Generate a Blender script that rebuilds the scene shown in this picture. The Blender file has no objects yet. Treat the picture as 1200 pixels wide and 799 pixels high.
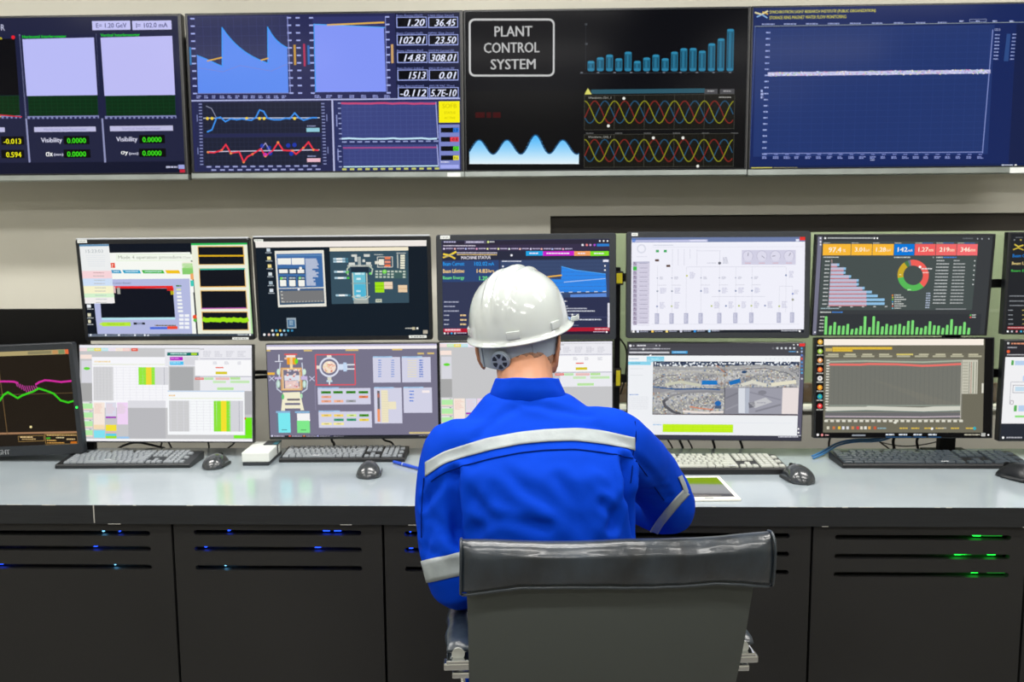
import bpy, bmesh, math, random
import numpy as np
from mathutils import Vector, Matrix, noise
R = math.radians
SC = bpy.context.scene
COL = SC.collection

# ---------------------------------------------------------------- camera
FPX = 1000.0; CAMZ = 1.45
cam_d = bpy.data.cameras.new('camera'); cam = bpy.data.objects.new('camera', cam_d); COL.objects.link(cam)
cam_d.sensor_fit = 'HORIZONTAL'; cam_d.sensor_width = 36.0; cam_d.lens = 36.0 * FPX / 1200.0
cam_d.clip_start = 0.02
CR = Matrix.Rotation(R(1.7), 3, 'Z') @ Matrix.Rotation(R(90 - 6.5), 3, 'X') @ Matrix.Rotation(R(-0.35), 3, 'Z')
cam.matrix_world = Matrix.Translation((0, 0, CAMZ)) @ CR.to_4x4()
cam_d.dof.use_dof = True; cam_d.dof.focus_distance = 1.75; cam_d.dof.aperture_fstop = 6.3
SC.camera = cam
# ---------------------------------------------------------------- exposure and lights
vs = SC.view_settings
vs.view_transform = 'Standard'; vs.look = 'None'; vs.exposure = 0.0; vs.gamma = 1.0; vs.use_curve_mapping = False
wd = bpy.data.worlds.new('room_air'); SC.world = wd; wd.use_nodes = True
wd.node_tree.nodes['Background'].inputs[0].default_value = (0.9, 0.95, 1.0, 1)
wd.node_tree.nodes['Background'].inputs[1].default_value = 0.05
CEIL = 2.75
def area(x, y, sx, sy, power, col=(1, 0.98, 0.95), z=CEIL - 0.05):
    l = bpy.data.lights.new('ceiling_lamp_light', 'AREA'); l.shape = 'RECTANGLE'; l.size = sx; l.size_y = sy
    l.energy = power; l.color = col
    o = bpy.data.objects.new('ceiling_lamp_light', l); o.location = (x, y, z); COL.objects.link(o)
    return o
LAMPS = [(x, y) for y in (2.2, 1.45, 0.2, -1.3) for x in (-1.9, -0.1, 1.7)]
for lx, ly in LAMPS:
    area(lx, ly, 1.1, 0.16, {2.2: 19, 1.45: 12, 0.2: 14.5, -1.3: 9}[ly])

def ray(px, py):
    return CR @ Vector(((px - 600) / FPX, -(py - 399.5) / FPX, -1))
def at(px, py, Y):
    d = ray(px, py); t = Y / d.y
    return Vector((0, 0, CAMZ)) + d * t
def atz(px, py, Z):
    d = ray(px, py); t = (Z - CAMZ) / d.z
    return Vector((0, 0, CAMZ)) + d * t

# ---------------------------------------------------------------- materials
def lin(c):
    c = c.lstrip('#'); v = [int(c[i:i + 2], 16) / 255 for i in (0, 2, 4)]
    return tuple(x / 12.92 if x <= 0.04045 else ((x + 0.055) / 1.055) ** 2.4 for x in v)
MATS = {}
def mat(name, col='#808080', rough=0.5, metal=0.0, spec=0.5, nscale=0, namt=0.0, bump=0.0, bscale=60, emit=None, estr=0, coat=0, sheen=0, trans=0, stretch=None, bdist=0.001):
    if name in MATS: return MATS[name]
    m = bpy.data.materials.new(name); m.use_nodes = True; nt = m.node_tree; b = nt.nodes['Principled BSDF']
    c = lin(col)
    b.inputs['Base Color'].default_value = (*c, 1); b.inputs['Roughness'].default_value = rough
    b.inputs['Metallic'].default_value = metal; b.inputs['Specular IOR Level'].default_value = spec
    b.inputs['Coat Weight'].default_value = coat; b.inputs['Coat Roughness'].default_value = 0.08
    b.inputs['Sheen Weight'].default_value = sheen; b.inputs['Transmission Weight'].default_value = trans
    if emit:
        b.inputs['Emission Color'].default_value = (*lin(emit), 1); b.inputs['Emission Strength'].default_value = estr
    tc = nt.nodes.new('ShaderNodeTexCoord'); src = tc.outputs['Object']
    if stretch:
        mp = nt.nodes.new('ShaderNodeMapping'); mp.inputs['Scale'].default_value = stretch
        nt.links.new(src, mp.inputs['Vector']); src = mp.outputs[0]
    if nscale:
        n = nt.nodes.new('ShaderNodeTexNoise'); n.inputs['Scale'].default_value = nscale; n.inputs['Detail'].default_value = 5
        r = nt.nodes.new('ShaderNodeValToRGB')
        r.color_ramp.elements[0].position = 0.3; r.color_ramp.elements[1].position = 0.7
        r.color_ramp.elements[0].color = (*[x * (1 - namt) for x in c], 1); r.color_ramp.elements[1].color = (*[min(1, x * (1 + namt)) for x in c], 1)
        nt.links.new(src, n.inputs['Vector']); nt.links.new(n.outputs[0], r.inputs[0]); nt.links.new(r.outputs[0], b.inputs['Base Color'])
    if bump:
        n2 = nt.nodes.new('ShaderNodeTexNoise'); n2.inputs['Scale'].default_value = bscale; n2.inputs['Detail'].default_value = 4
        bp = nt.nodes.new('ShaderNodeBump'); bp.inputs['Strength'].default_value = bump; bp.inputs['Distance'].default_value = bdist
        nt.links.new(src, n2.inputs['Vector']); nt.links.new(n2.outputs[0], bp.inputs['Height']); nt.links.new(bp.outputs[0], b.inputs['Normal'])
    MATS[name] = m
    return m
mat('wall_paint', '#D2D0C4', 0.75, nscale=3, namt=0.03, bump=0.1, bscale=180)
mat('ceiling_paint', '#D8D6CE', 0.8, nscale=4, namt=0.02)
mat('floor_vinyl', '#6E6C68', 0.35, nscale=5, namt=0.12)
mat('desk_top', '#A2ADB4', 0.17, spec=0.9, nscale=7, namt=0.035, bump=0.04, bscale=300, coat=0.25)
mat('desk_edge', '#1B1E22', 0.5, nscale=12, namt=0.2, stretch=(1, 8, 30))
mat('chip', '#BDBCB6', 0.8)
mat('cabinet', '#282828', 0.5, spec=0.3, nscale=2.5, namt=0.10, bump=0.05, bscale=400)
mat('black', '#060607', 0.55, spec=0.2)
mat('bezel', '#12151A', 0.35, nscale=200, namt=0.1)
mat('bezel_matt', '#1F242A', 0.5)
mat('bezel_pale', '#B9BEC4', 0.35)  # bezel colour with top light painted in
mat('silver_trim', '#9DA5A3', 0.3, metal=0.7, nscale=6, namt=0.15)
mat('chrome', '#D9DCDC', 0.12, metal=1.0)
mat('alu', '#A9ACAE', 0.3, metal=1.0)
mat('label_paper', '#D6DAD8', 0.6)
mat('grey_ink', '#6A6E72', 0.7)
mat('white_ink', '#D8DCE0', 0.6)
mat('yellow_tag', '#E9DA1C', 0.5)
mat('cable_black', '#0C0D0E', 0.5)
mat('cable_blue', '#2F6FA6', 0.45)
mat('glass', '#EEF4F0', 0.02, trans=1.0)
mat('dark_header', '#2B2620', 0.6)
mat('hall_green', '#B9C2A6', 0.7, nscale=2, namt=0.10, stretch=(3, 1, 0.6))
mat('hall_brown', '#7D6350', 0.7, nscale=5, namt=0.1)
mat('hall_white', '#D6D8CE', 0.6)
mat('hall_grey', '#9C9B8E', 0.7)
mat('kb_base', '#171B1F', 0.4)
mat('kb_key', '#868C92', 0.32, spec=0.7)
mat('kb_key_dark', '#39424A', 0.3, spec=0.8)
mat('kb_key_white', '#B4B7AF', 0.4)
mat('kb_base_black', '#131417', 0.45)
mat('mouse_grey', '#33373B', 0.22, coat=0.4)
mat('mouse_side', '#2C2E30', 0.4)
mat('white_plastic', '#DDE1DC', 0.4)
mat('charcoal_plastic', '#2A2F35', 0.4)
mat('teal_plastic', '#1F6F80', 0.35)
mat('pen_blue', '#1E49C0', 0.3)
mat('tablet_white', '#ECEBE0', 0.35)
mat('lamp_diffuser', '#FFFFFF', 0.6, emit='#FFF8EC', estr=5.0)
mat('lamp_frame', '#C8C8C6', 0.5)
mat('led_blue', '#102A90', 0.5, emit='#1B48FF', estr=4.0)
mat('led_cyan', '#2090C0', 0.5, emit='#70C8FF', estr=5.0)
mat('led_green', '#0A8020', 0.5, emit='#18E03A', estr=4.5)
mat('led_dim_green', '#0A5018', 0.5, emit='#0B6A1A', estr=2.0)
mat('rack_steel', '#4A4A4A', 0.5, metal=0.4)
def disp_mat():
    m = bpy.data.materials.new('lit_screen'); m.use_nodes = True; nt = m.node_tree; b = nt.nodes['Principled BSDF']
    a = nt.nodes.new('ShaderNodeAttribute'); a.attribute_name = 'Col'
    b.inputs['Base Color'].default_value = (0.0012, 0.0012, 0.0015, 1); b.inputs['Roughness'].default_value = 0.16
    b.inputs['Specular IOR Level'].default_value = 0.07
    b.inputs['Emission Strength'].default_value = 1.0
    nt.links.new(a.outputs['Color'], b.inputs['Emission Color'])
    m.cycles.emission_sampling = 'NONE'
    MATS['screen'] = m
disp_mat()

# ---------------------------------------------------------------- object helpers
def obj(name, bm, m, parent=None, smooth=False, label=None, M=None, bevel=0):
    me = bpy.data.meshes.new(name)
    if isinstance(bm, bpy.types.Mesh): me = bm
    else:
        bm.normal_update(); bm.to_mesh(me); bm.free()
    for mm in (m if isinstance(m, (list, tuple)) else [m]):
        me.materials.append(MATS[mm] if isinstance(mm, str) else mm)
    o = bpy.data.objects.new(name, me); COL.objects.link(o)
    if parent: o.parent = parent
    if M is not None: o.matrix_local = M
    if smooth:
        me.polygons.foreach_set('use_smooth', [True] * len(me.polygons))
        if smooth == 'auto': me.set_sharp_from_angle(angle=R(38))
    if label: o['label'] = label
    if bevel:
        bv = o.modifiers.new('bevel', 'BEVEL'); bv.width = bevel; bv.segments = 2; bv.limit_method = 'ANGLE'
    return o
def tag(o, label, cat, group=None, kind=None):
    o['label'] = label; o['category'] = cat
    if group: o['group'] = group
    if kind: o['kind'] = kind
    return o
def thing(name, label, cat, loc=(0, 0, 0), rotz=0, group=None, M=None):
    o = bpy.data.objects.new(name, None); o.empty_display_size = 0.05; COL.objects.link(o)
    if M is not None: o.matrix_world = M
    else: o.location = loc; o.rotation_euler = (0, 0, rotz)
    tag(o, label, cat, group)
    return o
def struct(name, bm, m, parent=None, **k):
    o = obj(name, bm, m, parent, **k)
    if not parent: o['kind'] = 'structure'
    return o
def bx(bm, x0, y0, z0, x1, y1, z1, bev=0, M=None, seg=2, mi=0):
    r = bmesh.ops.create_cube(bm, size=1)
    vs_ = r['verts']
    for v in vs_:
        v.co = Vector(((x0 + x1) / 2 + v.co.x * (x1 - x0), (y0 + y1) / 2 + v.co.y * (y1 - y0), (z0 + z1) / 2 + v.co.z * (z1 - z0)))
    fs = list({f for v in vs_ for f in v.link_faces})
    for f in fs: f.material_index = mi
    if bev:
        es = list({e for v in vs_ for e in v.link_edges})
        rr = bmesh.ops.bevel(bm, geom=es, offset=bev, segments=seg, profile=0.6, affect='EDGES', material=-1)
        vs_ = list({v for f in rr['faces'] for v in f.verts})
    if M is not None:
        bmesh.ops.transform(bm, matrix=M, verts=list(set(vs_)))
    return bm
def box(x0, y0, z0, x1, y1, z1, bev=0, M=None, seg=2):
    return bx(bmesh.new(), x0, y0, z0, x1, y1, z1, bev, M, seg)
def tube_bm(pts, rad, n=10, bm=None, smoothpath=True):
    bm = bm or bmesh.new()
    P = [Vector(p) for p in pts]
    if smoothpath and len(P) > 2:
        Q = []
        for i in range(len(P) - 1):
            p0 = P[max(i - 1, 0)]; p1 = P[i]; p2 = P[i + 1]; p3 = P[min(i + 2, len(P) - 1)]
            for k in range(6):
                t = k / 6
                Q.append(0.5 * ((2 * p1) + (-p0 + p2) * t + (2 * p0 - 5 * p1 + 4 * p2 - p3) * t * t + (-p0 + 3 * p1 - 3 * p2 + p3) * t ** 3))
        Q.append(P[-1]); P = Q
    rings = []
    up = Vector((0.13, 0.21, 1)).normalized()
    for i, p in enumerate(P):
        d = (P[min(i + 1, len(P) - 1)] - P[max(i - 1, 0)]).normalized()
        s = d.cross(up)
        if s.length < 1e-3: s = d.cross(Vector((1, 0, 0)))
        s.normalize(); u = s.cross(d)
        r = rad(i / (len(P) - 1)) if callable(rad) else rad
        rings.append([bm.verts.new(p + (s * math.cos(a) + u * math.sin(a)) * r) for a in [2 * math.pi * k / n for k in range(n)]])
    for a, b in zip(rings, rings[1:]):
        for k in range(n): bm.faces.new((a[k], a[(k + 1) % n], b[(k + 1) % n], b[k]))
    bm.faces.new(rings[0][::-1]); bm.faces.new(rings[-1])
    return bm
def cyl(bm, p, d, r, h, n=24, r2=None):
    M = Matrix.Translation(Vector(p) + Vector(d).normalized() * h / 2) @ Vector((0, 0, 1)).rotation_difference(Vector(d)).to_matrix().to_4x4()
    bmesh.ops.create_cone(bm, cap_ends=True, segments=n, radius1=r, radius2=r if r2 is None else r2, depth=h, matrix=M)
    return bm
def loft(rings, cap=True, bm=None, closed=True):
    bm = bm or bmesh.new()
    V = [[bm.verts.new(p) for p in r] for r in rings]; n = len(V[0])
    for a, b in zip(V, V[1:]):
        for k in range(n if closed else n - 1): bm.faces.new((a[k], a[(k + 1) % n], b[(k + 1) % n], b[k]))
    if cap: bm.faces.new(V[0][::-1]); bm.faces.new(V[-1])
    return bm
def rrect(x0, z0, x1, z1, r, n=5):
    out = []
    for cx, cz, a0 in ((x1 - r, z1 - r, 0), (x0 + r, z1 - r, 90), (x0 + r, z0 + r, 180), (x1 - r, z0 + r, 270)):
        for k in range(n): a = R(a0 + 90 * k / (n - 1)); out.append((cx + r * math.cos(a), cz + r * math.sin(a)))
    return out

# ---------------------------------------------------------------- room shell
WY = 3.25                       # wall that carries the big screens
XL, XR, YB = -3.2, 3.4, -2.6
wx0 = at(645, 300, WY).x; wz1 = at(800, 252, WY).z; wz0 = at(945, 480, WY).z; wx1 = 2.6
b = bmesh.new()
bx(b, XL, WY, 0, wx0, WY + 0.12, CEIL); bx(b, wx1, WY, 0, XR, WY + 0.12, CEIL)
bx(b, wx0, WY, 0, wx1, WY + 0.12, wz0); bx(b, wx0, WY, wz1, wx1, WY + 0.12, CEIL)
struct('wall_front', b, 'wall_paint')
struct('wall_left', box(XL - 0.1, YB, 0, XL, WY + 0.12, CEIL), 'wall_paint')
struct('wall_right', box(XR, YB, 0, XR + 0.1, WY + 0.12, CEIL), 'wall_paint')
struct('wall_back', box(XL - 0.1, YB - 0.1, 0, XR + 0.1, YB, CEIL), 'wall_paint')
struct('floor', box(XL - 0.1, YB - 0.1, -0.05, XR + 0.1, WY + 0.12, 0), 'floor_vinyl')
struct('ceiling', box(XL - 0.1, YB - 0.1, CEIL, XR + 0.1, WY + 0.12, CEIL + 0.05), 'ceiling_paint')
bz0 = at(700, 198, WY - .19).z; bz1 = at(700, 30, WY - .19).z
struct('shadow_board', box(XL + .001, WY - .188, bz0 + .03, XR - .001, WY - .001, bz1 - .02), 'hall_grey')  # unseen board, added so the displays' shadow runs on along the wall
# window into the neighbouring hall
b = bmesh.new()
hz = at(800, 273, WY + 0.1).z
bx(b, wx0 + 0.001, WY + 0.02, hz, wx1, WY + 0.11, wz1 - 0.001, 0.003)
win = struct('window_1', b, 'dark_header')
b = bmesh.new(); bx(b, wx0 + 0.001, WY - 0.010, wz0 - 0.004, wx1, WY + 0.05, wz0 + 0.005, 0.002)
struct('window_sill', b, 'hall_white', win)
struct('glass_pane', box(wx0, WY + 0.06, wz0 + 0.012, wx1, WY + 0.064, hz), 'glass', win)
HY = WY + 0.9
struct('wall_hall', box(wx0 - 1.0, HY, 0, wx1 + 1.4, HY + 0.1, CEIL), 'hall_green')
zb1 = at(945, 449, HY - 0.02).z; zb0 = at(945, 471, HY - 0.02).z
struct('trim_1', box(wx0 - 1.0, HY - 0.02, zb0, wx1 + 1.4, HY, zb1, 0.003), 'hall_brown')
struct('trim_2', box(wx0 - 1.0, HY - 0.012, 0.3, wx1 + 1.4, HY, zb0), 'hall_grey')
hx = at(640, 400, HY).x
struct('floor_hall', box(wx0 - 1.0, WY + 0.12, -0.05, wx1 + 1.4, HY + 0.1, 0), 'floor_vinyl')
struct('ceiling_hall', box(wx0 - 1.0, WY + 0.12, CEIL, wx1 + 1.4, HY + 0.1, CEIL + 0.05), 'ceiling_paint')
area(1.4, WY + 0.5, 3.2, 0.3, 48, (0.98, 1, 0.94))
b = bmesh.new()
struct('baseboard_back', box(XL, YB, 0, XR, YB + 0.015, 0.09, 0.003), 'hall_grey')
for i, (lx, ly) in enumerate(LAMPS):
    t = thing('ceiling_lamp', 'slim ceiling light, %s of the three in the row %s' % (('leftmost', 'middle', 'rightmost')[i % 3], ('nearest the wall displays', 'above the worker', 'behind the office chair', 'farthest from the wall displays')[i // 3]), 'ceiling light', (lx, ly, CEIL), 0, 'ceiling lights over the control room')
    f = bmesh.new()
    for a in ((-.58, -.16, .58, -.13), (-.58, .13, .58, .16), (-.58, -.13, -.555, .13), (.555, -.13, .58, .13)): bx(f, a[0], a[1], -0.04, a[2], a[3], 0)
    obj('lamp_frame', f, 'lamp_frame', t); obj('diffuser', box(-.555, -.13, -0.03, .555, .13, -0.012), 'lamp_diffuser', t)

# ---------------------------------------------------------------- desk and cabinets
DZ = 0.75
fe = [atz(x, y, DZ) for x, y in ((40, 588.8), (487, 593), (815, 595), (1200, 595.8))]
DF = sum(p.y for p in fe) / 4
DBK = 2.88
DX0, DX1 = -2.2, 2.35
desk = thing('control_desk', 'long grey-topped control desk with a thick chipped black front edge', 'desk', ((DX0 + DX1) / 2, (DF + DBK) / 2, 0))
ox, oy = -(DX0 + DX1) / 2, -(DF + DBK) / 2
T = Matrix.Translation((ox, oy, 0))
obj('desktop', box(DX0, DF + 0.002, DZ - 0.018, DX1, DBK, DZ, 0.0015, T), 'desk_top', desk)
eh = 0.054
xs = atz(112, 590, DZ).x
obj('front_edge', box(DX0, DF, DZ - eh, xs - 0.001, DF + 0.03, DZ - 0.001, 0.0012, T), 'desk_edge', desk)
obj('front_edge', box(xs + 0.001, DF, DZ - eh, DX1, DF + 0.03, DZ - 0.001, 0.0012, T), 'desk_edge', desk)
rnd = random.Random(4)
b = bmesh.new(); bx(b, xs - 0.0012, DF - 0.0006, DZ - eh + 0.004, xs + 0.0014, DF + 0.001, DZ - 0.001)
x = DX0 + .3
while x < DX1 - .2:
    L = rnd.uniform(0.004, 0.05)
    bx(b, x, DF - 0.0004, DZ - 0.0006 - rnd.random() ** 3 * 0.0016, x + L, DF + 0.0012, DZ + 0.0002); x += L + rnd.uniform(0.01, 0.16)
    if rnd.random() < .3: bx(b, x, DF - 0.0006, DZ - eh, x + rnd.uniform(.01, .05), DF + 0.001, DZ - eh + 0.0015)
obj('edge_chipping', b, 'chip', desk, M=T)['kind'] = 'stuff'
obj('underframe', box(DX0 + 0.02, DF + 0.05, DZ - 0.045, DX1 - 0.02, DBK - 0.02, DZ - 0.018, 0, T), 'black', desk)
CF = DF + 0.012
CT = DZ - eh - 0.001
def cabz(py): return at(300, py, CF).z
seams = [-45, 203.5, 449.5, 700, 951, 1203, 1460]
slots = [(-22, 177), (228, 424), (474, 676), (724, 925), (978, 1184), (1228, 1436)]
cx_ = [at(s, 650, CF).x for s in seams]
names = ['far left black cabinet under the desk, blue lights glinting in its vent slots', 'second black cabinet from left, blue lights towards the right of its slots',
         'black cabinet mostly hidden behind the seated worker', 'black cabinet behind the right side of the office chair', 'right-hand black cabinet with green lights glowing through its vent slots', 'black cabinet cut off at the right edge of the picture']
leds = {0: [(122, 0, 'led_cyan', 2), (141, 0, 'led_blue', 2), (113, 1, 'led_blue', 4), (136, 2, 'led_cyan', 2), (3, 2, 'led_blue', 5)],
        1: [(269, 0, 'led_blue', 3), (383, 0, 'led_blue', 8), (396, 0, 'led_blue', 8), (242, 1, 'led_blue', 3), (373, 1, 'led_blue', 7), (265, 2, 'led_cyan', 2)],
        2: [(482, 1, 'led_blue', 5), (481, 0, 'led_blue', 2)], 3: [],
        4: [(1144, 0, 'led_green', 9), (1162, 0, 'led_dim_green', 22), (1125, 1, 'led_green', 14), (1131, 1, 'led_dim_green', 12), (1161, 1, 'led_green', 9), (1141, 2, 'led_green', 8), (1166, 2, 'led_dim_green', 20)], 5: []}
srow = [[(625.5), (643.5), (665)], [624, 643.5, 665.5], [625, 644, 666], [626.5, 648, 669], [628, 650, 671], [628, 650, 671]]
for i in range(6):
    x0, x1 = cx_[i] + 0.0035, cx_[i + 1] - 0.0035; xc = (x0 + x1) / 2
    t = thing('equipment_cabinet', names[i], 'cabinet', (xc, CF + 0.3, 0), 0, 'black equipment cabinets under the desk')
    Tm = Matrix.Translation((-xc, -CF - 0.3, 0))
    f = bmesh.new()
    bx(f, x0 + .001, CF + .02, 0.0, x0 + .02, DBK - .08, CT - .01); bx(f, x1 - .02, CF + .02, 0, x1 - .001, DBK - .08, CT - .01)
    bx(f, x0 + .02, CF + .02, 0, x1 - .02, DBK - .08, .02); bx(f, x0 + .02, DBK - .1, .02, x1 - .02, DBK - .08, CT - .01)
    obj('carcass', f, 'black', t, M=Tm)
    s0, s1 = at(slots[i][0], 645, CF).x, at(slots[i][1], 645, CF).x
    zz = [at(600 if i > 2 else 300, r, CF).z for r in srow[i]]
    hs = 0.0072
    # door panel with three real slots (rounded ends), 18 mm thick
    outer = [(x0, 0.05), (x1, 0.05), (x1, CT), (x0, CT)]
    f = bmesh.new()
    def loop(pts): 
        vv = [f.verts.new((p[0], CF, p[1])) for p in pts]
        return [f.edges.new((vv[k], vv[(k + 1) % len(vv)])) for k in range(len(vv))]
    es = loop(outer)
    for z in zz:
        pts = [(s1 - hs + hs * math.cos(R(a)), z + hs * math.sin(R(a))) for a in range(-90, 91, 30)] + [(s0 + hs + hs * math.cos(R(a)), z + hs * math.sin(R(a))) for a in range(90, 271, 30)]
        es += loop(pts)
    r = bmesh.ops.triangle_fill(f, use_beauty=True, use_dissolve=False, edges=es)
    bmesh.ops.recalc_face_normals(f, faces=f.faces)
    ext = bmesh.ops.extrude_face_region(f, geom=list(f.faces))
    bmesh.ops.translate(f, vec=(0, 0.018, 0), verts=[v for v in ext['geom'] if isinstance(v, bmesh.types.BMVert)])
    bmesh.ops.recalc_face_normals(f, faces=f.faces)
    obj('door', f, 'cabinet', t, M=Tm)
    f = bmesh.new()
    rr = random.Random(i)
    for z in zz[:2]:
        for k in range(5):
            xx = rr.uniform(s0, s1 - .05); bx(f, xx, CF + .045, z + .001, xx + rr.uniform(.01, .04), CF + .05, z + .0035)
    bx(f, x0 + .03, CF + .05, .1, x1 - .03, CF + .3, CT - .05)
    obj('rack_unit', f, 'rack_steel' if i in (0, 1, 4) else 'black', t, M=Tm)
    for px, r_, m_, w in leds[i]:
        p = at(px, srow[i][r_], CF + .03); w2 = w / 1000 * 2.35 / 2
        obj('indicator_light', box(p.x - w2, CF + .025, zz[r_] - .0045, p.x + w2, CF + .045, zz[r_] + .0035, .001), m_, t, M=Tm)

# ---------------------------------------------------------------- screens: geometry of each housing
def fit_plane(quad, Y, fit=True):
    def solve(tx, tz):
        c = at(*[sum(q[k] for q in quad) / 4 for k in (0, 1)], Y)
        nrm = Matrix.Rotation(tz, 3, 'Z') @ Matrix.Rotation(tx, 3, 'X') @ Vector((0, -1, 0))
        P = []
        for q in quad:
            d = ray(*q); o = Vector((0, 0, CAMZ)); P.append(o + d * ((c - o).dot(nrm) / d.dot(nrm)))
        cc = sum(P, Vector()) / 4
        r = (P[1] - P[0] + P[2] - P[3]) / 2; w = r.length; r.normalize()
        u = (P[0] - P[3] + P[1] - P[2]) / 2; h = u.length
        u = (u - r * u.dot(r)).normalized()
        Q = [cc - r * w / 2 + u * h / 2, cc + r * w / 2 + u * h / 2, cc + r * w / 2 - u * h / 2, cc - r * w / 2 - u * h / 2]
        e = sum((a - b).length_squared for a, b in zip(P, Q)) + 2e-4 * (tx * tx + tz * tz) * 4
        return e, cc, r, u, w, h
    best = None
    for a in (range(-10, 11) if fit else [0]):
        for c in (range(-5, 6) if fit else [0]):
            s = solve(R(a), R(c))
            if best is None or s[0] < best[0]: best = s + (a, c)
    e, cc, r, u, w, h, a, c = best
    n = -(r.cross(u))            # local +y, away from the viewer
    n = u.cross(r)
    base = cc - u * h / 2
    M = Matrix(((r.x, n.x, u.x, base.x), (r.y, n.y, u.y, base.y), (r.z, n.z, u.z, base.z), (0, 0, 0, 1)))
    return M, w, h
def to_local(M, px, py):
    Mi = M.inverted(); o = Mi @ Vector((0, 0, CAMZ)); d = Mi.to_3x3() @ ray(px, py)
    return o + d * (-o.y / d.y)
def casing_bm(w, h, ax0, az0, ax1, az1, depth, r, lip=0.003):
    b = bmesh.new()
    O = rrect(-w / 2, 0, w / 2, h, r); I = rrect(ax0, az0, ax1, az1, 0.0008)
    n = len(O); k = 0.0025
    O2 = rrect(-w / 2 + k, k, w / 2 - k, h - k, max(r - k, 0.0005))
    rings = [[(x, -0.0002, z) for x, z in I], [(x, -lip, z) for x, z in I], [(x, -lip, z) for x, z in O2], [(x, -lip + k, z) for x, z in O],
             [(x, depth * .5, z) for x, z in O], [(x * .93, depth * .8, (z - h / 2) * .9 + h / 2) for x, z in O], [(x * .55, depth, (z - h / 2) * .55 + h / 2) for x, z in O]]
    loft(rings, cap=True, bm=b)
    bmesh.ops.recalc_face_normals(b, faces=b.faces)
    return b

TXT = {}
def text_tris(s, bold=False):
    key = (s, bold)
    if key in TXT: return TXT[key]
    cu = bpy.data.curves.new('t', 'FONT'); cu.body = s; cu.resolution_u = 2; cu.shear = 0.28 if bold == 2 else 0.0
    o = bpy.data.objects.new('t', cu); me = o.to_mesh()
    v = [(p.co.x, p.co.y) for p in me.vertices]; f = [tuple(p.vertices) for p in me.polygons]
    o.to_mesh_clear(); bpy.data.objects.remove(o); bpy.data.curves.remove(cu)
    if v:
        x0 = min(p[0] for p in v); x1 = max(p[0] for p in v); y0 = min(p[1] for p in v); y1 = max(p[1] for p in v)
        v = [((p[0] - x0) / max(x1 - x0, 1e-6), (p[1] - y0) / max(y1 - y0, 1e-6)) for p in v]
    if v and bold:
        sh = .035 / max(x1 - x0, .1); n = len(v); v = [(a * (1 - sh), b_) for a, b_ in v] + [(a * (1 - sh) + sh, b_) for a, b_ in v]
        f = f + [tuple(i + n for i in q) for q in f]
    TXT[key] = (v, f); return TXT[key]
def homog(src):
    A = []; B = []
    for (x, y), (u, v) in zip(src, ((0, 0), (1, 0), (1, 1), (0, 1))):
        A.append([x, y, 1, 0, 0, 0, -u * x, -u * y]); B.append(u)
        A.append([0, 0, 0, x, y, 1, -v * x, -v * y]); B.append(v)
    h = np.linalg.solve(np.array(A, float), np.array(B, float)); return np.append(h, 1).reshape(3, 3)
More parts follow.
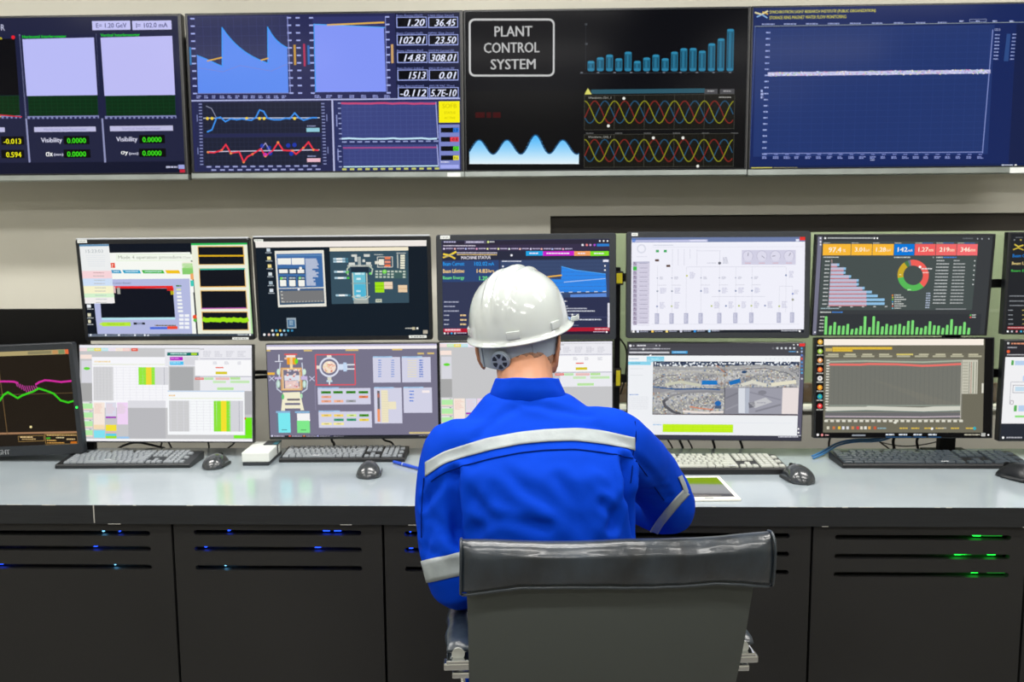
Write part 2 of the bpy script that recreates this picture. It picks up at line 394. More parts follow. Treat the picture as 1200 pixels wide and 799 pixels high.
class Disp:
    """collects the picture a screen shows, in crop pixels, and builds it as one emissive mesh on the screen"""
    def __init__(s, crop, quad_px):
        s.ox, s.oy, s.s = crop
        s.q = quad_px; s.H = homog([((x - s.ox) * s.s, (y - s.oy) * s.s) for x, y in quad_px])
        s.V = []; s.F = []; s.C = []; s.l = 0; s.rn = random.Random(int(quad_px[0][0] * 7 + quad_px[0][1]))
    def uv(s, x, y):
        a = s.H @ np.array([x, y, 1.0]); return min(1, max(0, a[0] / a[2])), min(1, max(0, a[1] / a[2]))
    def face(s, uvs, col):
        i = len(s.V); s.V += [(u, v, s.l) for u, v in uvs]; s.F.append(list(range(i, i + len(uvs)))); s.C.append(lin(col))
    def r(s, x0, y0, x1, y1, col):
        xm, ym = (x0 + x1) / 2, (y0 + y1) / 2
        u0 = s.uv(x0, ym)[0]; u1 = s.uv(x1, ym)[0]; v0 = s.uv(xm, y0)[1]; v1 = s.uv(xm, y1)[1]
        if u1 - u0 < 1e-5 or v1 - v0 < 1e-5: return
        s.face([(u0, v0), (u0, v1), (u1, v1), (u1, v0)], col)
    def fr(s, x0, y0, x1, y1, t, col):
        s.r(x0, y0, x1, y0 + t, col); s.r(x0, y1 - t, x1, y1, col); s.r(x0, y0 + t, x0 + t, y1 - t, col); s.r(x1 - t, y0 + t, x1, y1 - t, col)
    def bg(s, col): s.face([(0, 0), (0, 1), (1, 1), (1, 0)], col); s.l = 1
    def pg(s, pts, col): s.face([s.uv(*p) for p in pts][::-1], col)
    def ln(s, pts, w, col):
        for (x0, y0), (x1, y1) in zip(pts, pts[1:]):
            L = math.hypot(x1 - x0, y1 - y0) or 1; dx, dy = (x1 - x0) / L * w * .3, (y1 - y0) / L * w * .3; nx, ny = -(y1 - y0) / L * w / 2, (x1 - x0) / L * w / 2
            x0 -= dx; y0 -= dy; x1 += dx; y1 += dy
            s.pg([(x0 + nx, y0 + ny), (x1 + nx, y1 + ny), (x1 - nx, y1 - ny), (x0 - nx, y0 - ny)][::-1], col)
    def ci(s, x, y, rx, col, ry=None, n=16):
        ry = ry or rx; s.pg([(x + rx * math.cos(2 * math.pi * k / n), y + ry * math.sin(2 * math.pi * k / n)) for k in range(n)], col)
    def arc(s, x, y, r0, r1, a0, a1, col, n=14):
        A = [R(a0 + (a1 - a0) * k / n) for k in range(n + 1)]
        for a, b in zip(A, A[1:]):
            s.pg([(x + r1 * math.cos(a), y + r1 * math.sin(a)), (x + r1 * math.cos(b), y + r1 * math.sin(b)), (x + r0 * math.cos(b), y + r0 * math.sin(b)), (x + r0 * math.cos(a), y + r0 * math.sin(a))], col)
    def t(s, txt, x0, y0, x1, y1, col, bold=False):
        v, f = text_tris(txt, bold)
        xm, ym = (x0 + x1) / 2, (y0 + y1) / 2
        u0 = s.uv(x0, ym)[0]; u1 = s.uv(x1, ym)[0]; v0 = s.uv(xm, y0)[1]; v1 = s.uv(xm, y1)[1]
        i = len(s.V); s.V += [(u0 + a * (u1 - u0), v1 - b * (v1 - v0), s.l) for a, b in v]
        for q in f: s.F.append([i + k for k in q]); s.C.append(lin(col))
    def mt(s, x0, y0, x1, y1, col, rows=1, fill=.75):
        """lines of text too small to read"""
        rh = (y1 - y0) / rows
        for k in range(rows):
            x = x0; y = y0 + k * rh
            xe = x1 if rows == 1 else x0 + (x1 - x0) * s.rn.uniform(.6, 1)
            while x < xe:
                w = min(s.rn.uniform(.6, 2.6) * rh * fill, xe - x); s.r(x, y, x + w, y + rh * fill, col); x += w + rh * .25
    def grid(s, x0, y0, x1, y1, nx, ny, w, col):
        for k in range(nx + 1): x = x0 + (x1 - x0) * k / nx; s.r(x - w / 2, y0, x + w / 2, y1, col)
        for k in range(ny + 1): y = y0 + (y1 - y0) * k / ny; s.r(x0, y - w / 2, x1, y + w / 2, col)
    def ticks(s, x0, y0, x1, y1, n, w, h, col):
        for k in range(n):
            f = k / max(n - 1, 1); x = x0 + (x1 - x0) * f; y = y0 + (y1 - y0) * f; s.r(x - w / 2, y - h / 2, x + w / 2, y + h / 2, col)
    def up(s): s.l += 1
    def photo(s, x0, y0, x1, y1, pal, nx, ny, seed=0, jit=.5):
        rn = random.Random(seed)
        cw, ch = (x1 - x0) / nx, (y1 - y0) / ny
        for j in range(ny):
            for i in range(nx):
                c = pal(i / nx, j / ny, rn)
                s.r(x0 + i * cw, y0 + j * ch, x0 + (i + 1) * cw, y0 + (j + 1) * ch, c)
        s.up()
    def build(s, ax0, az0, ax1, az1, parent, M=None, step=0.00006, y0=-0.0003, name='screen'):
        b = bmesh.new(); lay = b.loops.layers.float_color.new('Col')
        V = [b.verts.new((ax0 + u * (ax1 - ax0), y0 - l * step, az1 - v * (az1 - az0))) for u, v, l in s.V]
        for f, c in zip(s.F, s.C):
            vv = [V[i] for i in f]
            try: g = b.faces.new(vv)
            except ValueError: continue
            g.normal_update()
            if g.normal.y > 0: g.normal_flip()
            for lp in g.loops: lp[lay] = (*c, 1)
        return obj(name, b, 'screen', parent, M=M)

def monitor(name, label, cat, outer, active, Y, draw, crop, group, fit=True, r=0.008, casing='bezel', depth=0.045, arm=True, sticker=None, topm=None):
    M, w, h = fit_plane(outer, Y, fit)
    t = thing(name, label, cat, M=M, group=group)
    L = [to_local(M, *q) for q in active]
    ax0 = (L[0].x + L[3].x) / 2; ax1 = (L[1].x + L[2].x) / 2; az1 = (L[0].z + L[1].z) / 2; az0 = (L[2].z + L[3].z) / 2
    ax0 = max(ax0, -w / 2 + .002); ax1 = min(ax1, w / 2 - .002); az0 = max(az0, .002); az1 = min(az1, h - .002)
    obj('bezel_casing', casing_bm(w, h, ax0, az0, ax1, az1, depth, r), casing, t, smooth='auto')
    if topm:
        obj('top_trim', box(-w / 2 + .003, -.003, h - .0005, w / 2 - .003, .012, h + .0035, .001), topm, t)  # pale strip paints in the light caught by the casing's top face
    d = Disp(crop, active); draw(d); d.build(ax0, az0, ax1, az1, t)
    def loc(x, y): return to_local(M, crop[0] + x / crop[2], crop[1] + y / crop[2])
    for st in (sticker or []):
        a = loc(st[0], st[1]); c = loc(st[2], st[3])
        sk = obj('label_sticker', box(a.x, -.0036, min(a.z, c.z), c.x, -.0030, max(a.z, c.z)), st[4] if len(st) > 4 else 'label_paper', t)
        bb = bmesh.new(); hh = abs(a.z - c.z); ww = c.x - a.x
        for k in range(5): bx(bb, a.x + ww * (.12 + .16 * k), -.0037, min(a.z, c.z) + hh * .35, a.x + ww * (.2 + .16 * k + .03 * (k % 2)), -.0036, min(a.z, c.z) + hh * .65)
        obj('print', bb, 'grey_ink', sk)
    if arm:
        d_ = arm if not isinstance(arm, bool) else 0.0
        yl = (WY - 0.003 - (M @ Vector((0, depth, h / 2))).y) if not d_ else d_
        b = bmesh.new(); bx(b, -.05, depth - .002, h / 2 - .05, .05, depth + .008, h / 2 + .05, .002)
        bx(b, -.018, depth + .008, h / 2 - .022, .018, depth + yl * .98 - (0 if d_ else 0.012), h / 2 + .022, .004)
        bx(b, -.04, depth + yl * .98 - .012, h / 2 - .07, .04, depth + yl * .98 - .004, h / 2 + .07, .002)
        obj('mount_arm', b, 'black', t)
    return t, M, w, h

# ---------------------------------------------------------------- what each screen shows
W = '#FFFFFF'
def big1(d):
    d.bg('#20233F')
    d.r(-420, 0, 800, 75, '#14162C'); d.r(-420, 690, 800, 760, '#10142C'); d.up()
    d.t('STORAGE RING BEAM MONITOR', -420, 104, 28, 130, '#C9CBE8')
    for x0, x1, s in ((397, 557, 'E= 1.20 GeV'), (565, 729, 'I= 102.0 mA')):
        d.r(x0, 90, x1, 128, '#C3C3F2'); d.up(); d.t(s, x0 + 16, 99, x1 - 16, 119, '#4A4C82', True)
    for x in (88, 412): d.pg([(x, 145), (x + 5, 145), (x + 42, 690), (x + 34, 690)], '#8F93BC')
    for k, (x0, x1, s, b, y) in enumerate(((102, 418, 'Horizontal Interferometer', '#B9BBF6', 165), (432, 746, 'Vertical Interferometer', '#BDBCF4', 160), (-220, 85, '', '#07070C', 168))):
        d.r(x0 - 8, y - 18, x1 + 8, 500, '#1C2040')
        d.up(); d.pg([(x0, y), (x1 - 14, y - 6), (x1, 402), (x0 + 16, 405)], b)
        d.pg([(x0 + 20, 406), (x1, 403), (x1 + 2, 487), (x0 + 24, 492)], '#062B12' if k < 2 else '#0A2A10')
        d.up()
        if s: d.t(s, x0, y - 17, x0 + (186 if k == 0 else 165), y - 5, '#22D82E', True)
        d.up(); d.grid(x0 + 24, 406, x1, 487, 12, 5, 1.6, '#0B3E1C'); d.up()
        d.r(x0 + 18, 490, x1 + 6, 502, '#8388B8'); d.up(); d.ticks(x0 + 34, 500, x1 - 4, 498, 15, 11, 9, '#2A2E58')
    d.ci(64, 157, 8, '#E02030'); d.t('m', 0, 157, 16, 166, '#E8D81E', True); d.ln([(-220, 480), (0, 486), (95, 494)], 5, '#C83040'); d.ln([(-40, 488), (6, 494)], 5, '#E8C030')
    d.r(148, 537, 411, 558, '#BEBDE0'); d.r(471, 533, 738, 555, '#BEBDE0'); d.r(-200, 540, 22, 560, '#BEBDE0'); d.up()
    d.t('Horizontal Interferometer', 190, 541, 372, 553, '#8C8CBE'); d.t('Vertical Interferometer', 522, 538, 686, 550, '#8C8CBE')
    for x, s1 in ((177, 'Visibility'), (498, 'Visibility')):
        o = 0 if x == 177 else -4
        d.t(s1, x, 584 + o, x + 90, 610 + o, '#DADAF0', True); d.t('\u03c3' + ('x' if x == 177 else 'y'), x + 20, 646 + o, x + 50, 664 + o, W, True); d.t('(mm)', x + 54, 650 + o, x + 94, 664 + o, '#DADAF0', True)
        for y in (0, 58): d.r(x + 97, 576 + y + o, x + 206 + y / 12, 612 + y + o, '#050707')
        d.up()
        for y in (0, 58): d.t('0.0000', x + 111, 585 + y + o, x + 192, 607 + y + o, '#3FE61C', True)
    for y, s in ((0, '-0.013'), (58, '0.594')): d.r(6, 578 + y, 104, 614 + y, '#07070A'); d.up(); d.t(s, 16 if y == 0 else 26, 588 + y, 92, 610 + y, '#F2EE1A', True)
    d.mt(710, 706, 758, 716, '#BFC0DC'); d.r(762, 700, 788, 718, '#9CA2DA'); d.r(768, 720, 790, 733, '#C02038'); d.mt(-300, 590, -20, 660, '#C8C8E8', 3)
    d.t(':', -12, 640, -2, 668, W)
def big2(d):
    d.bg('#272A55'); d.r(895, 50, 1165, 412, '#151A3C')
    d.r(70, 68, 450, 390, '#2C3058'); d.r(555, 68, 850, 380, '#30356A'); d.up()
    d.grid(70, 70, 450, 385, 12, 8, 1.5, '#3A3F6E'); d.up()
    def dec(x0, y0, x1, y1, n=14): return [(x0 + (x1 - x0) * k / n, y0 + (y1 - y0) * (1 - math.exp(-1.5 * k / n)) / (1 - math.exp(-1.5))) for k in range(n + 1)]
    up_ = [(72, 230), (110, 245), (175, 276), (173, 112)] + dec(176, 116, 366, 262) + [(362, 112)] + dec(366, 116, 446, 198, 6) + [(452, 385), (78, 388)]
    d.pg(up_, '#5E8CF0'); d.up()
    d.ln([(72, 230), (110, 245), (178, 276), (175, 114)] + dec(176, 116, 366, 262) + [(364, 112)] + dec(366, 116, 446, 198, 6), 4, '#3A9AF6')
    d.ln([(116, 253), (175, 239)], 6, '#D8A640'); d.ln([(338, 250), (367, 242)], 6, '#D8A640'); d.ln([(80, 282), (180, 298), (250, 272), (380, 295), (448, 265)], 2, '#7C84D4')
    d.pg([(555, 100), (846, 114), (856, 380), (562, 382)], '#8396F6'); d.up(); d.ln([(555, 101), (850, 114)], 4, '#58A8F8'); d.ln([(612, 104), (846, 93)], 7, '#E0B050')
    d.ln([(556, 100), (564, 380)], 4, '#3898EE')
    for x0, y0, x1, y1, n in ((52, 78, 66, 388, 11), (452, 74, 464, 386, 11), (488, 74, 500, 386, 11), (544, 74, 553, 386, 11), (860, 70, 866, 385, 11)): d.ticks(x0, y0, x1, y1, n, 17, 6, '#A6B0EA')
    d.ln([(446, 68), (460, 385)], 3, '#8890D0'); d.ln([(852, 68), (860, 380)], 3, '#8890D0'); d.ln([(70, 388), (460, 386)], 3, '#7880C0')
    for k in range(12): d.mt(72 + k * 32, 396, 94 + k * 32, 410, '#8A92CC', 2)
    for k in range(7): d.mt(560 + k * 48, 394, 586 + k * 48, 408, '#8A92CC', 2)
    d.r(42, 196, 49, 270, '#2C7AB8'); d.r(473, 186, 482, 270, '#C0933C'); d.r(513, 182, 521, 275, '#B02E58'); d.r(530, 188, 539, 268, '#2C6AB8'); d.r(876, 184, 886, 262, '#C8A06A')
    vals = [('1.20', '36.45', 'Beam Energy [GeV]', 'U60 Gap [mm]'), ('102.01', '23.50', 'Beam Current [mA]', 'MPW Gap [mm]'), ('14.83', '308.01', 'Beam Lifetime [hrs]', 'SOLE PS Current [A]'), ('1513', '0.01', 'Beam Product [mA.hrs]', 'SWLS PS Current [A]'), ('-0.112', '5.7E-10', 'Beam Rate [mA/min]', 'AVG SR VAC. [Torr]')]
    for k, (a, c, la, lc) in enumerate(vals):
        y = 72 + k * 73.0; o = k * 1.5
        for x0, x1, s, lb in ((898 + o, 1024 + o, a, la), (1030 + o * .6, 1154 + o * .3, c, lc)):
            d.r(x0, y - 2, x1, y + 43, '#9AA6E6'); d.up(); d.r(x0 + 4, y + 1, x1 - 3, y + 39, '#03040C'); d.up()
            n = len(s) * (18 if len(s) < 7 else 15.5); d.t(s, x1 - 8 - n, y + 7, x1 - 8, y + 36, '#E6EAFF', 2)
            d.t(lb, x0, y - 12, x0 + (x1 - x0) * .85, y - 1, '#8C98E0'); d.l -= 2
    d.up(); d.up()
    d.r(48, 410, 1162, 416, '#AEB4E0'); d.r(634, 416, 641, 712, '#B4B8E0')
    d.r(70, 418, 632, 712, '#262A50'); d.up()
    d.r(100, 424, 588, 552, '#1F2336'); d.r(104, 568, 588, 684, '#1F2336'); d.up()
    d.grid(100, 424, 588, 552, 26, 6, 1.3, '#2B304A'); d.grid(104, 568, 588, 684, 26, 6, 1.3, '#2B304A'); d.up()
    d.ln([(102, 490), (580, 488)], 4, '#B8C0D8'); d.ln([(118, 628), (580, 620)], 4, '#C8C0D8'); d.up()
    rn = random.Random(3)
    pts = [(118, 546), (137, 538), (155, 490), (172, 486), (192, 504), (215, 492), (240, 496), (262, 492), (280, 496), (300, 498), (318, 486), (333, 456), (350, 462), (366, 490), (390, 496), (420, 496), (440, 490), (458, 492), (478, 468), (496, 488), (515, 498), (535, 492), (550, 488), (570, 488)]
    d.ln(pts, 6, '#3E8EEA'); d.ln([(112, 440), (135, 450), (155, 488)], 3, '#8A8EAA')
    for x in (118, 137, 280, 333, 352, 478): d.ci(x, 491, 6, '#F0D040')
    pts = [(122, 630), (145, 632), (178, 622), (195, 598), (216, 634), (250, 628), (269, 670), (285, 648), (305, 638), (340, 616), (358, 646), (390, 622), (410, 590), (432, 622), (470, 624), (484, 638), (515, 612), (536, 588), (556, 620), (576, 622)]
    d.up(); d.ln(pts, 6, '#E8354A')
    for x, y in pts[::2]: d.ci(x, y, 5, '#F2A050')
    for x, y in ((345, 604), (372, 612), (452, 602), (478, 600), (465, 636), (378, 634)): d.ci(x, y, 9, '#2238A8')
    d.ln([(340, 618), (358, 592), (375, 620)], 3, '#B0A8D0'); d.ci(357, 640, 8, '#C034C0')
    d.up(); d.r(527, 530, 581, 546, '#8FC8D8'); d.r(530, 655, 585, 670, '#E8B8C8'); d.mt(530, 520, 566, 526, '#9098C0'); d.mt(532, 644, 566, 650, '#9098C0')
    for x0, y0, x1, y1, n in ((88, 432, 96, 680, 20), (594, 430, 604, 678, 20)): d.ticks(x0, y0, x1, y1, n, 13, 4, '#8E96C8')
    d.ticks(126, 690, 560, 686, 13, 20, 6, '#9CA2D4'); d.ticks(146, 703, 576, 700, 13, 20, 6, '#9CA2D4'); d.ticks(76, 490, 80, 625, 2, 4, 28, '#7A82B4'); d.ticks(611, 488, 616, 622, 2, 4, 28, '#7A82B4')
    d.r(645, 418, 1075, 712, '#2B3262'); d.up()
    d.r(672, 424, 1062, 574, '#3B4580'); d.r(680, 600, 1066, 688, '#3B4580'); d.up()
    d.grid(672, 424, 1062, 574, 16, 8, 1.2, '#4A5490'); d.grid(680, 600, 1066, 688, 16, 5, 1.2, '#4A5490'); d.up()
    d.ln([(672 + 30 * k, 429 + rn.uniform(-1.5, 1.5)) for k in range(14)], 8, '#C24A78'); d.ln([(674 + 30 * k, 574 + rn.uniform(-2, 2)) for k in range(14)], 7, '#C0E0F4')
    d.ln([(680, 612), (1064, 610)], 6, '#A24C88'); d.ln([(682, 690), (1068, 686)], 5, '#BFE0EC'); d.ln([(1062, 424), (1070, 572)], 4, '#A0A8E0'); d.ln([(1066, 600), (1072, 688)], 4, '#A0A8E0')
    d.ticks(684, 588, 1062, 584, 13, 20, 5, '#98A2D4'); d.ticks(684, 700, 1066, 697, 13, 18, 8, '#C4C86A'); d.ticks(662, 428, 668, 575, 8, 12, 4, '#98A2D4'); d.ticks(664, 605, 668, 690, 5, 12, 4, '#98A2D4')
    d.ticks(652, 500, 658, 640, 2, 5, 48, '#8890C8')
    d.r(1074, 420, 1160, 508, '#F8EF08'); d.r(1074, 516, 1160, 700, '#7C86C8'); d.up(); d.t('SOFB', 1088, 430, 1148, 448, '#D4C804', True); d.t('STATUS', 1096, 462, 1142, 472, '#D4C804', True); d.t('ACTIVE', 1096, 484, 1142, 494, '#D4C804', True)
    for k, (c, s) in enumerate((('#2E7AE0', '1.0'), ('#F04050', '-0.8'), ('#58E028', '0.2'), ('#F0E838', '0.6'))):
        y = 529 + k * 38; d.r(1082, y, 1156, y + 20, '#0C0E12'); d.up(); w = 36 if k == 1 else 24; d.r(1157 - w, y + 1, 1156, y + 19, c); d.up(); d.t(s, 1160 - w, y + 4, 1152, y + 16, '#20202A', True); d.l -= 2
    d.up(); d.r(1080, 682, 1156, 696, '#A4ACEE'); d.mt(1082, 668, 1116, 674, '#DDDDEE')
def big3(d):
    d.bg('#05060C'); d.r(10, 370, 1180, 700, '#0C0C0D'); d.up()
    # rounded panel outline and its three lines of writing
    def rr(x0, y0, x1, y1, r): return [(x1 - r + r * math.cos(R(a)), y1 - r + r * math.sin(R(a))) for a in range(0, 91, 15)] + [(x0 + r + r * math.cos(R(a)), y1 - r + r * math.sin(R(a))) for a in range(90, 181, 15)] + [(x0 + r + r * math.cos(R(a)), y0 + r + r * math.sin(R(a))) for a in range(180, 271, 15)] + [(x1 - r + r * math.cos(R(a)), y0 + r + r * math.sin(R(a))) for a in range(270, 361, 15)]
    d.pg(rr(34, 76, 388, 314, 24), '#C9C9C9'); d.up(); d.pg(rr(42, 84, 381, 306, 18), '#05050B'); d.up()
    d.t('PLANT', 140, 107, 296, 149, '#BDBDBD', True); d.t('CONTROL', 96, 174, 326, 216, '#BDBDBD', True); d.t('SYSTEM', 124, 242, 310, 284, '#BDBDBD', True)
    tops = [250, 235, 224, 239, 212, 250, 236, 224, 239, 212, 198, 197, 208, 178, 158, 119]
    for k, y in enumerate(tops):
        x = 524 + k * 38.2; xx = x + 29
        d.pg([(x, y + 5), (x, 288), (x + 6, 293), (xx - 6, 293), (xx, 288), (xx, y + 5), (xx - 6, y), (x + 6, y)], '#1E6482'); d.up()
        d.ci((x + xx) / 2, y + 5, 14, '#2C86AC', 5); d.ci((x + xx) / 2, 286, 14, '#2A7CA0', 6)
        d.r(x + 3, y + 14, x + 6, 278, '#113F56'); d.r(x + 11, y + 14, x + 14, 278, '#2A7A9C'); d.r(x + 20, y + 14, x + 23, 278, '#113F56'); d.l -= 1
    d.up(); d.r(490, 298, 1130, 299.5, '#3A4048'); d.r(515, 95, 517, 285, '#2A2E34'); d.ticks(500, 298, 1112, 298, 10, 10, 4, '#7A808A'); d.ticks(517, 100, 519, 180, 2, 10, 8, '#4A4E54')
    # blue hills
    pts = []
    for k in range(61):
        x = 34 + 456 * k / 60; t = k / 60
        y = 607 - 30 * math.cos((x - 75) / 116 * 2 * math.pi) - (22 * math.exp(-((x - 316) / 34) ** 2)); pts.append((x, y))
    N = 22
    for j in range(N):
        f = j / N; ya = 555 + (678 - 555) * f; yb = 555 + (678 - 555) * (f + 1 / N)
        c = '#%02X%02X%02X' % (int(74 + (235 - 74) * f), int(180 + (246 - 180) * f), int(250))
        run = []
        for (x0, y0), (x1, y1) in zip(pts, pts[1:]):
            a0, a1 = max(y0, ya), max(y1, ya)
            if a0 < yb or a1 < yb: d.pg([(x0, min(a0, yb)), (x0, yb), (x1, yb), (x1, min(a1, yb))][::-1], c)
    d.up(); d.ln(pts, 5, '#1F4E78'); d.mt(60, 462, 165, 492, '#3C080A', 1)
    d.r(540, 366, 1010, 384, '#2A5666'); d.r(1008, 366, 1062, 386, '#4A4A4E'); d.r(1072, 366, 1132, 386, '#4A4A4E'); d.up()
    d.mt(1020, 372, 1048, 379, '#A0A0A0'); d.mt(1086, 372, 1118, 379, '#A0A0A0'); d.pg([(526, 362), (542, 388), (512, 388)], '#D8D46A')
    for y0, y1, lb in ((390, 533, 'Waveform_Ch1_1'), (553, 690, 'Waveform_Ch2_1')):
        d.r(512, y0, 1133, y1, '#15140F'); d.up(); d.grid(512, y0, 1133, y1, 5, 1, 2, '#4A4A44'); d.grid(512, y0, 1133, y1, 25, 4, .8, '#26251F'); d.up()
        ym = (y0 + y1) / 2; A = 46
        for ph, c in ((0, '#24506E'), (42, '#7A2620'), (84, '#84841C')):
            d.ln([(514 + k * 5.9, ym + A * math.sin(2 * math.pi * (514 + k * 5.9 - 514 + ph + 10) / 124)) for k in range(105)], 4.2, c); d.up()
        d.t(lb, 528, y0 + 8, 622, y0 + 17, '#B4B4AC'); d.mt(1068, y0 + 8, 1120, y0 + 14, '#A0A09A') if y0 == 390 else None
        for k in range(6): d.mt(520 + 120 * k, y1 + 14, 550 + 120 * k, y1 + 20, '#606060')
    for x, y in ((675, 405), (612, 519), (799, 569), (922, 569), (985, 687)): d.ci(x, y, 6, '#E8E8E0')
def big4(d):
    d.bg('#17275C'); 
    d.r(28, 700, 1250, 720, '#15234E'); d.r(1150, 100, 1250, 700, '#16214A'); d.up()
    d.r(52, 112, 1058, 660, '#22366E'); d.up(); d.grid(112, 118, 1040, 655, 20, 20, 1.3, '#2A3F7C'); d.up()
    d.t('SYNCHROTRON LIGHT RESEARCH INSTITUTE (PUBLIC ORGANIZATION)', 112, 42, 560, 58, '#D0CC58', True); d.t('STORAGE RING MAGNET WATER FLOW MONITORING', 112, 66, 436, 80, '#C6C250', True)
    d.ln([(52, 54), (78, 62), (104, 48)], 7, '#D8D0A0'); d.ln([(60, 72), (80, 62), (102, 76)], 6, '#7FA8D8'); d.ln([(84, 52), (104, 60)], 5, '#E0B848')
    d.ln([(50, 112), (1250, 92)], 2.5, '#8E9A9E'); d.ln([(52, 112), (32, 700)], 3, '#4A6098')
    for k in range(9): d.mt(80 + k * 93, 100 - k * 1, 134 + k * 93 - k * 2, 108 - k * 1, '#8E9AC8')
    for x in (915, 985, 1056, 1128): d.mt(x, 86, x + 18, 94, '#A8B2DC')
    d.fr(958, 80, 1030, 92, 2, '#8A94B8')
    for k in range(21): x = 100 + k * 0; d.mt(98 - k * .6, 135 + k * 25.8, 116 - k * .6, 143 + k * 25.8, '#9AA8DC')
    for k in range(21): d.mt(92 + k * 46, 654, 108 + k * 46, 660, '#7884C4'); d.mt(86 + k * 46, 664, 114 + k * 46, 676, '#8894D0', 2)
    d.ln([(98, 652), (1030, 646)], 3, '#8894D0'); d.ln([(1058, 126), (1028, 650)], 4, '#7E8CC8'); d.mt(78, 380, 90, 420, '#A8B2E0', 3); d.mt(548, 678, 566, 684, '#A8B2E0')
    d.up(); rn = random.Random(9)
    d.ln([(112, 314), (1048, 302)], 16, '#C4C4E8'); d.up()
    for k in range(420):
        x = 112 + rn.random() * 934; y = 314 - (x - 112) / 936 * 12 + rn.uniform(-9, 9)
        d.r(x, y - 2, x + rn.uniform(2, 7), y + 2, rn.choice(['#D6D2F2', '#A89AD8', '#E6E6F8', '#D88AB8', '#9ACCA0', '#E8E0A0', '#B4C8F0', '#8A8AD0']))
    d.t('100.0', 1066, 119, 1090, 130, '#A8B2E0')
    for k in range(8): d.mt(1068 - k * .6, 144 + k * 14.6, 1088 - k * .6, 151 + k * 14.6, '#93A0D4'); d.mt(1142 - k, 142 + k * 15, 1158 - k, 148 + k * 15, '#93A0D4')
    d.pg([(1118, 142), (1134, 142), (1128, 258), (1108, 258)][::-1], '#2C4A84'); d.r(40, 711, 130, 719, '#D8D060'); d.up(); d.mt(136, 711, 236, 718, '#98946A'); d.mt(1112, 700, 1160, 708, '#C8D0E8'); d.ci(1172, 704, 5, W)
def mon1(d):
    d.bg('#0D1420')
    d.r(250, 135, 765, 640, '#F6F8F2'); d.up()
    d.r(294, 146, 765, 186, '#E4F2D6'); d.up(); d.r(298, 150, 765, 182, '#F4F8EE'); d.up(); d.t('Mode 4 operation procedure', 306, 153, 694, 180, '#9AA292'); d.t('(Oper', 700, 156, 752, 176, '#B4BAA8')
    d.r(256, 200, 286, 230, '#E8462C'); d.up(); d.t('?', 264, 206, 278, 226, '#F4C8B8', True)
    for x0, x1, c in ((258, 318, '#3C9CC8'), (330, 436, '#28A0C8'), (448, 580, '#3CB43C'), (592, 676, '#F0C010')): d.pg([(x0, 243), (x1, 243), (x1 + 10, 263), (x0 + (12 if x0 > 300 else 0), 263)], c); d.up(); d.mt(x0 + 20, 250, x1 - 8, 257, '#D8EEF4') if c != '#F0C010' else None
    d.pg([(258, 300), (742, 294), (758, 630), (180, 634), (160, 448), (258, 448)], '#B4BAE0'); d.up()
    d.t('Control System', 272, 318, 384, 330, '#3A3C58'); d.r(272, 340, 640, 355, '#E82A2A'); d.pg([(272, 355), (640, 355), (654, 534), (204, 536), (198, 448), (272, 448)], '#0E121E')
    d.r(604, 345, 644, 369, '#F03028'); d.r(626, 369, 646, 392, '#E8D820'); d.up(); d.r(276, 344, 290, 384, '#D8B8B8'); d.r(300, 350, 318, 390, '#A8A8A0'); d.r(206, 533, 655, 546, '#B8E4F0'); d.up()
    for k in range(7): d.r(662 + k * 1.5, 355 + k * 22, 690 + k * 2, 367 + k * 22, '#F4F6F4' if k else '#D8E4B0')
    for k in range(4):
        for j in range(2): d.r(678 + j * 34, 512 + k * 24, 706 + j * 34, 528 + k * 24, '#F2F4F8')
    d.mt(660, 334, 692, 346, '#3A7A3A'); d.ci(200, 574, 6, '#C8F030'); d.r(206, 562, 382, 586, '#B8E838'); d.up(); d.t('Machine is ready', 240, 567, 346, 580, '#7CA61A'); d.r(400, 563, 470, 576, '#22242C'); d.up(); d.r(420, 563, 452, 576, '#8A92B0')
    d.r(500, 590, 606, 604, '#4A6AD8'); d.r(606, 585, 668, 603, '#F04A30'); d.mt(530, 577, 660, 586, '#6A5A20')
    for y, c in ((190, '#F0F0E0'), (200, '#98D878'), (230, '#88CC70'), (262, '#F0A868'), (305, '#40C8B8'), (340, '#FAFAF6')): d.r(698 if y < 260 else 748, y, 768, y + 38, c)
    d.ci(774, 528, 13, '#E8502C'); d.ci(776, 548, 11, '#5CB84C')
    # narrow log window top left
    d.up(); d.pg([(64, 88), (248, 84), (284, 446), (100, 450)], '#ECEEEE'); d.up(); d.pg([(66, 88), (248, 85), (249, 97), (67, 100)], '#5E8CB0'); d.up()
    d.t('15:23:03', 108, 118, 214, 138, '#A8B0B4')
    for k in range(6): d.mt(108 + k * 3, 152 + k * 13, 225, 157 + k * 13, '#DEE2E6')
    for y0, y1, c in ((250, 296, '#F6D4D8'), (296, 342, '#CFE0F6'), (342, 388, '#F6F2CC'), (388, 412, '#D2F0CC'), (412, 446, '#F2EEEC')):
        x = (y0 - 88) * .1; d.pg([(68 + x, y0), (250 + x, y0 - 2), (254 + x, y1 - 2), (72 + x, y1)], c); d.up(); d.mt(138 + x, y0 + 8, 205 + x, y0 + 14, '#C09A9E' if y0 == 250 else '#B4BCC0'); d.mt(138 + x, y0 + 28, 205 + x, y0 + 34, '#B8B4B4') if y1 - y0 > 30 else None
    for y in (466, 520, 560): d.r(116 + (y - 466) * .08, y - 12, 140, y + 8, '#D8D4B8' if y > 480 else '#E8ECF0'); d.mt(118, y + 14, 156, y + 20, '#C8CCD0')
    # tall trend window right
    d.up(); d.pg([(752, 78), (1096, 72), (1130, 628), (794, 632)], '#ECEEDC'); d.up(); d.pg([(752, 78), (1096, 72), (1097, 84), (753, 90)], '#2EBE5C'); d.up()
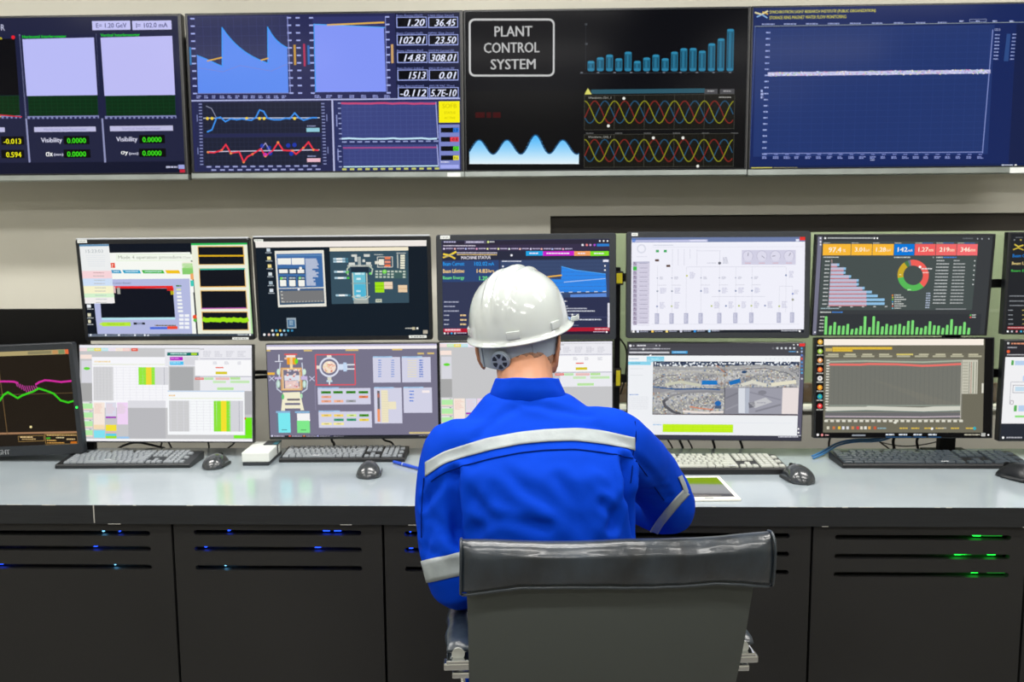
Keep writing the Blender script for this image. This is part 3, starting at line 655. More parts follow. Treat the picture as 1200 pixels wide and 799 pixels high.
    d.pg([(1096, 86), (1108, 86), (1130, 630), (1118, 630)], '#B8E4A8'); d.up()
    for y, c, cy in ((100, '#E8B818', 152), (236, '#48C0A8', 232), (370, '#B060B0', 472), (500, '#A6E820', 545)):
        x = (y - 78) * .06; d.pg([(790 + x, y - 6), (1072 + x, y - 8), (1080 + x, y + 108), (796 + x, y + 110)], '#E8C078'); d.up(); d.pg([(795 + x, y), (1068 + x, y - 2), (1074 + x, y + 103), (800 + x, y + 106)], '#10131C'); d.up()
    d.ln([(800, 154), (1076, 152)], 10, '#E0B020'); d.ln([(808, 236), (1080, 232)], 9, '#48B8A0'); d.ln([(812, 344), (1086, 340)], 5, '#E0A848'); d.ln([(818, 476), (1088, 472)], 6, '#C060C0')
    rn = random.Random(1); d.ln([(830 + k * 14, 545 + rn.uniform(-3, 3)) for k in range(20)], 26, '#A2E41C')
    d.up(); d.pg([(124, 634), (1128, 628), (1130, 644), (126, 650)], '#3C4A56'); d.pg([(124, 634), (560, 632), (562, 646), (126, 650)], '#A8B2C8'); d.up()
    for x in (140, 232, 312, 410, 470, 490): d.ci(x, 640, 6, '#E8ECF4'); d.mt(x + 12, 636, x + 50, 643, '#5A6478')
    d.mt(1036, 632, 1098, 640, '#C8D0D4'); d.ci(1112, 635, 6, W)
def mon2(d):
    d.bg('#121D28'); d.pg([(45, 72), (1092, 56), (1092, 92), (50, 108)], '#F0EAE4'); d.up()
    for k, y in enumerate((128, 178, 226, 274, 328, 374)): x = 126 + k * 4; d.r(x - 11, y - 16, x + 11, y + 4, ('#C8D4DC', '#F0E4A0', '#F0DC90', '#D4DCE0', '#A8B8C4', '#D8E0E8')[k]); d.mt(x - 18, y + 8, x + 20, y + 15, '#AAB4BC')
    d.pg([(164, 128), (462, 120), (482, 464), (188, 470)], '#E8E6DC'); d.up(); d.pg([(174, 146), (452, 140), (464, 346), (190, 354)], '#3F6CA6'); d.up(); d.r(180, 150, 452, 158, '#5A86B8')
    d.r(182, 172, 264, 210, '#F0F0EA'); d.r(268, 170, 345, 210, '#F0F0EA')
    for x0, x1 in ((188, 246), (254, 298), (302, 346)): d.r(x0 - 4, 232, x1 + 4, 268, '#2E4A68')
    for x0, x1 in ((194, 240), (250, 296), (304, 350)): d.r(x0, 282, x1, 346, '#233A52')
    d.up()
    for x0, x1 in ((192, 244), (256, 294), (304, 344)): d.r(x0, 240, x1, 262, '#F2F2EC')
    for x0, x1 in ((198, 236), (254, 292), (310, 348)): d.r(x0, 304, x1, 342, '#F2F2EC'); d.mt(x0, 288, x1, 298, '#C8D4DC')
    d.ci(206, 294, 8, '#70E840'); d.ci(318, 292, 8, '#70E840'); d.ci(322, 232, 9, '#F4F4EC')
    rn = random.Random(5)
    for k in range(16): d.r(350 + k * .6, 172 + k * 10.4, 392 + rn.random() * 42, 182 + k * 10.4, '#B4BED4')
    d.pg([(190, 358), (464, 352), (470, 446), (198, 456)], '#3B566E'); d.up(); d.pg([(196, 372), (462, 366), (466, 436), (204, 444)], '#77787A'); d.up(); d.ticks(208, 374, 214, 436, 4, 10, 6, '#D8D8D0'); d.ticks(224, 438, 452, 432, 13, 7, 5, '#C8C8C0'); d.r(196, 356, 462, 366, '#46618C'); d.up(); d.ci(312, 361, 7, '#E8E8F0')
    d.pg([(498, 106), (980, 98), (988, 440), (514, 450)], '#37505F'); d.up(); d.pg([(498, 106), (980, 98), (981, 120), (499, 128)], '#F2E8CE'); d.up()
    for y in (174, 190, 252, 290, 396): x = 520 + (y - 174) * .08; d.r(x, y - 6, x + 74, y + 6, '#A8C8D8'); d.up(); d.r(x + 20, y - 5, x + 56, y + 5, '#F4F6F4'); d.r(x + 76, y - 6, x + 92, y + 6, '#48B840' if y in (252, 290) else '#4A7C90')
    d.r(640, 256, 722, 425, '#6CBED2'); d.r(630, 222, 738, 256, '#1D2C3C'); d.r(672, 160, 690, 218, '#A8B0AE'); d.r(648, 412, 738, 446, '#A2AAA6'); d.up(); d.r(652, 330, 718, 410, '#4FB4D4')
    for x0, y0, x1, y1 in ((632, 146, 666, 160), (708, 144, 744, 160), (616, 196, 654, 212), (722, 192, 752, 208), (652, 160, 668, 190), (700, 176, 716, 192)): d.r(x0, y0, x1, y1, '#D4D6D0')
    d.fr(608, 210, 758, 220, 4, '#C8CCC4'); d.ln([(626, 215), (606, 235), (612, 270)], 8, '#B8C4B4'); d.ln([(742, 215), (762, 235), (756, 266)], 8, '#B8C4B4')
    d.ln([(640, 262), (646, 400), (700, 408)], 7, '#C4C8B8'); d.ln([(726, 262), (732, 400), (700, 410)], 7, '#C4C8B8'); d.ln([(640, 404), (668, 420), (722, 420), (744, 402)], 7, '#C8CCC0'); d.ci(606, 256, 8, '#50C048'); d.ci(750, 262, 8, '#70D868')
    for y in (264, 295, 370, 398): d.r(664 if y > 280 else 654, y - 6, 690, y + 6, '#D8F0F4'); d.r(694, y - 6, 712, y + 6, '#BCE4EC') if y == 264 else None
    d.r(632, 320, 746, 324, '#8A9A9A')
    d.fr(790, 158, 886, 224, 4, '#DADAD0'); d.r(836, 158, 872, 176, '#E07A58'); d.r(836, 184, 872, 198, '#E89078'); d.r(836, 206, 872, 222, '#F07850'); d.r(800, 174, 832, 210, '#ECE8D8'); d.r(776, 186, 800, 204, '#E4E2D4'); d.mt(772, 144, 826, 151, '#C8CCC8')
    d.mt(908, 134, 966, 141, '#C8CCC8'); d.r(912, 144, 920, 228, '#B8BCB4')
    for k in range(6): d.r(932, 146 + k * 15, 960, 158 + k * 15, '#E8E6D0')
    d.r(776, 240, 972, 292, '#41605F'); d.up()
    for k in range(3):
        for j in range(8):
            if not (k and j in (5, 6)): d.r(780 + j * 24, 244 + k * 17, 796 + j * 24, 254 + k * 17, '#C0CCC0' if j != 2 or k != 1 else '#7A9A90')
    d.ci(836, 250, 13, '#70E030'); d.r(778, 314, 834, 378, '#A2E018'); d.r(834, 312, 886, 356, '#ECD4B8'); d.r(920, 332, 976, 376, '#E8CCA8'); d.up(); d.r(778, 336, 834, 339, '#78B010'); d.r(778, 356, 834, 359, '#78B010'); d.r(834, 333, 886, 336, '#C8A888'); d.r(920, 352, 976, 355, '#C8A070'); d.r(782, 418, 820, 438, '#C8CCB8'); d.up(); d.mt(788, 424, 814, 432, '#7A8A78')
    d.r(242, 534, 298, 598, '#98A8B4'); d.up(); d.r(248, 546, 290, 590, '#3F6A90'); d.r(256, 550, 280, 580, '#A8C0D0')
    for k, x in enumerate((154, 178, 202, 226, 250, 274)): d.ci(x, 612, 7, ('#E8E4D8', '#50A8D0', '#E8C868', '#A8D0E0', '#48B0D0', '#3888B8')[k])
    for k, x in enumerate((106, 134, 160, 186, 210, 236)): d.ci(x, 637, 8, ('#E8E8E8', '#E0C0B8', '#D8E0F0', '#F0E078', '#98C8E8', '#687888')[k])
    d.mt(966, 594, 1010, 602, '#C8C8C0'); d.r(1008, 590, 1026, 606, '#C8C0A0'); d.ci(1040, 597, 7, '#E8E8E0'); d.r(1076, 608, 1104, 630, '#B8B0A0')
def mon3(d):
    d.bg('#333956'); d.r(70, 86, 1095, 112, '#2E2A3C'); d.r(70, 112, 1095, 150, '#37304A'); d.r(70, 150, 1095, 205, '#292C40'); d.up()
    d.r(205, 88, 335, 108, '#5A5470'); d.up(); d.mt(78, 94, 150, 104, '#C0BCE0'); d.mt(214, 94, 320, 104, '#D8D4EC'); d.ci(348, 97, 7, '#D8E890'); d.mt(358, 93, 386, 101, '#E0E0E8'); d.mt(76, 117, 272, 126, '#CFC8DA')
    for k in range(12): d.ci(80 + k * 66, 139, 6, ('#E0D8F0', '#F0B8B8', '#B8C0F0', '#E8A8C8', '#F0F0B0', '#F0F0B0', '#E8F0F0', '#F0C8C8')[k % 8]); d.mt(92 + k * 66, 134, 136 + k * 66, 143, '#C0B6D6')
    for x, c in ((1032, W), (1056, W), (1080, W)): d.ci(x, 89, 5, c)
    for x, c in ((926, '#E8E8F0'), (952, '#F08888'), (974, '#C8A0D0'), (1000, '#B050D0')): d.ci(x, 114, 7, c)
    d.r(1014, 106, 1090, 122, '#2C7ED0')
    for x0, x1, c in ((578, 682, '#1EA0E0'), (682, 874, '#C820C8'), (874, 974, '#F0A060'), (974, 1088, '#80E028')): d.r(x0, 152, x1, 180, c); d.up(); d.mt(x0 + 22, 162, x1 - 30, 172, '#F0E8F4'); d.l -= 1
    d.up(); d.ln([(78, 172), (112, 180), (152, 158)], 12, '#F0D040'); d.ln([(76, 192), (112, 180), (146, 198)], 10, '#E8C848'); d.ln([(84, 186), (132, 176)], 6, '#5878A0')
    d.mt(158, 160, 402, 170, '#C8C0D0'); d.mt(158, 172, 402, 179, '#E8C880'); d.t('MACHINE STATUS', 184, 183, 362, 202, '#F0ECF8', True)
    d.r(72, 210, 412, 340, '#2E4676'); d.r(424, 205, 1090, 436, '#38486C'); d.up()
    for y in range(215, 430, 22): d.r(430, y, 1080, y + 1.5, '#445880')
    for y, l_, v, u_, c in ((218, 'Beam Current', '102.02', 'mA', '#2A9CF0'), (262, 'Beam Lifetime', '14.83', 'hrs', '#FFD88A'), (306, 'Beam Energy', '1.20', 'GeV', '#78F08A')):
        d.t(l_, 74, y, 203, y + 24, c, True); d.t(v, 264 if y == 218 else (278 if y == 262 else 294), y, 344, y + 24, c, True); d.t(u_, 350, y + 2, 384, y + 22, c, True)
    for x in (80, 194, 306): pass   # the square codes of the photograph are left out
    for y in (463, 490, 518): d.mt(80, y - 4, 170 if y != 490 else 146, y + 6, '#A8ACC4')
    for y in (545, 573, 600): d.mt(80, y - 5, 110, y + 5, '#B0B4C8'); d.mt(178, y - 6, 216, y + 7, '#E8C890')
    d.pg([(640, 316), (706, 322), (794, 324), (796, 246), (880, 268), (1068, 292), (1074, 402), (640, 404)], '#2E86E8'); d.up(); d.ln([(796, 246), (880, 268), (1068, 292)], 4, '#50A8F8'); d.ln([(640, 318), (796, 300)], 9, '#E8B04A'); d.ln([(812, 342), (1066, 320)], 5, '#A8C4F0')
    d.mt(432, 211, 550, 220, '#D0D4E4'); d.ci(438, 246, 6, '#D8DCE8'); d.ci(490, 178, 7, '#F0F0F8'); d.r(1052, 204, 1086, 218, '#E8E8F4'); d.ci(1064, 242, 5, W); d.ci(1064, 268, 5, W)
    d.pg([(850, 418), (980, 414), (1072, 410), (1074, 432), (850, 434)], '#5C8AD8'); d.ticks(800, 404, 1060, 400, 6, 22, 5, '#C8D8F0'); d.mt(796, 455, 830, 466, '#E8E8F0')
    d.r(424, 440, 1092, 620, '#2C3150'); d.up(); d.mt(796, 486, 834, 494, '#C0C4D4'); d.mt(806, 500, 954, 509, '#C0C4D4'); d.mt(806, 516, 1000, 525, '#D0D4E0'); d.r(790, 556, 1090, 559, '#454C70'); d.mt(806, 568, 1040, 578, '#D0D4E0'); d.mt(800, 536, 900, 543, '#8A90A8'); d.ci(862, 541, 6, W); d.mt(840, 604, 900, 610, '#787E98')
    d.r(1080, 470, 1093, 622, '#E0E0EC'); d.r(76, 622, 1092, 645, '#B01830'); d.r(76, 645, 1092, 662, '#2A1C34'); d.up(); d.r(84, 626, 182, 642, '#E06878'); d.up(); d.mt(86, 628, 178, 638, '#F0D0D8'); d.mt(1000, 626, 1086, 636, '#F0B8C0')
    for k, x in enumerate((84, 104, 126, 146)): d.ci(x, 653, 6, ('#F0F0F0', '#C8A0B0', '#38A8E0', '#C8C8D8')[k])
    d.mt(156, 649, 216, 656, '#C8B8CC'); d.mt(990, 644, 1064, 651, '#C8B8CC'); d.ci(1074, 648, 6, W)
def mon4(d):
    d.bg('#F0F0FA'); d.pg([(78, 70), (1142, 64), (1142, 94), (80, 100)], '#6E7EA8'); d.up(); d.pg([(80, 86), (540, 82), (540, 95), (80, 98)], '#C0C2E4'); d.r(430, 83, 530, 94, '#EAEAFC'); d.r(84, 80, 102, 98, '#2878D8'); d.r(1108, 64, 1142, 86, '#E83830'); d.r(1084, 78, 1104, 92, '#E0E4F4')
    d.r(110, 102, 1140, 106, '#F8F8FE'); d.up()
    d.arc(138, 138, 20, 28, 0, 360, '#DADCE8', 20); d.mt(108, 184, 172, 190, '#D8D8E6'); d.mt(210, 114, 330, 120, '#C8CCDA')
    d.pg([(86, 216), (188, 214), (182, 594), (84, 592)], '#D4D0E2'); d.up(); d.r(88, 216, 186, 226, '#BCBCD2')
    for k in range(14): y = 224 + k * 27.5; d.r(88, y - 6, 110, y + 18, '#40B848' if k == 1 else '#A8A0B8'); d.mt(126, y + 1, 174, y + 7, '#A4A0B8'); d.r(114, y + 19, 186, y + 20.5, '#B8B4CC')
    for k in range(14):
        if k != 1: y = 224 + k * 27.5; d.ci(97, y, 4, '#6A4860'); d.ci(104, y + 8, 3, '#6A6078')
    d.r(748, 146, 1082, 236, '#D2D0E4'); d.up()
    for x, a in ((786, -80), (872, 40), (956, 175), (1040, -60)): d.ci(x, 182, 33, '#DDDBEC'); d.up(); d.arc(x, 182, 30, 33, 140, 400, '#B8B6CC', 14); d.ln([(x, 182), (x + 20 * math.cos(R(a)), 182 + 20 * math.sin(R(a)))], 3, '#54546C'); d.mt(x - 18, 224, x + 18, 230, '#D8A8B0')
    for x, y in ((234, 152), (282, 152)): d.r(x - 9, y - 7, x + 9, y + 8, '#3FA860')
    for x, y in ((232, 209), (300, 243)): d.r(x - 12, y - 7, x + 12, y + 6, '#5A4038')
    c = '#C9CAD8'
    for x in (325, 360, 396, 432, 474): d.r(x - 1, 140, x + 1, 240 if x != 432 else 200, c)
    d.r(205, 126, 1130, 128, '#DCDDE8'); d.r(474, 150, 620, 152, c); d.r(612, 150, 614, 225, c); d.ci(612, 226, 9, '#5A5C68'); d.mt(632, 190, 670, 232, c, 4); d.mt(534, 223, 590, 229, c)
    d.r(412, 248, 1022, 250, c)
    for x, y0 in ((234, 240), (322, 250), (408, 250), (498, 250), (610, 240), (710, 250), (810, 250), (1020, 250), (978, 370), (1060, 370)): d.r(x - 1, y0, x + 1, 530, '#D4D5E0')
    for x in (234, 322, 498, 610, 710, 810):
        d.ci(x, 316, 4, '#9AA0B8'); d.mt(x + 14, 308, x + 42, 326, c, 3); d.ci(x, 396, 6, '#7E8CB0' if x > 330 else '#98A0B0'); d.mt(x + 16, 376, x + 54, 412, '#CFCFE2', 5); d.mt(x - 2, 358, x + 54, 363, '#D0D0DC')
    for x, y in ((232, 488), (320, 488), (562, 488), (650, 488), (730, 488), (806, 488), (890, 488), (978, 492)): d.ci(x, y, 6, '#B8C470' if x in (320, 562, 730, 978, 806) else '#8C98BC'); d.mt(x + 16, 462, x + 50, 504, '#D0D0E2', 5)
    d.r(560, 430, 890, 432, c); d.r(980, 368, 1062, 370, c); d.ci(412, 303, 6, '#C8C868'); d.mt(430, 280, 466, 322, '#D0D0E2', 5); d.ci(1021, 302, 6, '#7888B0'); d.mt(1040, 276, 1070, 318, '#D0D0E2', 5); d.ci(1062, 416, 6, '#7888C8'); d.ci(1062, 452, 8, '#A0A090'); d.mt(1070, 392, 1100, 420, '#D4D4E2', 4)
    for x in (230, 318, 406, 494, 608, 706, 804, 974, 1056): d.r(x - 12, 530, x + 14, 594, '#B4B6CE'); d.up(); d.mt(x - 8, 536, x + 10, 588, '#D2D2E4', 7); d.l -= 1
    d.r(200, 598, 1100, 600, '#D8D8E4'); d.up()
    d.pg([(78, 632), (1132, 636), (1132, 656), (76, 648)], '#20242C'); d.up()
    for k, x in enumerate((90, 116, 204, 290, 376, 460, 548)): d.ci(x, 640, 8, ('#F4F4F4', '#E0E4F4', '#F0C858', '#F0D880', '#D0D0E0', '#2A90E0', '#A8D0F0')[k]); d.mt(x + 14, 637, x + 62, 644, '#A8ACC0') if k else None
    d.mt(990, 640, 1096, 648, '#B8BAC4'); d.ci(1104, 646, 6, W)
def mon5(d):
    d.bg('#3A3D40'); d.pg([(65, 58), (90, 58), (50, 600), (28, 600)], '#77778A'); d.up(); d.pg([(92, 84), (948, 84), (912, 462), (66, 462)], '#47504F'); d.up()
    for y in (66, 86, 102): d.ci(80, y, 5, '#E8E8F0')
    d.ci(44, 584, 5, '#E8E8F0'); d.ci(106, 66, 6, '#E8E8E8'); d.mt(120, 62, 368, 71, '#C0C4C4'); d.ci(376, 66, 5, W); d.ci(392, 66, 5, W); d.mt(862, 64, 918, 72, '#6A6E72')
    for x in (944, 968, 1006): d.ci(x, 69, 4, '#A8ACB0')
    xs_ = [92, 248, 365, 484, 598, 714, 830, 946]; cs = ['#F8B838', '#F8B838', '#F8B838', '#0878D8', '#F06060', '#F06868', '#F46C70']; tx = [('97.4', '%'), ('3.01', 'GeV'), ('1.28', 'GeV'), ('142', 'mA'), ('1.27', 'nm'), ('219', 'mm'), ('346', 'mm')]
    for k in range(7):
        x0, x1 = xs_[k], xs_[k + 1] - 3; d.pg([(x0 + 2, 98), (x1 + 2, 98), (x1 - 1, 160), (x0 - 1, 160)], cs[k]); d.mt(x0 + 4, 91, x0 + 40, 96, '#C8C8C0'); d.up()
        big = k == 0; d.t(tx[k][0], x0 + (32 if big else 20), 116, x0 + (102 if big else 74), 144 if big else 140, '#FFF6E0', True); d.t(tx[k][1], x0 + (110 if big else 76), 126, x0 + (126 if big else 102), 142 if big else 139, '#FFE8C8', True); d.l -= 1
        if k > 3: d.mt(x0 + 40, 91, x0 + 100, 96, '#4878C8')
    d.up(); d.mt(96, 168, 180, 175, '#D0D4D0'); d.mt(484, 168, 572, 176, '#D0D4D0'); d.mt(716, 168, 752, 176, '#D0D4D0'); d.mt(756, 168, 828, 176, '#4888D8'); d.ci(700, 171, 4, '#A0A8A8')
    L = [148, 182, 218, 216, 246, 288, 288, 320, 360, 392, 430, 430]
    for k, x1 in enumerate(L):
        y = 184 + k * 21.4; x0 = 138 - k * 1.6; d.mt(x0 - 34, y + 6, x0 - 8, y + 14, '#C8CCCC')
        if k == 0: d.fr(x0, y, x0 + 6, y + 16, 2, '#C8A8A8'); continue
        xr = 330 if x1 > 335 else x1 - 12
        d.r(x0, y, x1, y + 14, '#A8CCE8'); d.r(x0, y, xr, y + 20, '#C8B4C4'); d.up(); d.r(x0, y + 15, xr, y + 20, '#D08088'); d.r(x0, y + 1, xr, y + 5, '#B8C0DC'); d.r(xr, y, x1, y + 14, '#8FC0E4'); d.l -= 1
    d.up(); d.ticks(120, 444, 438, 442, 6, 14, 6, '#B8BCBC'); d.mt(78, 450, 180, 457, '#A8C0C8')
    d.arc(588, 270, 54, 86, -100, 48, '#F06058', 20); d.arc(588, 270, 54, 86, 48, 170, '#58B858', 18); d.arc(588, 270, 54, 86, 170, 235, '#C8A82C', 10); d.arc(588, 270, 54, 86, 235, 250, '#4A7A4A', 5); d.arc(588, 270, 54, 86, 250, 260, '#68788A', 3)
    d.up(); d.ci(626, 224, 7, W); d.mt(634, 230, 692, 240, '#D8D8D8'); d.mt(640, 252, 674, 260, '#F0C8C0'); d.mt(556, 346, 578, 356, '#A8E0A0'); d.mt(512, 264, 524, 270, '#F0E8A0')
    for k in range(7): d.ci(474, 380 + k * 12, 4, ('#F09040', '#D8C838', '#68B848', '#58A0D8', '#E0E0D8', '#D86858', '#88C8D8')[k]); d.mt(484, 376 + k * 12, 520 + (k % 3) * 14, 384 + k * 12, '#C4C8C4'); d.mt(660 - k, 366 + k * 13, 684 - k, 375 + k * 13, '#A8B4C8')
    for k in range(14): y = 186 + k * 18; d.mt(718 - k * 1.7, y, 788 - k * 1.7 if k else 760, y + 8, '#C0C4C4'); d.mt(812 - k * 1.7, y, 876 - k if k else 844, y + 8, '#B4B8B8')
    for k in range(6): d.ci(928 - k * 2, 190 + k * 26, 4, '#C8CCCC')
    d.r(712, 453, 880, 459, '#8A8E90'); d.mt(74, 470, 134, 479, '#D0D4D0'); d.mt(140, 470, 198, 479, '#4888D8'); d.r(60, 484, 960, 600, '#33363A'); d.up()
    for k in range(5): d.mt(74 - k * 2, 496 + k * 19, 98 - k * 2, 504 + k * 19, '#C8CCC8')
    H_ = [496, 548, 528, 548, 548, 538, 566, 562, 550, 496, 556, 496, 524, 552, 538, 548, 542, 538, 550, 522, 518, 556, 560, 550, 524, 546, 548, 560, 544, 512, 550, 550, 528, 560]
    for k, y in enumerate(H_): x = 100 + k * 23.9; d.pg([(x, y + 3), (x + 3, y), (x + 11, y), (x + 14, y + 3), (x + 10, 598), (x - 5, 598)], '#7EDC78')
    for y, c in ((490, '#58B858'), (502, '#E05858')): d.ci(904, y, 5, c); d.mt(912, y - 4, 934, y + 4, '#C8CCC8')
def mon6(d):
    d.bg('#232529'); d.mt(350, 100, 400, 108, '#6A6E74'); d.ci(342, 120, 5, '#8A8E94'); d.ci(385, 120, 5, '#C8B858')
    d.ln([(344, 150), (368, 165), (400, 155)], 9, '#D8C048'); d.ln([(334, 184), (366, 172), (400, 186)], 8, '#C8B040')
    d.t('Beam Current', 328, 214, 480, 236, '#1C7CD0', True); d.t('Beam Lifetime', 322, 266, 480, 286, '#E8D088', True); d.t('Beam Energy', 316, 318, 470, 338, '#48C050', True)
    for y in (496, 530, 560): d.mt(300, y - 4, 400, y + 5, '#8A8E94')
    for y in (592, 624, 654, 684): d.mt(290, y - 4, 322, y + 4, '#9A9EA4'); d.mt(384, y - 4, 410, y + 4, '#B8A860')
    d.pg([(284, 700), (700, 700), (700, 720), (282, 720)], '#8A1A22'); d.up(); d.mt(286, 705, 400, 714, '#D8A8A8')
    for x, c in ((284, W), (312, '#C8C8D0'), (344, '#E09098'), (374, '#38A8D8'), (398, '#D0D0D0')): d.ci(x, 734, 7, c)
    d.mt(420, 120, 1100, 140, '#5A5E66'); d.pg([(700, 400), (1100, 330), (1200, 560), (700, 560)], '#2E78C8')
def low0(d):
    d.bg('#211A12'); d.pg([(-600, 110), (460, 82), (464, 112), (-600, 140)], '#B0A070'); d.up(); d.r(200, 92, 350, 112, '#8A8260'); d.r(358, 88, 392, 112, '#C0905C'); d.r(396, 86, 434, 110, '#7A8C60'); d.r(438, 82, 462, 112, '#E06A3C')
    d.pg([(-600, 628), (484, 608), (486, 620), (-600, 640)], '#A07858'); d.ln([(4, 128), (38, 626)], 5, '#6E5636'); d.ln([(-500, 384), (470, 362)], 4, '#5C4A30')
    d.up(); P = [(-600, 290), (0, 286), (60, 286), (100, 288)] + [(112, 292), (124, 296)]
    d.ln(P, 12, '#D02A9C'); d.ln([(240, 306), (262, 292), (300, 280), (345, 284), (400, 292), (470, 286)], 12, '#D02A9C')
    for k in range(10): x = 112 + k * 14; d.ln([(x, 292 + min(k, 4) * 6), (x + 10, 318 + min(k, 4) * 9 - max(0, k - 6) * 8)], 6, '#B03A8C')
    d.ln([(-600, 400), (-200, 420), (0, 412), (30, 372), (58, 356), (90, 376), (118, 394), (150, 376), (220, 352), (256, 332), (300, 346), (350, 366), (392, 410), (440, 424), (476, 414)], 12, '#38CC1C')
    d.up(); d.ci(192, 580, 8, '#F0E0A0'); d.fr(106, 636, 274, 674, 4, '#8A6E40'); d.mt(120, 642, 200, 652, '#E8C890'); d.mt(130, 656, 220, 664, '#C8A870')
    d.fr(278, 622, 488, 694, 4, '#9A7A44'); d.mt(290, 630, 480, 640, '#C8A468'); d.r(286, 648, 312, 658, '#48A828'); d.mt(350, 646, 400, 656, '#D8C898'); d.mt(416, 656, 470, 666, '#D8B880'); d.mt(290, 664, 350, 672, '#E8B868'); d.mt(290, 680, 400, 688, '#D8A050'); d.r(440, 674, 480, 688, '#C06818')
def low1(d, dx=0, full=True):
    X = lambda x: x + dx
    d.bg('#C6C6C8'); d.r(X(420), 50, X(1090), 54, '#F4F0E8'); d.r(X(40), 50, X(1100), 66, '#EEEEF6'); d.up()
    for x0, x1, c in ((44, 90, '#F8DCDC'), (90, 134, '#C4ECB8'), (134, 176, '#F2E050'), (176, 218, '#B8E8F0'), (218, 264, '#F0E4F4'), (264, 308, '#F8E8D8'), (308, 352, '#F8D0C8'), (360, 400, '#E85038')): d.r(X(x0), 68, X(x1), 86, c); d.up(); d.mt(X(x0) + 8, 74, X(x1) - 8, 81, '#E8E4E0' if c != '#E85038' else '#F4C0B8'); d.l -= 1
    d.r(X(48), 108, X(118), 134, '#F8E4DA'); d.r(X(56), 145, X(118), 280, '#D8D8E0'); d.r(X(50), 282, X(120), 392, '#A8A8A8'); d.up(); d.ci(X(88), 193, 20, '#68D838', 9)
    if full:
        d.r(X(120), 122, X(588), 432, '#F6F6FA'); d.up(); d.mt(X(134), 146, X(232), 158, '#F0D8A8'); d.r(X(126), 166, X(580), 169, '#D8E0B8'); d.r(X(128), 182, X(248), 388, '#D2D2D4'); d.up()
        for k in range(6): d.r(X(150 + k * 20), 182, X(151.5 + k * 20), 388, '#BEBEC2')
        for k in range(8): d.r(X(270 + k * 40), 182, X(272 + k * 40), 388, '#E2E2EA'); 
        for k in range(12): d.r(X(128), 186 + k * 17, X(575), 187.2 + k * 17, '#DCDCE2')
        d.r(X(404), 184, X(504), 292, '#94E83C'); d.r(X(504), 184, X(586), 292, '#DADADF'); d.up(); d.r(X(450), 184, X(484), 292, '#F0D838'); d.r(X(560), 184, X(562), 292, '#8A8A9A'); d.r(X(340), 388, X(570), 432, '#DCDCE2'); d.up()
        d.r(X(566), 72, X(778), 178, '#E8E8EE'); d.up(); d.r(X(580), 93, X(772), 113, '#15706A'); d.r(X(596), 120, X(676), 142, '#B020C0'); d.r(X(596), 148, X(680), 170, '#50C0F0'); d.r(X(682), 120, X(770), 170, '#D8D8DE'); d.up(); d.mt(X(600), 98, X(700), 107, '#C8ECE4'); d.r(X(726), 95, X(762), 110, '#A8D030'); d.mt(X(600), 124, X(654), 138, '#D070D8'); d.mt(X(600), 152, X(660), 164, '#A0DCF8')
        d.r(X(596), 184, X(740), 326, '#A9AAAC'); d.up()
    d.r(X(780), 66, X(1096), 328, '#EAEAF0'); d.up(); d.mt(X(782), 70, X(806), 77, '#A8A8B0')
    for k in range(4): d.mt(X(800 + k * 70), 84, X(850 + k * 70), 122, '#D6D6DE', 4)
    d.r(X(782), 130, X(1094), 134, '#B4B4C4'); d.r(X(750), 140, X(1096), 236, '#F8F8FA') ; d.up()
    for x in (860, 930, 1010): d.mt(X(x), 148, X(x + 30), 168, '#D4D4DC', 3)
    d.r(X(876), 182, X(924), 189, '#E8604C'); d.r(X(876), 210, X(946), 226, '#D8C828'); d.r(X(750), 238, X(1096), 242, '#A8A8B8'); d.up()
    for x0, y0, x1, c in ((750, 246, 804, '#E87068'), (806, 246, 862, '#B0E8A0'), (876, 246, 960, '#F0B4B0'), (966, 244, 1026, '#A8E880'), (860, 266, 938, '#C4F0B4'), (966, 265, 1082, '#BCF0A8'), (886, 307, 986, '#A8EC84')): d.r(X(x0), y0, X(x1), y0 + 14, c); d.up(); d.mt(X(x0) + 6, y0 + 4, X(x1) - 6, y0 + 9, '#D8D0CC'); d.l -= 1
    if full:
        d.up(); d.r(X(582), 326, X(1052), 596, '#F6F8FA'); d.up(); d.r(X(582), 326, X(1052), 334, '#C8D8EC'); d.mt(X(590), 352, X(630), 364, '#F0C890'); d.r(X(590), 372, X(1040), 375, '#E0E8C0'); d.r(X(592), 388, X(714), 576, '#CDCDCF'); d.up()
        for k in range(11): d.r(X(600 + k * 40), 388, X(602 + k * 40), 576, '#DEDEE6')
        for k in range(11): d.r(X(592), 392 + k * 17, X(1040), 393.2 + k * 17, '#D6D6DC')
        d.r(X(864), 388, X(966), 576, '#8AE42E'); d.r(X(966), 388, X(1044), 576, '#D4D4DA'); d.up(); d.r(X(908), 388, X(942), 576, '#F2E030'); d.r(X(1018), 388, X(1020), 576, '#8E8EA0')
        d.r(X(1056), 490, X(1098), 618, '#70E818'); d.r(X(986), 598, X(1098), 618, '#7AEC28'); d.r(X(1054), 330, X(1096), 472, '#B2B2B6'); d.up(); d.r(X(1052), 490, X(1060), 502, '#E02828')
    g = 0 if full else 2
    for k in range(4): y = 404 + k * 54; d.r(X(56), y, X(124), y + 36, '#B4ECA8'); d.r(X(56), y - 6, X(124), y + 4, '#E8E4E8'); d.r(X(54), y + 34, X(124), y + 42, '#F4D8CC'); d.r(X(104), y - 4, X(118), y + 1, '#44445C')
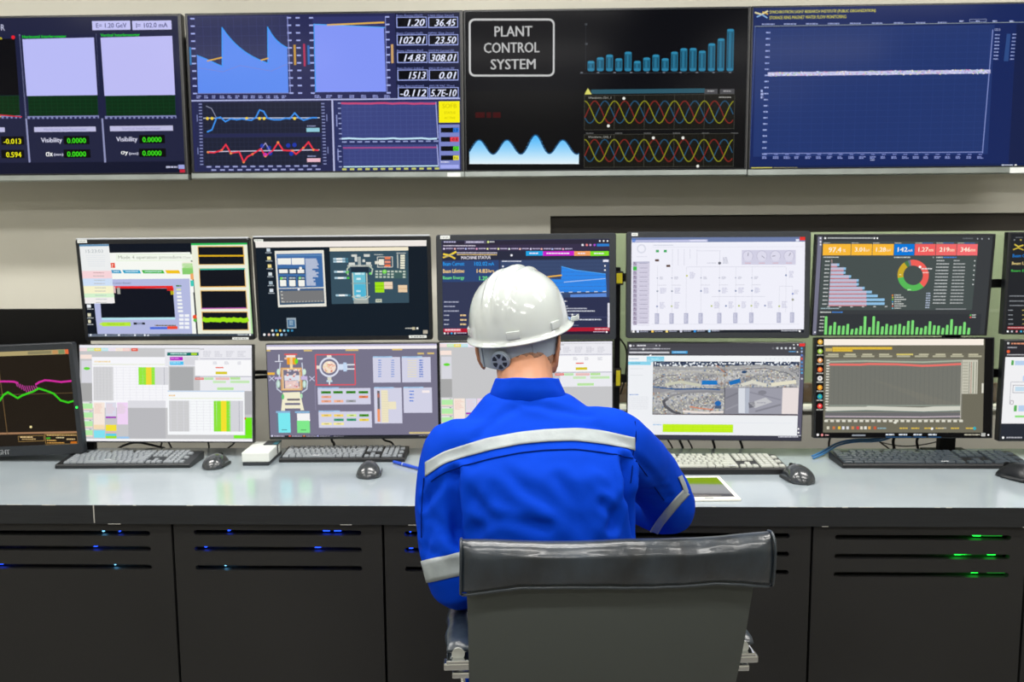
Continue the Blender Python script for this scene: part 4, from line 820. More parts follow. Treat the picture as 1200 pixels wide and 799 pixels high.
    d.r(X(130), 400, X(198), 564, '#F6E8DC'); d.r(X(130), 536, X(198), 564, '#F4D8A8'); d.r(X(132), 570, X(200), 616, '#80E0F0'); d.r(X(204), 400, X(268), 484, '#DCDCEA'); d.r(X(274), 400, X(340), 534, '#F0D4F4'); d.r(X(204), 486, X(268), 496, '#A028B8'); d.r(X(204), 536, X(270), 574, '#F2E038'); d.r(X(204), 576, X(270), 590, '#D8B8B8'); d.r(X(204), 590, X(270), 604, '#58D0E8'); d.r(X(204), 604, X(270), 620, '#98E030'); d.up()
    for x0 in (136, 208, 278): d.mt(X(x0), 408, X(x0 + 54), 470, '#E2D2DC' if x0 > 200 else '#F0D4C8', 7)
    d.r(X(342), 434, X(570), 618, '#B9B9BD') if full else None
    d.r(X(272), 608, X(350), 620, '#9AC4EC'); d.r(X(44), 622, X(1100), 636, '#F4F4F6')
def low2(d):
    d.bg('#77748A'); d.r(38, 45, 1160, 60, '#B8B4D4'); d.r(38, 56, 1160, 78, '#F6F0F2'); d.r(60, 640, 1166, 662, '#1C1E28'); d.up()
    for x0, x1, y in ((42, 66, 88), (288, 342, 88), (562, 646, 85), (866, 932, 81), (1030, 1072, 107), (1094, 1138, 106)): d.r(x0, y - 6, x1, y + 5, '#D8BC74')
    for x0, y0, x1, y1 in ((742, 130, 920, 296), (930, 130, 1116, 294), (380, 334, 726, 440), (386, 486, 734, 592), (750, 330, 930, 562), (940, 328, 1124, 492)): d.r(x0, y0, x1, y1, '#D2D2E6'); d.up(); d.r(x0, y0 - 5, x0 + (x1 - x0) * (.7 if x1 - x0 < 200 else .4), y0 + 4, '#A8CCEC'); d.mt(x0 + 30, y0 - 4, x0 + 100, y0 + 2, '#7A94C0'); d.l -= 1
    d.up()
    for k in range(8): y = 152 + k * 15; d.mt(776, y - 4, 796, y + 4, '#5C84D0'); d.mt(860, y - 4, 880, y + 4, '#5C84D0'); d.mt(1042, y - 5, 1066, y + 5, '#3C6CC8'); d.mt(966, y - 3, 1024, y + 5, '#E6DDB8')
    for x0, y0, x1, c in ((402, 362, 466, '#38881C'), (482, 361, 544, '#38881C'), (566, 360, 628, '#38881C'), (648, 360, 710, '#38881C'), (404, 392, 468, '#F0A88C'), (650, 390, 710, '#E88050'), (404, 420, 468, '#F0A88C'), (486, 419, 548, '#F4B494'), (566, 418, 630, '#A4A4AC'),
                         (404, 513, 470, '#F4D46C'), (486, 513, 548, '#F4D46C'), (570, 512, 634, '#D8EC90'), (652, 511, 714, '#48941C'), (486, 541, 550, '#3E9A74'), (570, 540, 632, '#3E9A74'), (652, 540, 714, '#F0D44C'), (404, 568, 472, '#F4E8A0'), (484, 567, 552, '#F4E8A0')):
        d.r(x0, y0 - 8, x1, y0 + 8, c); d.up(); d.mt(x0 + 20, y0 - 2, x1 - 20, y0 + 3, '#806850' if c[1] == 'F' else '#204A10'); d.l -= 1
    d.r(770, 350, 786, 470, '#66666E'); d.r(770, 366, 786, 394, '#F08058'); d.r(770, 470, 788, 552, '#F09868'); d.r(796, 346, 840, 556, '#EDE4C4'); d.r(840, 420, 892, 470, '#EDE4C4')
    for k in range(4): d.mt(978, 348 + k * 21, 1006, 358 + k * 21, '#3A74D8')
    d.r(1060, 346, 1108, 362, '#F6ECEC'); d.up()
    for k in range(13): d.r(796, 360 + k * 15, 850, 361.5 + k * 15, '#D0C8A8')
    # beam position diagram in the red frame
    d.fr(364, 110, 628, 316, 8, '#E05460'); d.arc(456, 196, 54, 66, 0, 360, '#DCE0F0', 28); d.ci(456, 196, 44, '#F4E0D0', 40); d.up()
    rn = random.Random(2)
    for k in range(26): a = rn.random() * 6.28; q = rn.random() * 36; d.r(456 + q * math.cos(a) - 5, 196 + q * math.sin(a) - 4, 456 + q * math.cos(a) + 7, 196 + q * math.sin(a) + 4, rn.choice(['#F4C8B0', '#F0B0A0', '#FFF4E0', '#D88870', '#F0E0A8']))
    d.r(520, 176, 574, 214, '#D4E0F4'); d.r(548, 166, 570, 224, '#BCD4F0'); d.r(574, 176, 622, 184, '#E8ECF4'); d.r(574, 204, 622, 212, '#E8ECF4'); d.r(440, 118, 470, 130, '#E8E4D8'); d.r(372, 186, 392, 208, '#E8E4D8'); d.r(444, 262, 470, 292, '#D8D8C8'); d.r(438, 282, 476, 294, '#C0DCF0'); d.r(453, 290, 461, 312, '#F0F0F0'); d.r(362, 316, 366, 480, '#8E8AA4')
    # storage ring drawing at the left
    d.ln([(124, 116), (124, 160)], 7, '#E8EAF4'); d.ln([(98, 160), (150, 158)], 5, '#E8EAF4'); d.r(158, 108, 244, 118, '#E05A58'); d.r(172, 118, 232, 134, '#F0E8E0'); d.r(176, 132, 236, 180, '#F0A02C'); d.r(196, 130, 214, 206, '#F4E0B0'); d.ci(238, 158, 12, '#68E02C', 17); d.r(246, 136, 280, 146, '#E8ECF4'); d.r(160, 134, 178, 146, '#F0C0A8')
    d.ln([(132, 170), (126, 260), (108, 300), (112, 340), (140, 362)], 8, '#C8D0E0'); d.ln([(276, 170), (284, 250), (312, 290), (308, 340), (276, 362)], 8, '#C8D0E0'); d.fr(136, 200, 278, 350, 8, '#D8A468'); d.up(); d.fr(146, 206, 268, 345, 8, '#EEC896')
    d.r(164, 286, 254, 336, '#E8C8C4'); d.r(160, 250, 262, 284, '#DCE0EA'); d.up()
    for k in range(34): x = 164 + rn.random() * 90; y = 206 + rn.random() * 120; d.r(x, y, x + 12, y + 8, rn.choice(['#E07870', '#F4D8D0', '#F4F0F0', '#C8CCE0', '#D04848', '#F0E0C8']))
    for x in (120, 292): d.ci(x, 228, 11, '#D0ECD8', 20); d.ci(x, 308, 13, '#A8C8B0', 26); d.up(); d.ci(x, 308, 8, '#CFE8E4', 20); d.l -= 1
    for x in (76, 342): d.ln([(x - 16, 258), (x + 16, 286)], 5, '#D0D0E8'); d.ln([(x - 16, 286), (x + 16, 258)], 5, '#D0D0E8')
    d.r(46, 232, 96, 248, '#F0B848'); d.r(96, 262, 140, 276, '#C8B8E0'); d.r(270, 256, 312, 280, '#C8B8E0')
    d.pg([(150, 364), (262, 360), (290, 480), (138, 484)], '#F2ECD0'); d.up(); d.r(178, 404, 262, 416, '#68606A'); d.r(164, 432, 264, 446, '#77748A'); d.r(164, 468, 266, 484, '#77748A'); d.ci(150, 392, 9, '#68C878', 18); d.ci(272, 386, 8, '#B0E0B8', 16)
    d.r(104, 486, 198, 498, '#8CB8DC'); d.r(230, 486, 326, 498, '#8CB8DC'); d.r(120, 498, 200, 628, '#7CE8F0'); d.r(244, 500, 328, 548, '#F4F4F4'); d.r(244, 548, 328, 628, '#80E88C'); d.up(); d.mt(142, 607, 178, 613, '#3A5A60'); d.mt(268, 607, 304, 613, '#3A6A40'); d.ticks(113, 506, 113, 620, 8, 8, 6, '#48889C'); d.ci(326, 545, 5, W)
    d.r(976, 616, 1130, 628, '#DCCB98'); d.up(); d.mt(980, 619, 1124, 626, '#B8A468')
    for k, x in enumerate((78, 196, 290, 380, 470)): d.ci(x, 652, 8, ('#D8D8F0', '#F06858', '#F08848', '#B8B8F0', '#484868')[k]); d.mt(x + 14, 647, x + 82, 657, '#B8B4C8')
    d.mt(1040, 640, 1100, 650, '#D8D8E0')
def low4(d):
    d.bg('#EDEFF2'); d.r(50, 58, 1142, 140, '#4A4A50'); d.r(50, 58, 1142, 90, '#403E44'); d.up()
    d.r(105, 64, 250, 90, '#57565E'); d.up(); d.ci(68, 77, 8, '#E8E8EC'); d.ci(88, 77, 5, '#A8A8B0'); d.mt(110, 72, 164, 82, '#E0E0E4'); d.ci(228, 76, 4, '#C8C8D0'); d.ci(250, 76, 4, '#C8C8D0'); d.mt(66, 93, 315, 102, '#A8A8B0'); d.ci(148, 98, 6, W); d.mt(210, 93, 250, 101, '#D8D8E0')
    d.r(62, 114, 310, 124, '#D0D0D6'); d.r(324, 110, 422, 126, '#3E9CD8'); d.up(); d.mt(332, 115, 412, 121, '#C8E4F4')
    for x in (946, 972, 998, 1024, 1050, 1074): d.ci(x, 95, 7, '#D0D4D8' if x > 960 else '#68686E')
    d.mt(1042, 113, 1086, 121, '#60A8E0'); d.ci(1094, 118, 4, W); d.ci(194, 138, 7, W); d.ci(1072, 74, 4, W); d.ci(1096, 74, 4, W)
    for x in range(150, 300, 24): d.ci(x, 138, 2.5, '#A0A8A0')
    d.r(50, 140, 1142, 178, '#F2F4F6'); d.r(50, 196, 214, 625, '#EEF0F4'); d.r(170, 144, 278, 178, '#6CCCE8'); d.r(54, 174, 196, 196, '#8CD4EC'); d.up(); d.mt(200, 155, 244, 166, '#B4ECF8'); d.mt(70, 183, 130, 189, '#5CA4C0'); d.mt(60, 155, 120, 162, '#B8C8D8')
    for y in (218, 258): d.mt(70, y, 150, y + 4, '#D8DCE0')
    d.mt(66, 376, 122, 383, '#88A4D8'); d.grid(64, 392, 180, 466, 11, 6, 1.2, '#D4D6DC'); 
    for k in range(9): d.mt(900 + k * 26, 158, 906 + k * 26, 163, '#C8CCD4')
    # four live camera views of the hall
    d.r(210, 176, 1100, 500, '#50525A'); d.up()
    def pal(dark_top, tint):
        def f(u, v, rn):
            if v < .14: b = rn.choice([(44, 56, 84), (60, 74, 100), (38, 46, 70), (90, 100, 120), (230, 235, 240)]) if dark_top else (150, 150, 156)
            else:
                q = rn.random(); g = rn.uniform(148, 188) - 14 * math.sin(v * 9 + u * 5); b = (g, g, g + 2)
                if q < .09: b = (214, 212, 202)
                elif q < .18: b = (188, 184, 160)
                elif q < .23: b = (112, 116, 124)
                elif q < .26: b = (170, 140, 118)
                elif q < .275: b = (90, 122, 160)
            return '#%02X%02X%02X' % tuple(int(max(0, min(255, x))) for x in b)
        return f
    d.photo(212, 178, 650, 340, pal(True, 0), 56, 20, 1); d.photo(652, 178, 1100, 334, pal(True, 0), 56, 20, 2); d.photo(212, 342, 648, 496, pal(False, 0), 54, 20, 3)
    d.r(212, 210, 650, 216, '#A8A8A8'); d.ln([(216, 272), (260, 250), (340, 236), (460, 236), (560, 246), (648, 250)], 9, '#B8B6B0'); d.ln([(216, 292), (280, 264), (360, 258)], 5, '#6A6A70'); d.ln([(230, 216), (400, 222), (640, 218)], 8, '#9A9CA0'); d.r(510, 292, 606, 318, '#1E78C4'); d.ln([(214, 330), (350, 346), (520, 342), (620, 348)], 7, '#2C5A90')
    d.ln([(290, 318), (380, 300), (500, 322)], 18, '#C8C8B4'); d.ln([(600, 200), (648, 240)], 6, '#B87850')
    d.pg([(676, 298), (744, 280), (748, 304), (684, 322)], '#1E70B8'); d.ln([(660, 216), (760, 206), (900, 204), (1020, 226), (1084, 262), (1096, 296)], 14, '#A8A8A8'); d.ln([(700, 230), (900, 216), (1040, 250), (1086, 290)], 5, '#707278'); d.ln([(760, 318), (820, 300), (900, 320)], 20, '#D8D6C8'); d.ln([(940, 318), (1080, 300)], 22, '#E4DFC8'); d.ci(770, 240, 16, '#2C4A70', 9)
    d.up(); d.ln([(300, 404), (276, 420), (288, 450), (330, 480), (380, 496)], 17, '#58585E'); d.ln([(290, 410), (330, 384), (420, 366), (560, 360), (640, 366)], 12, '#8E8E92'); d.ln([(300, 415), (306, 446), (350, 480)], 5, '#B0B0B0'); d.ci(610, 432, 20, '#2468B0', 16); d.r(590, 446, 630, 464, '#50607A'); d.ln([(440, 452), (500, 462), (580, 470)], 7, '#D88868'); d.ln([(400, 480), (520, 488), (640, 484)], 12, '#E8DED8'); d.ln([(212, 388), (340, 352)], 10, '#A8A8A8'); d.ln([(560, 484), (586, 450)], 6, '#705850')
    for x, y in ((300, 198), (462, 186), (492, 202), (576, 198), (680, 186), (706, 190), (775, 188), (960, 184), (404, 204), (510, 204)): d.ci(x, y, 8, '#F0F4F8', 6)
    d.r(652, 336, 1100, 496, '#9C9CA8'); d.up(); d.r(652, 340, 734, 492, '#8A8A94'); d.pg([(734, 338), (776, 338), (774, 492), (736, 490)], '#D8DCE4'); d.r(776, 338, 800, 492, '#B4BAC8'); d.r(1000, 336, 1098, 496, '#E8DEDC'); d.up(); d.pg([(800, 430), (900, 396), (940, 424), (836, 460)], '#C4C4C8'); d.pg([(796, 428), (832, 420), (838, 452), (800, 462)], '#70707A'); d.ln([(660, 400), (728, 370)], 9, '#7A7A84'); d.ln([(660, 470), (730, 440)], 9, '#9898A2'); d.ln([(806, 364), (990, 410)], 8, '#8C8C98'); d.ln([(840, 480), (990, 440)], 10, '#84848E'); d.mt(846, 424, 900, 434, '#9A9AA6'); d.ci(880, 366, 26, '#84848E', 14)
    d.up(); d.r(210, 498, 1110, 503, '#4A3C44'); d.r(340, 503, 1100, 506, '#D8D8DC'); d.r(274, 560, 702, 607, '#C4F01C'); d.up(); d.grid(274, 560, 702, 607, 7, 3, 1.6, '#A8DC1C'); d.mt(214, 558, 266, 568, '#A8C8E8'); d.r(210, 548, 1060, 550, '#DDE2EA')
    d.r(1100, 140, 1142, 625, '#5E5C6E'); d.r(50, 625, 1130, 660, '#3A3A48'); d.r(1106, 60, 1142, 84, '#E83A3A'); d.up()
    for k, y in enumerate((96, 116, 138, 160, 182, 204, 226, 246, 282)): d.ci(1120, y, 6, ('#48A8D8', '#A8B8D8', '#6888D8', '#E85040', '#5898D8', '#4888C8', '#48A0D8', '#58B0E0', '#C8C8D0')[k])
    d.ci(211, 632, 11, '#F0C8B0'); d.mt(976, 630, 1096, 640, '#C8C8D4'); d.ci(1098, 586, 5, W); d.ci(1098, 608, 5, W)
def low5(d):
    d.bg('#0E0E0E'); d.r(95, 34, 978, 550, '#6E6B5C'); d.r(95, 550, 1020, 580, '#0B0B0C'); d.up(); d.r(95, 34, 978, 68, '#F8EEE2'); d.r(95, 68, 978, 110, '#6A675A'); d.up()
    d.r(142, 78, 472, 92, '#D8B034'); d.r(142, 92, 254, 104, '#D0A830'); d.r(104, 84, 140, 102, '#C8B060'); d.up(); d.t('SYNCHROTRON LIGHT RESEARCH INSTITUTE (PUBLIC ORGANIZATION)', 146, 80, 466, 90, '#F0D860'); d.t('MACHINE MONITORING', 146, 94, 250, 102, '#F0D860')
    for k, (x0, x1) in enumerate(((118, 176), (212, 270), (308, 362), (400, 456), (496, 588), (620, 674), (712, 766), (804, 858), (894, 948))): d.r(x0, 115, x1, 123, '#C0BCA0' if k != 4 else '#D8C870')
    d.r(104, 125, 966, 134, '#B4B198'); d.up(); d.ticks(190, 130, 880, 129, 8, 26, 9, '#6E6B5C')
    d.r(104, 144, 860, 472, '#7B7A70'); d.r(130, 184, 850, 398, '#70726C'); d.up()
    for k in range(28): x = 150 + k * 25; d.r(x, 186, x + 1.5, 398, '#666964')
    d.ln([(128, 160), (330, 156), (640, 162), (850, 154)], 8, '#A8B4A0'); d.ln([(130, 175), (300, 176), (340, 172), (500, 174), (640, 182), (700, 180), (850, 172)], 11, '#E87068')
    d.r(124, 398, 850, 404, '#8C968C'); d.pg([(110, 408), (330, 408), (336, 404), (640, 412), (700, 406), (850, 404), (850, 428), (640, 434), (330, 426), (110, 432)], '#D0D0C4'); d.ln([(110, 434), (330, 430), (640, 436), (850, 430)], 4, '#58706E'); d.r(104, 440, 850, 472, '#6A6A6C'); d.up(); d.ln([(104, 461), (640, 464), (850, 460)], 5, '#C8B8C0')
    d.ticks(118, 152, 112, 425, 19, 16, 6, '#E0DED0'); d.r(104, 478, 860, 480, '#D8D6C8'); d.ticks(110, 486, 852, 486, 24, 20, 12, '#DAD8CA'); d.ci(490, 494, 10, '#E0DED0', 7); d.r(850, 150, 854, 475, '#B8B6A8')
    d.r(858, 148, 944, 336, '#C8C6B6'); d.up(); 
    for k in range(11): d.r(862, 160 + k * 16, 892, 170 + k * 16, '#B0AE9E')
    for x, c in ((896, '#7A7A70'), (906, '#B0887A'), (918, '#6E7E68'), (934, '#8C8A7A')): d.r(x, 160, x + 4, 334, c)
    d.r(966, 278, 976, 332, '#E0DED0')
    for k, x in enumerate((120, 152, 182, 204, 228, 256, 284, 304, 326, 348, 378)): d.r(x - 7, 516, x + 7, 532, ('#D8D4C0', '#C87848', '#E8C040', '#E0E0E8', '#D8D8D8', '#D08858', '#D84848', '#E0D8C8', '#E0E0D8', '#E0A858', '#C85838')[k])
    d.mt(392, 522, 442, 532, '#88A8B0')
    for x in (514, 578, 650, 712, 796, 878): d.mt(x, 522, x + 44, 532, '#D8B84C')
    d.ci(692, 528, 7, W); d.ci(926, 526, 9, '#30A8B8'); d.mt(726, 522, 770, 531, '#C8C8B8')
    for k, y in enumerate((50, 102, 152, 203, 252, 302, 352, 404)): d.ci(74, y, 14, ('#E8B040', '#A0C848', '#E8A060', '#E86838', '#E8E4E0', '#E89838', '#28A0B8', '#E83838')[k]); d.up(); d.ci(74, y - 2, 6, ('#F4E0A0', '#E8F0D0', '#F8F0E8', '#F8C860', '#98A0A0', '#F0D048', '#60D080', '#F8B0A8')[k]); d.l -= 1; d.mt(56, y + 17, 92, y + 26, '#B8B8B0')
    d.ci(64, 562, 7, '#E8E4E4'); d.ci(88, 563, 7, '#E89090'); d.mt(104, 561, 124, 568, '#E8B8B8'); d.r(252, 560, 326, 569, '#8A9098')
    for x in (438, 510, 590, 672): d.mt(x, 556, x + 46, 568, '#D0D8E0'); d.r(x, 573, x + 70, 577, '#2A70B0')
    d.mt(870, 557, 955, 567, '#B8B4A0'); d.r(962, 552, 986, 570, '#B8B8B4'); d.ci(1002, 562, 5, W)
def low6(d):
    d.bg('#F0F0F2'); d.r(180, 30, 1200, 118, '#2C2A30'); d.pg([(180, 446), (1200, 446), (1200, 540), (170, 540)], '#262A34'); d.up(); d.ci(207, 50, 6, '#C8C8C8'); d.mt(222, 48, 294, 58, '#D89070'); d.mt(205, 68, 250, 76, '#B0B0B8'); d.ci(209, 91, 8, '#E06038'); d.mt(204, 104, 290, 111, '#C0C0C4')
    d.r(226, 134, 238, 158, '#50A850'); d.r(244, 136, 310, 158, '#B8D0EC'); d.r(226, 240, 420, 242, '#9A9AA4'); d.r(226, 240, 228, 350, '#9A9AA4'); d.fr(238, 255, 420, 295, 3, '#A8A8B0'); d.r(250, 264, 400, 286, '#C4DCEC'); d.r(286, 210, 300, 236, '#B8D0EC'); d.r(248, 356, 262, 386, '#58B058'); d.r(270, 356, 400, 386, '#B8D0EC'); d.r(254, 406, 420, 416, '#90E080'); d.fr(228, 332, 244, 352, 2, '#806878')
    d.ci(200, 516, 6, W); d.mt(216, 512, 294, 521, '#B0B0B8')

GB = 'large wall-mounted displays'
MY = 2.76
BY = 3.0
C1, C2, C3, C4 = (0, 0, 799 / 220), (210, 0, 1200 / 340), (540, 0, 1200 / 340), (870, 0, 1198 / 330)
bigs = [('large wall display cut off at left, showing two pale lilac interferometer panels over green readings', [(-114, 20), (211, 16.5), (221.5, 203.5), (-104, 207)], [(-111, 22), (208, 19.5), (218, 202), (-101, 205)], big1, C1),
        ('large wall display with blue sawtooth beam charts and columns of white digital readings', [(215.5, 16), (542, 12), (544, 201), (226, 203)], [(219, 18.5), (539, 14.5), (540.5, 199.5), (229, 201.5)], big2, C2),
        ('large black wall display reading PLANT CONTROL SYSTEM with teal bars and coloured waves', [(543, 12), (878, 7.5), (876.5, 198.5), (544.5, 201)], [(545.5, 14), (875, 10), (874, 197), (546.5, 199.5)], big3, C3),
        ('large navy wall display at the far right with one pale speckled trend line', [(879, 7.5), (1212, 2), (1206, 195.5), (877.5, 198.5)], [(882, 9.5), (1209, 4), (1203.5, 194), (879, 197)], big4, C4)]
for k, (lb, outer, act, fn, crop) in enumerate(bigs):
    t, M, w, h = monitor('wall_display', lb, 'display', outer, act, BY, fn, crop, GB, fit=False, r=0.003, depth=0.06, arm=False)
    b = bmesh.new(); hb = 0.020 if k < 3 else 0.022
    loft([[(-w / 2, -.004, -.0005), (-w / 2, .03, -.0005), (-w / 2, .03, -hb), (-w / 2, .002, -hb), (-w / 2, -.0045, -hb * .85)], [(w / 2, -.004, -.0005), (w / 2, .03, -.0005), (w / 2, .03, -hb), (w / 2, .002, -hb), (w / 2, -.0045, -hb * .85)]], bm=b)
    obj('bottom_trim', b, 'silver_trim', t)
    b = bmesh.new(); bx(b, w / 2 - .0028, -.0036, 0, w / 2 + .0002, .02, h); obj('edge_strip', b, 'rack_steel', t)
    if k == 1:
        obj('label_sticker', box(w / 2 - .058, -.0072, -hb * .9, w / 2 - .012, -.0058, -hb * .2), 'label_paper', t)
    if k == 3:
        obj('label_sticker', box(w / 2 - .06, -.0072, -hb * .95, w / 2 + 0, -.0058, -hb * .1), 'label_paper', t)
GM = 'desktop monitors above the desk'
c = 1200 / 230
monitor('monitor', 'far left upper monitor with a pale log window and four black trend strips', 'monitor', [(88, 280.3), (291.5, 279.3), (299.3, 397.8), (100.5, 399.5)], [(93, 286.3), (290, 284), (296.6, 392.7), (104, 394.6)], MY, mon1, (80, 270, c), GM, topm='bezel_pale', sticker=[(58, 56, 118, 76), (1004, 652, 1106, 666)])
monitor('monitor', 'upper monitor with a dark desktop, small blue window and a teal machine diagram', 'monitor', [(295.5, 277.5), (503.8, 276.6), (507.8, 397.5), (303, 400)], [(298.6, 283.4), (499.9, 280.5), (503.7, 392.7), (306.3, 394.6)], MY, mon2, (290, 270, c), GM, topm='bezel_pale', sticker=[(42, 54, 98, 68), (988, 640, 1096, 656)])
monitor('monitor', 'upper monitor behind the white hard hat, showing MACHINE STATUS and a blue chart', 'monitor', [(510.8, 275.2), (721.8, 272.7), (722.2, 397.8), (513, 399.6)], [(517.5, 282.3), (714.3, 279.4), (714.3, 391.5), (519.4, 392.5)], MY, mon3, (505, 265, c), GM, casing='bezel_matt', arm=False, sticker=[(58, 58, 116, 78)])
monitor('monitor', 'upper monitor with a white one-line diagram and four small dial gauges', 'monitor', [(733.6, 271.7), (950.2, 270.6), (948.5, 396.4), (734.6, 396)], [(740, 278.4), (943.9, 277.5), (941.6, 390.6), (739.4, 388.6)], MY, mon4, (725, 265, c), GM, casing='bezel_matt', arm=False, sticker=[(78, 42, 116, 60)])
monitor('monitor', 'upper monitor with orange and red tiles, a ring chart and green bars', 'monitor', [(956.7, 274.4), (1167, 274.2), (1156.5, 393), (950.2, 393.6)], [(958.8, 276.7), (1163.9, 276), (1153.5, 391.8), (951.2, 392)], MY, mon5, (945, 265, 1200 / 255), GM, r=.003, arm=False)
monitor('monitor', 'upper monitor cut off at the right edge, dark screen with blue, cream and green headings', 'monitor', [(1183.5, 271.5), (1396, 271.5), (1384, 392), (1172.5, 392)], [(1186, 274), (1393, 274), (1381, 390), (1176, 390)], MY, mon6, (1130, 260, 400 / 70), GM, fit=False, r=.003, arm=False)
t0_, M0, w0, h0 = monitor('monitor', 'lower monitor cut off at left with magenta and green traces on brown', 'monitor', [(-118, 408.5), (89.5, 402.2), (94, 530), (-112, 540)], [(-112, 416), (83.8, 409.8), (88.8, 520), (-105, 527)], MY - .075, low0, (0, 395, 5.51), GM, fit=False, casing='bezel_matt', arm=False)
pl_ = to_local(M0, 90.5, 477)
obj('power_light', box(pl_.x - .003, -.0045, pl_.z - .003, pl_.x + .003, -.0028, pl_.z + .003, .001), 'led_green', t0_)
zb = (M0 @ Vector((0, 0, 0))).z - DZ
obj('stand_neck', box(-.16, .02, -zb + .01, -.10, .04, h0 * .6, .002), 'black', t0_)
obj('stand_base', box(-.20, .0, -zb + .006, -.06, .09, -zb + .01, .002), 'black', t0_)
monitor('monitor', 'lower monitor full of pale tables, a lime green bar at its bottom right corner', 'monitor', [(92.3, 403.4), (297.4, 403.4), (297.4, 518.8), (93.6, 518)], [(93.2, 404.4), (295.6, 404.2), (296, 517), (94.6, 517)], MY, low1, (85, 395, c), GM, r=.002, depth=.035)
monitor('monitor', 'lower monitor with a purple-grey screen, orange ring drawing and a red framed circle', 'monitor', [(311.3, 402.5), (513.7, 401.3), (516, 513.5), (316, 515)], [(312.2, 404), (512, 402.6), (513.8, 509.6), (316.8, 512.4)], MY, low2, (305, 395, 1200 / 215), GM, r=.002, depth=.035)
monitor('monitor', 'lower monitor hidden in its middle by the worker\'s head, with pale tables', 'monitor', [(514.5, 400.6), (718.9, 398.6), (718.6, 514.5), (516, 516)], [(515.6, 401.6), (717.6, 399.8), (717.4, 513.2), (517, 514.6)], MY, lambda d: low1(d, 0, False), (506.8, 390, c), GM, r=.002, depth=.035, arm=False)
monitor('monitor', 'lower monitor showing four security camera pictures and a lime green bar', 'monitor', [(734.6, 400.5), (944.5, 401.5), (938.9, 516.6), (734.8, 515.4)], [(735.6, 401.5), (943.6, 402.6), (938.2, 515.6), (735.8, 514.4)], MY, low4, (725, 390, c), GM, r=.002, depth=.035, arm=False)
monitor('monitor', 'lower monitor with an olive grey chart, one red line and icons down its left', 'monitor', [(954.6, 395.3), (1165.6, 395.3), (1162.4, 513.4), (953.5, 513.4)], [(956.5, 396.6), (1163.8, 396.4), (1160.7, 512.2), (955.6, 512.2)], MY, low5, (945, 390, 1200 / 255), GM, r=.003, depth=.04, arm=False)
monitor('monitor', 'lower monitor cut off at the right edge with a white page', 'monitor', [(1174, 398), (1384, 398), (1380, 517), (1171.8, 517)], [(1176.5, 400.5), (1381, 400.5), (1377, 514.5), (1174, 514.5)], MY, low6, (1130, 390, 4.2), GM, fit=False, r=.002, arm=False)

# ---------------------------------------------------------------- things behind the monitors
p0 = at(-60, 500, 2.87); p1 = at(112, 500, 2.87); ztop = at(40, 362.5, 2.84).z
t = thing('equipment_case', 'plain black flat case standing on the desk behind the two leftmost monitors', 'equipment case', ((p0.x + p1.x) / 2, 2.855, DZ))
hw = (p1.x - p0.x) / 2
obj('case_body', box(-hw, -.006, 0, hw, .02, ztop - DZ, .003), 'black', t)
obj('foot', box(-hw + .02, -.014, 0, hw - .02, -.0062, .012, .002), 'black', t)
def stand(px, label, bars, plate, tags):
    b0 = atz(px, 529, DZ); x = at(px, 450, 2.84).x
    ztop_ = at(px, bars[0][2] - 12, 2.84).z
    t = thing('monitor_stand', label, 'monitor stand', (x, 2.84, DZ), 0, 'black monitor stands on the desk')
    b = bmesh.new(); bx(b, -plate, -.014, 0.004, plate, .014, ztop_ - DZ, .002); obj('post', b, 'black', t)
    obj('base_plate', box(-.07, -.03, 0, .07, .035, .006, .002), 'black', t)
    for (pa, pb, row) in bars:
        xa, xb = at(pa, row, 2.82).x - x, at(pb, row, 2.82).x - x; z = at((pa + pb) / 2, row, 2.82).z - DZ
        obj('crossbar', box(xa, -.028, z - .014, xb, -.0142, z + .014, .003), 'black', t)
    for (ta, tb, r0, r1) in tags:
        xa, xb = at(ta, r0, 2.81).x - x, at(tb, r0, 2.81).x - x; za, zb = at(ta, r1, 2.81).z - DZ, at(ta, r0, 2.81).z - DZ
        cl = obj('clamp', box(xa - .004, -.0275, za - .006, xb + .004, .018, zb + .006, .003), 'cable_black', t)
        obj('yellow_tag', box(xa, -.030, za, xb, -.0276, zb, .001), 'yellow_tag', cl)
stand(722.5, 'black monitor post with yellow tagged clamps in the gap right of the white hard hat', [(600, 860, 325), (600, 860, 443)], .0095, [(722.5, 729.5, 320, 332), (722, 727, 434, 452)])
stand(1112, 'broad black monitor post at right, its foot showing behind the right keyboard', [(1050, 1260, 332), (1050, 1260, 437)], .026, [])
b = tube_bm([at(196, 444, 2.83), at(300, 442, 2.83), at(412, 434, 2.83)], .006, bm=tube_bm([at(196, 438, 2.83), at(300, 436, 2.83), at(412, 438, 2.83)], .007))
o = obj('cross_arm', b, 'black', None, smooth=True)
tag(o, 'pair of black cross rods seen in the gap between two lower monitors at left', 'mounting rod')
CG = 'black cables hanging behind the monitors'
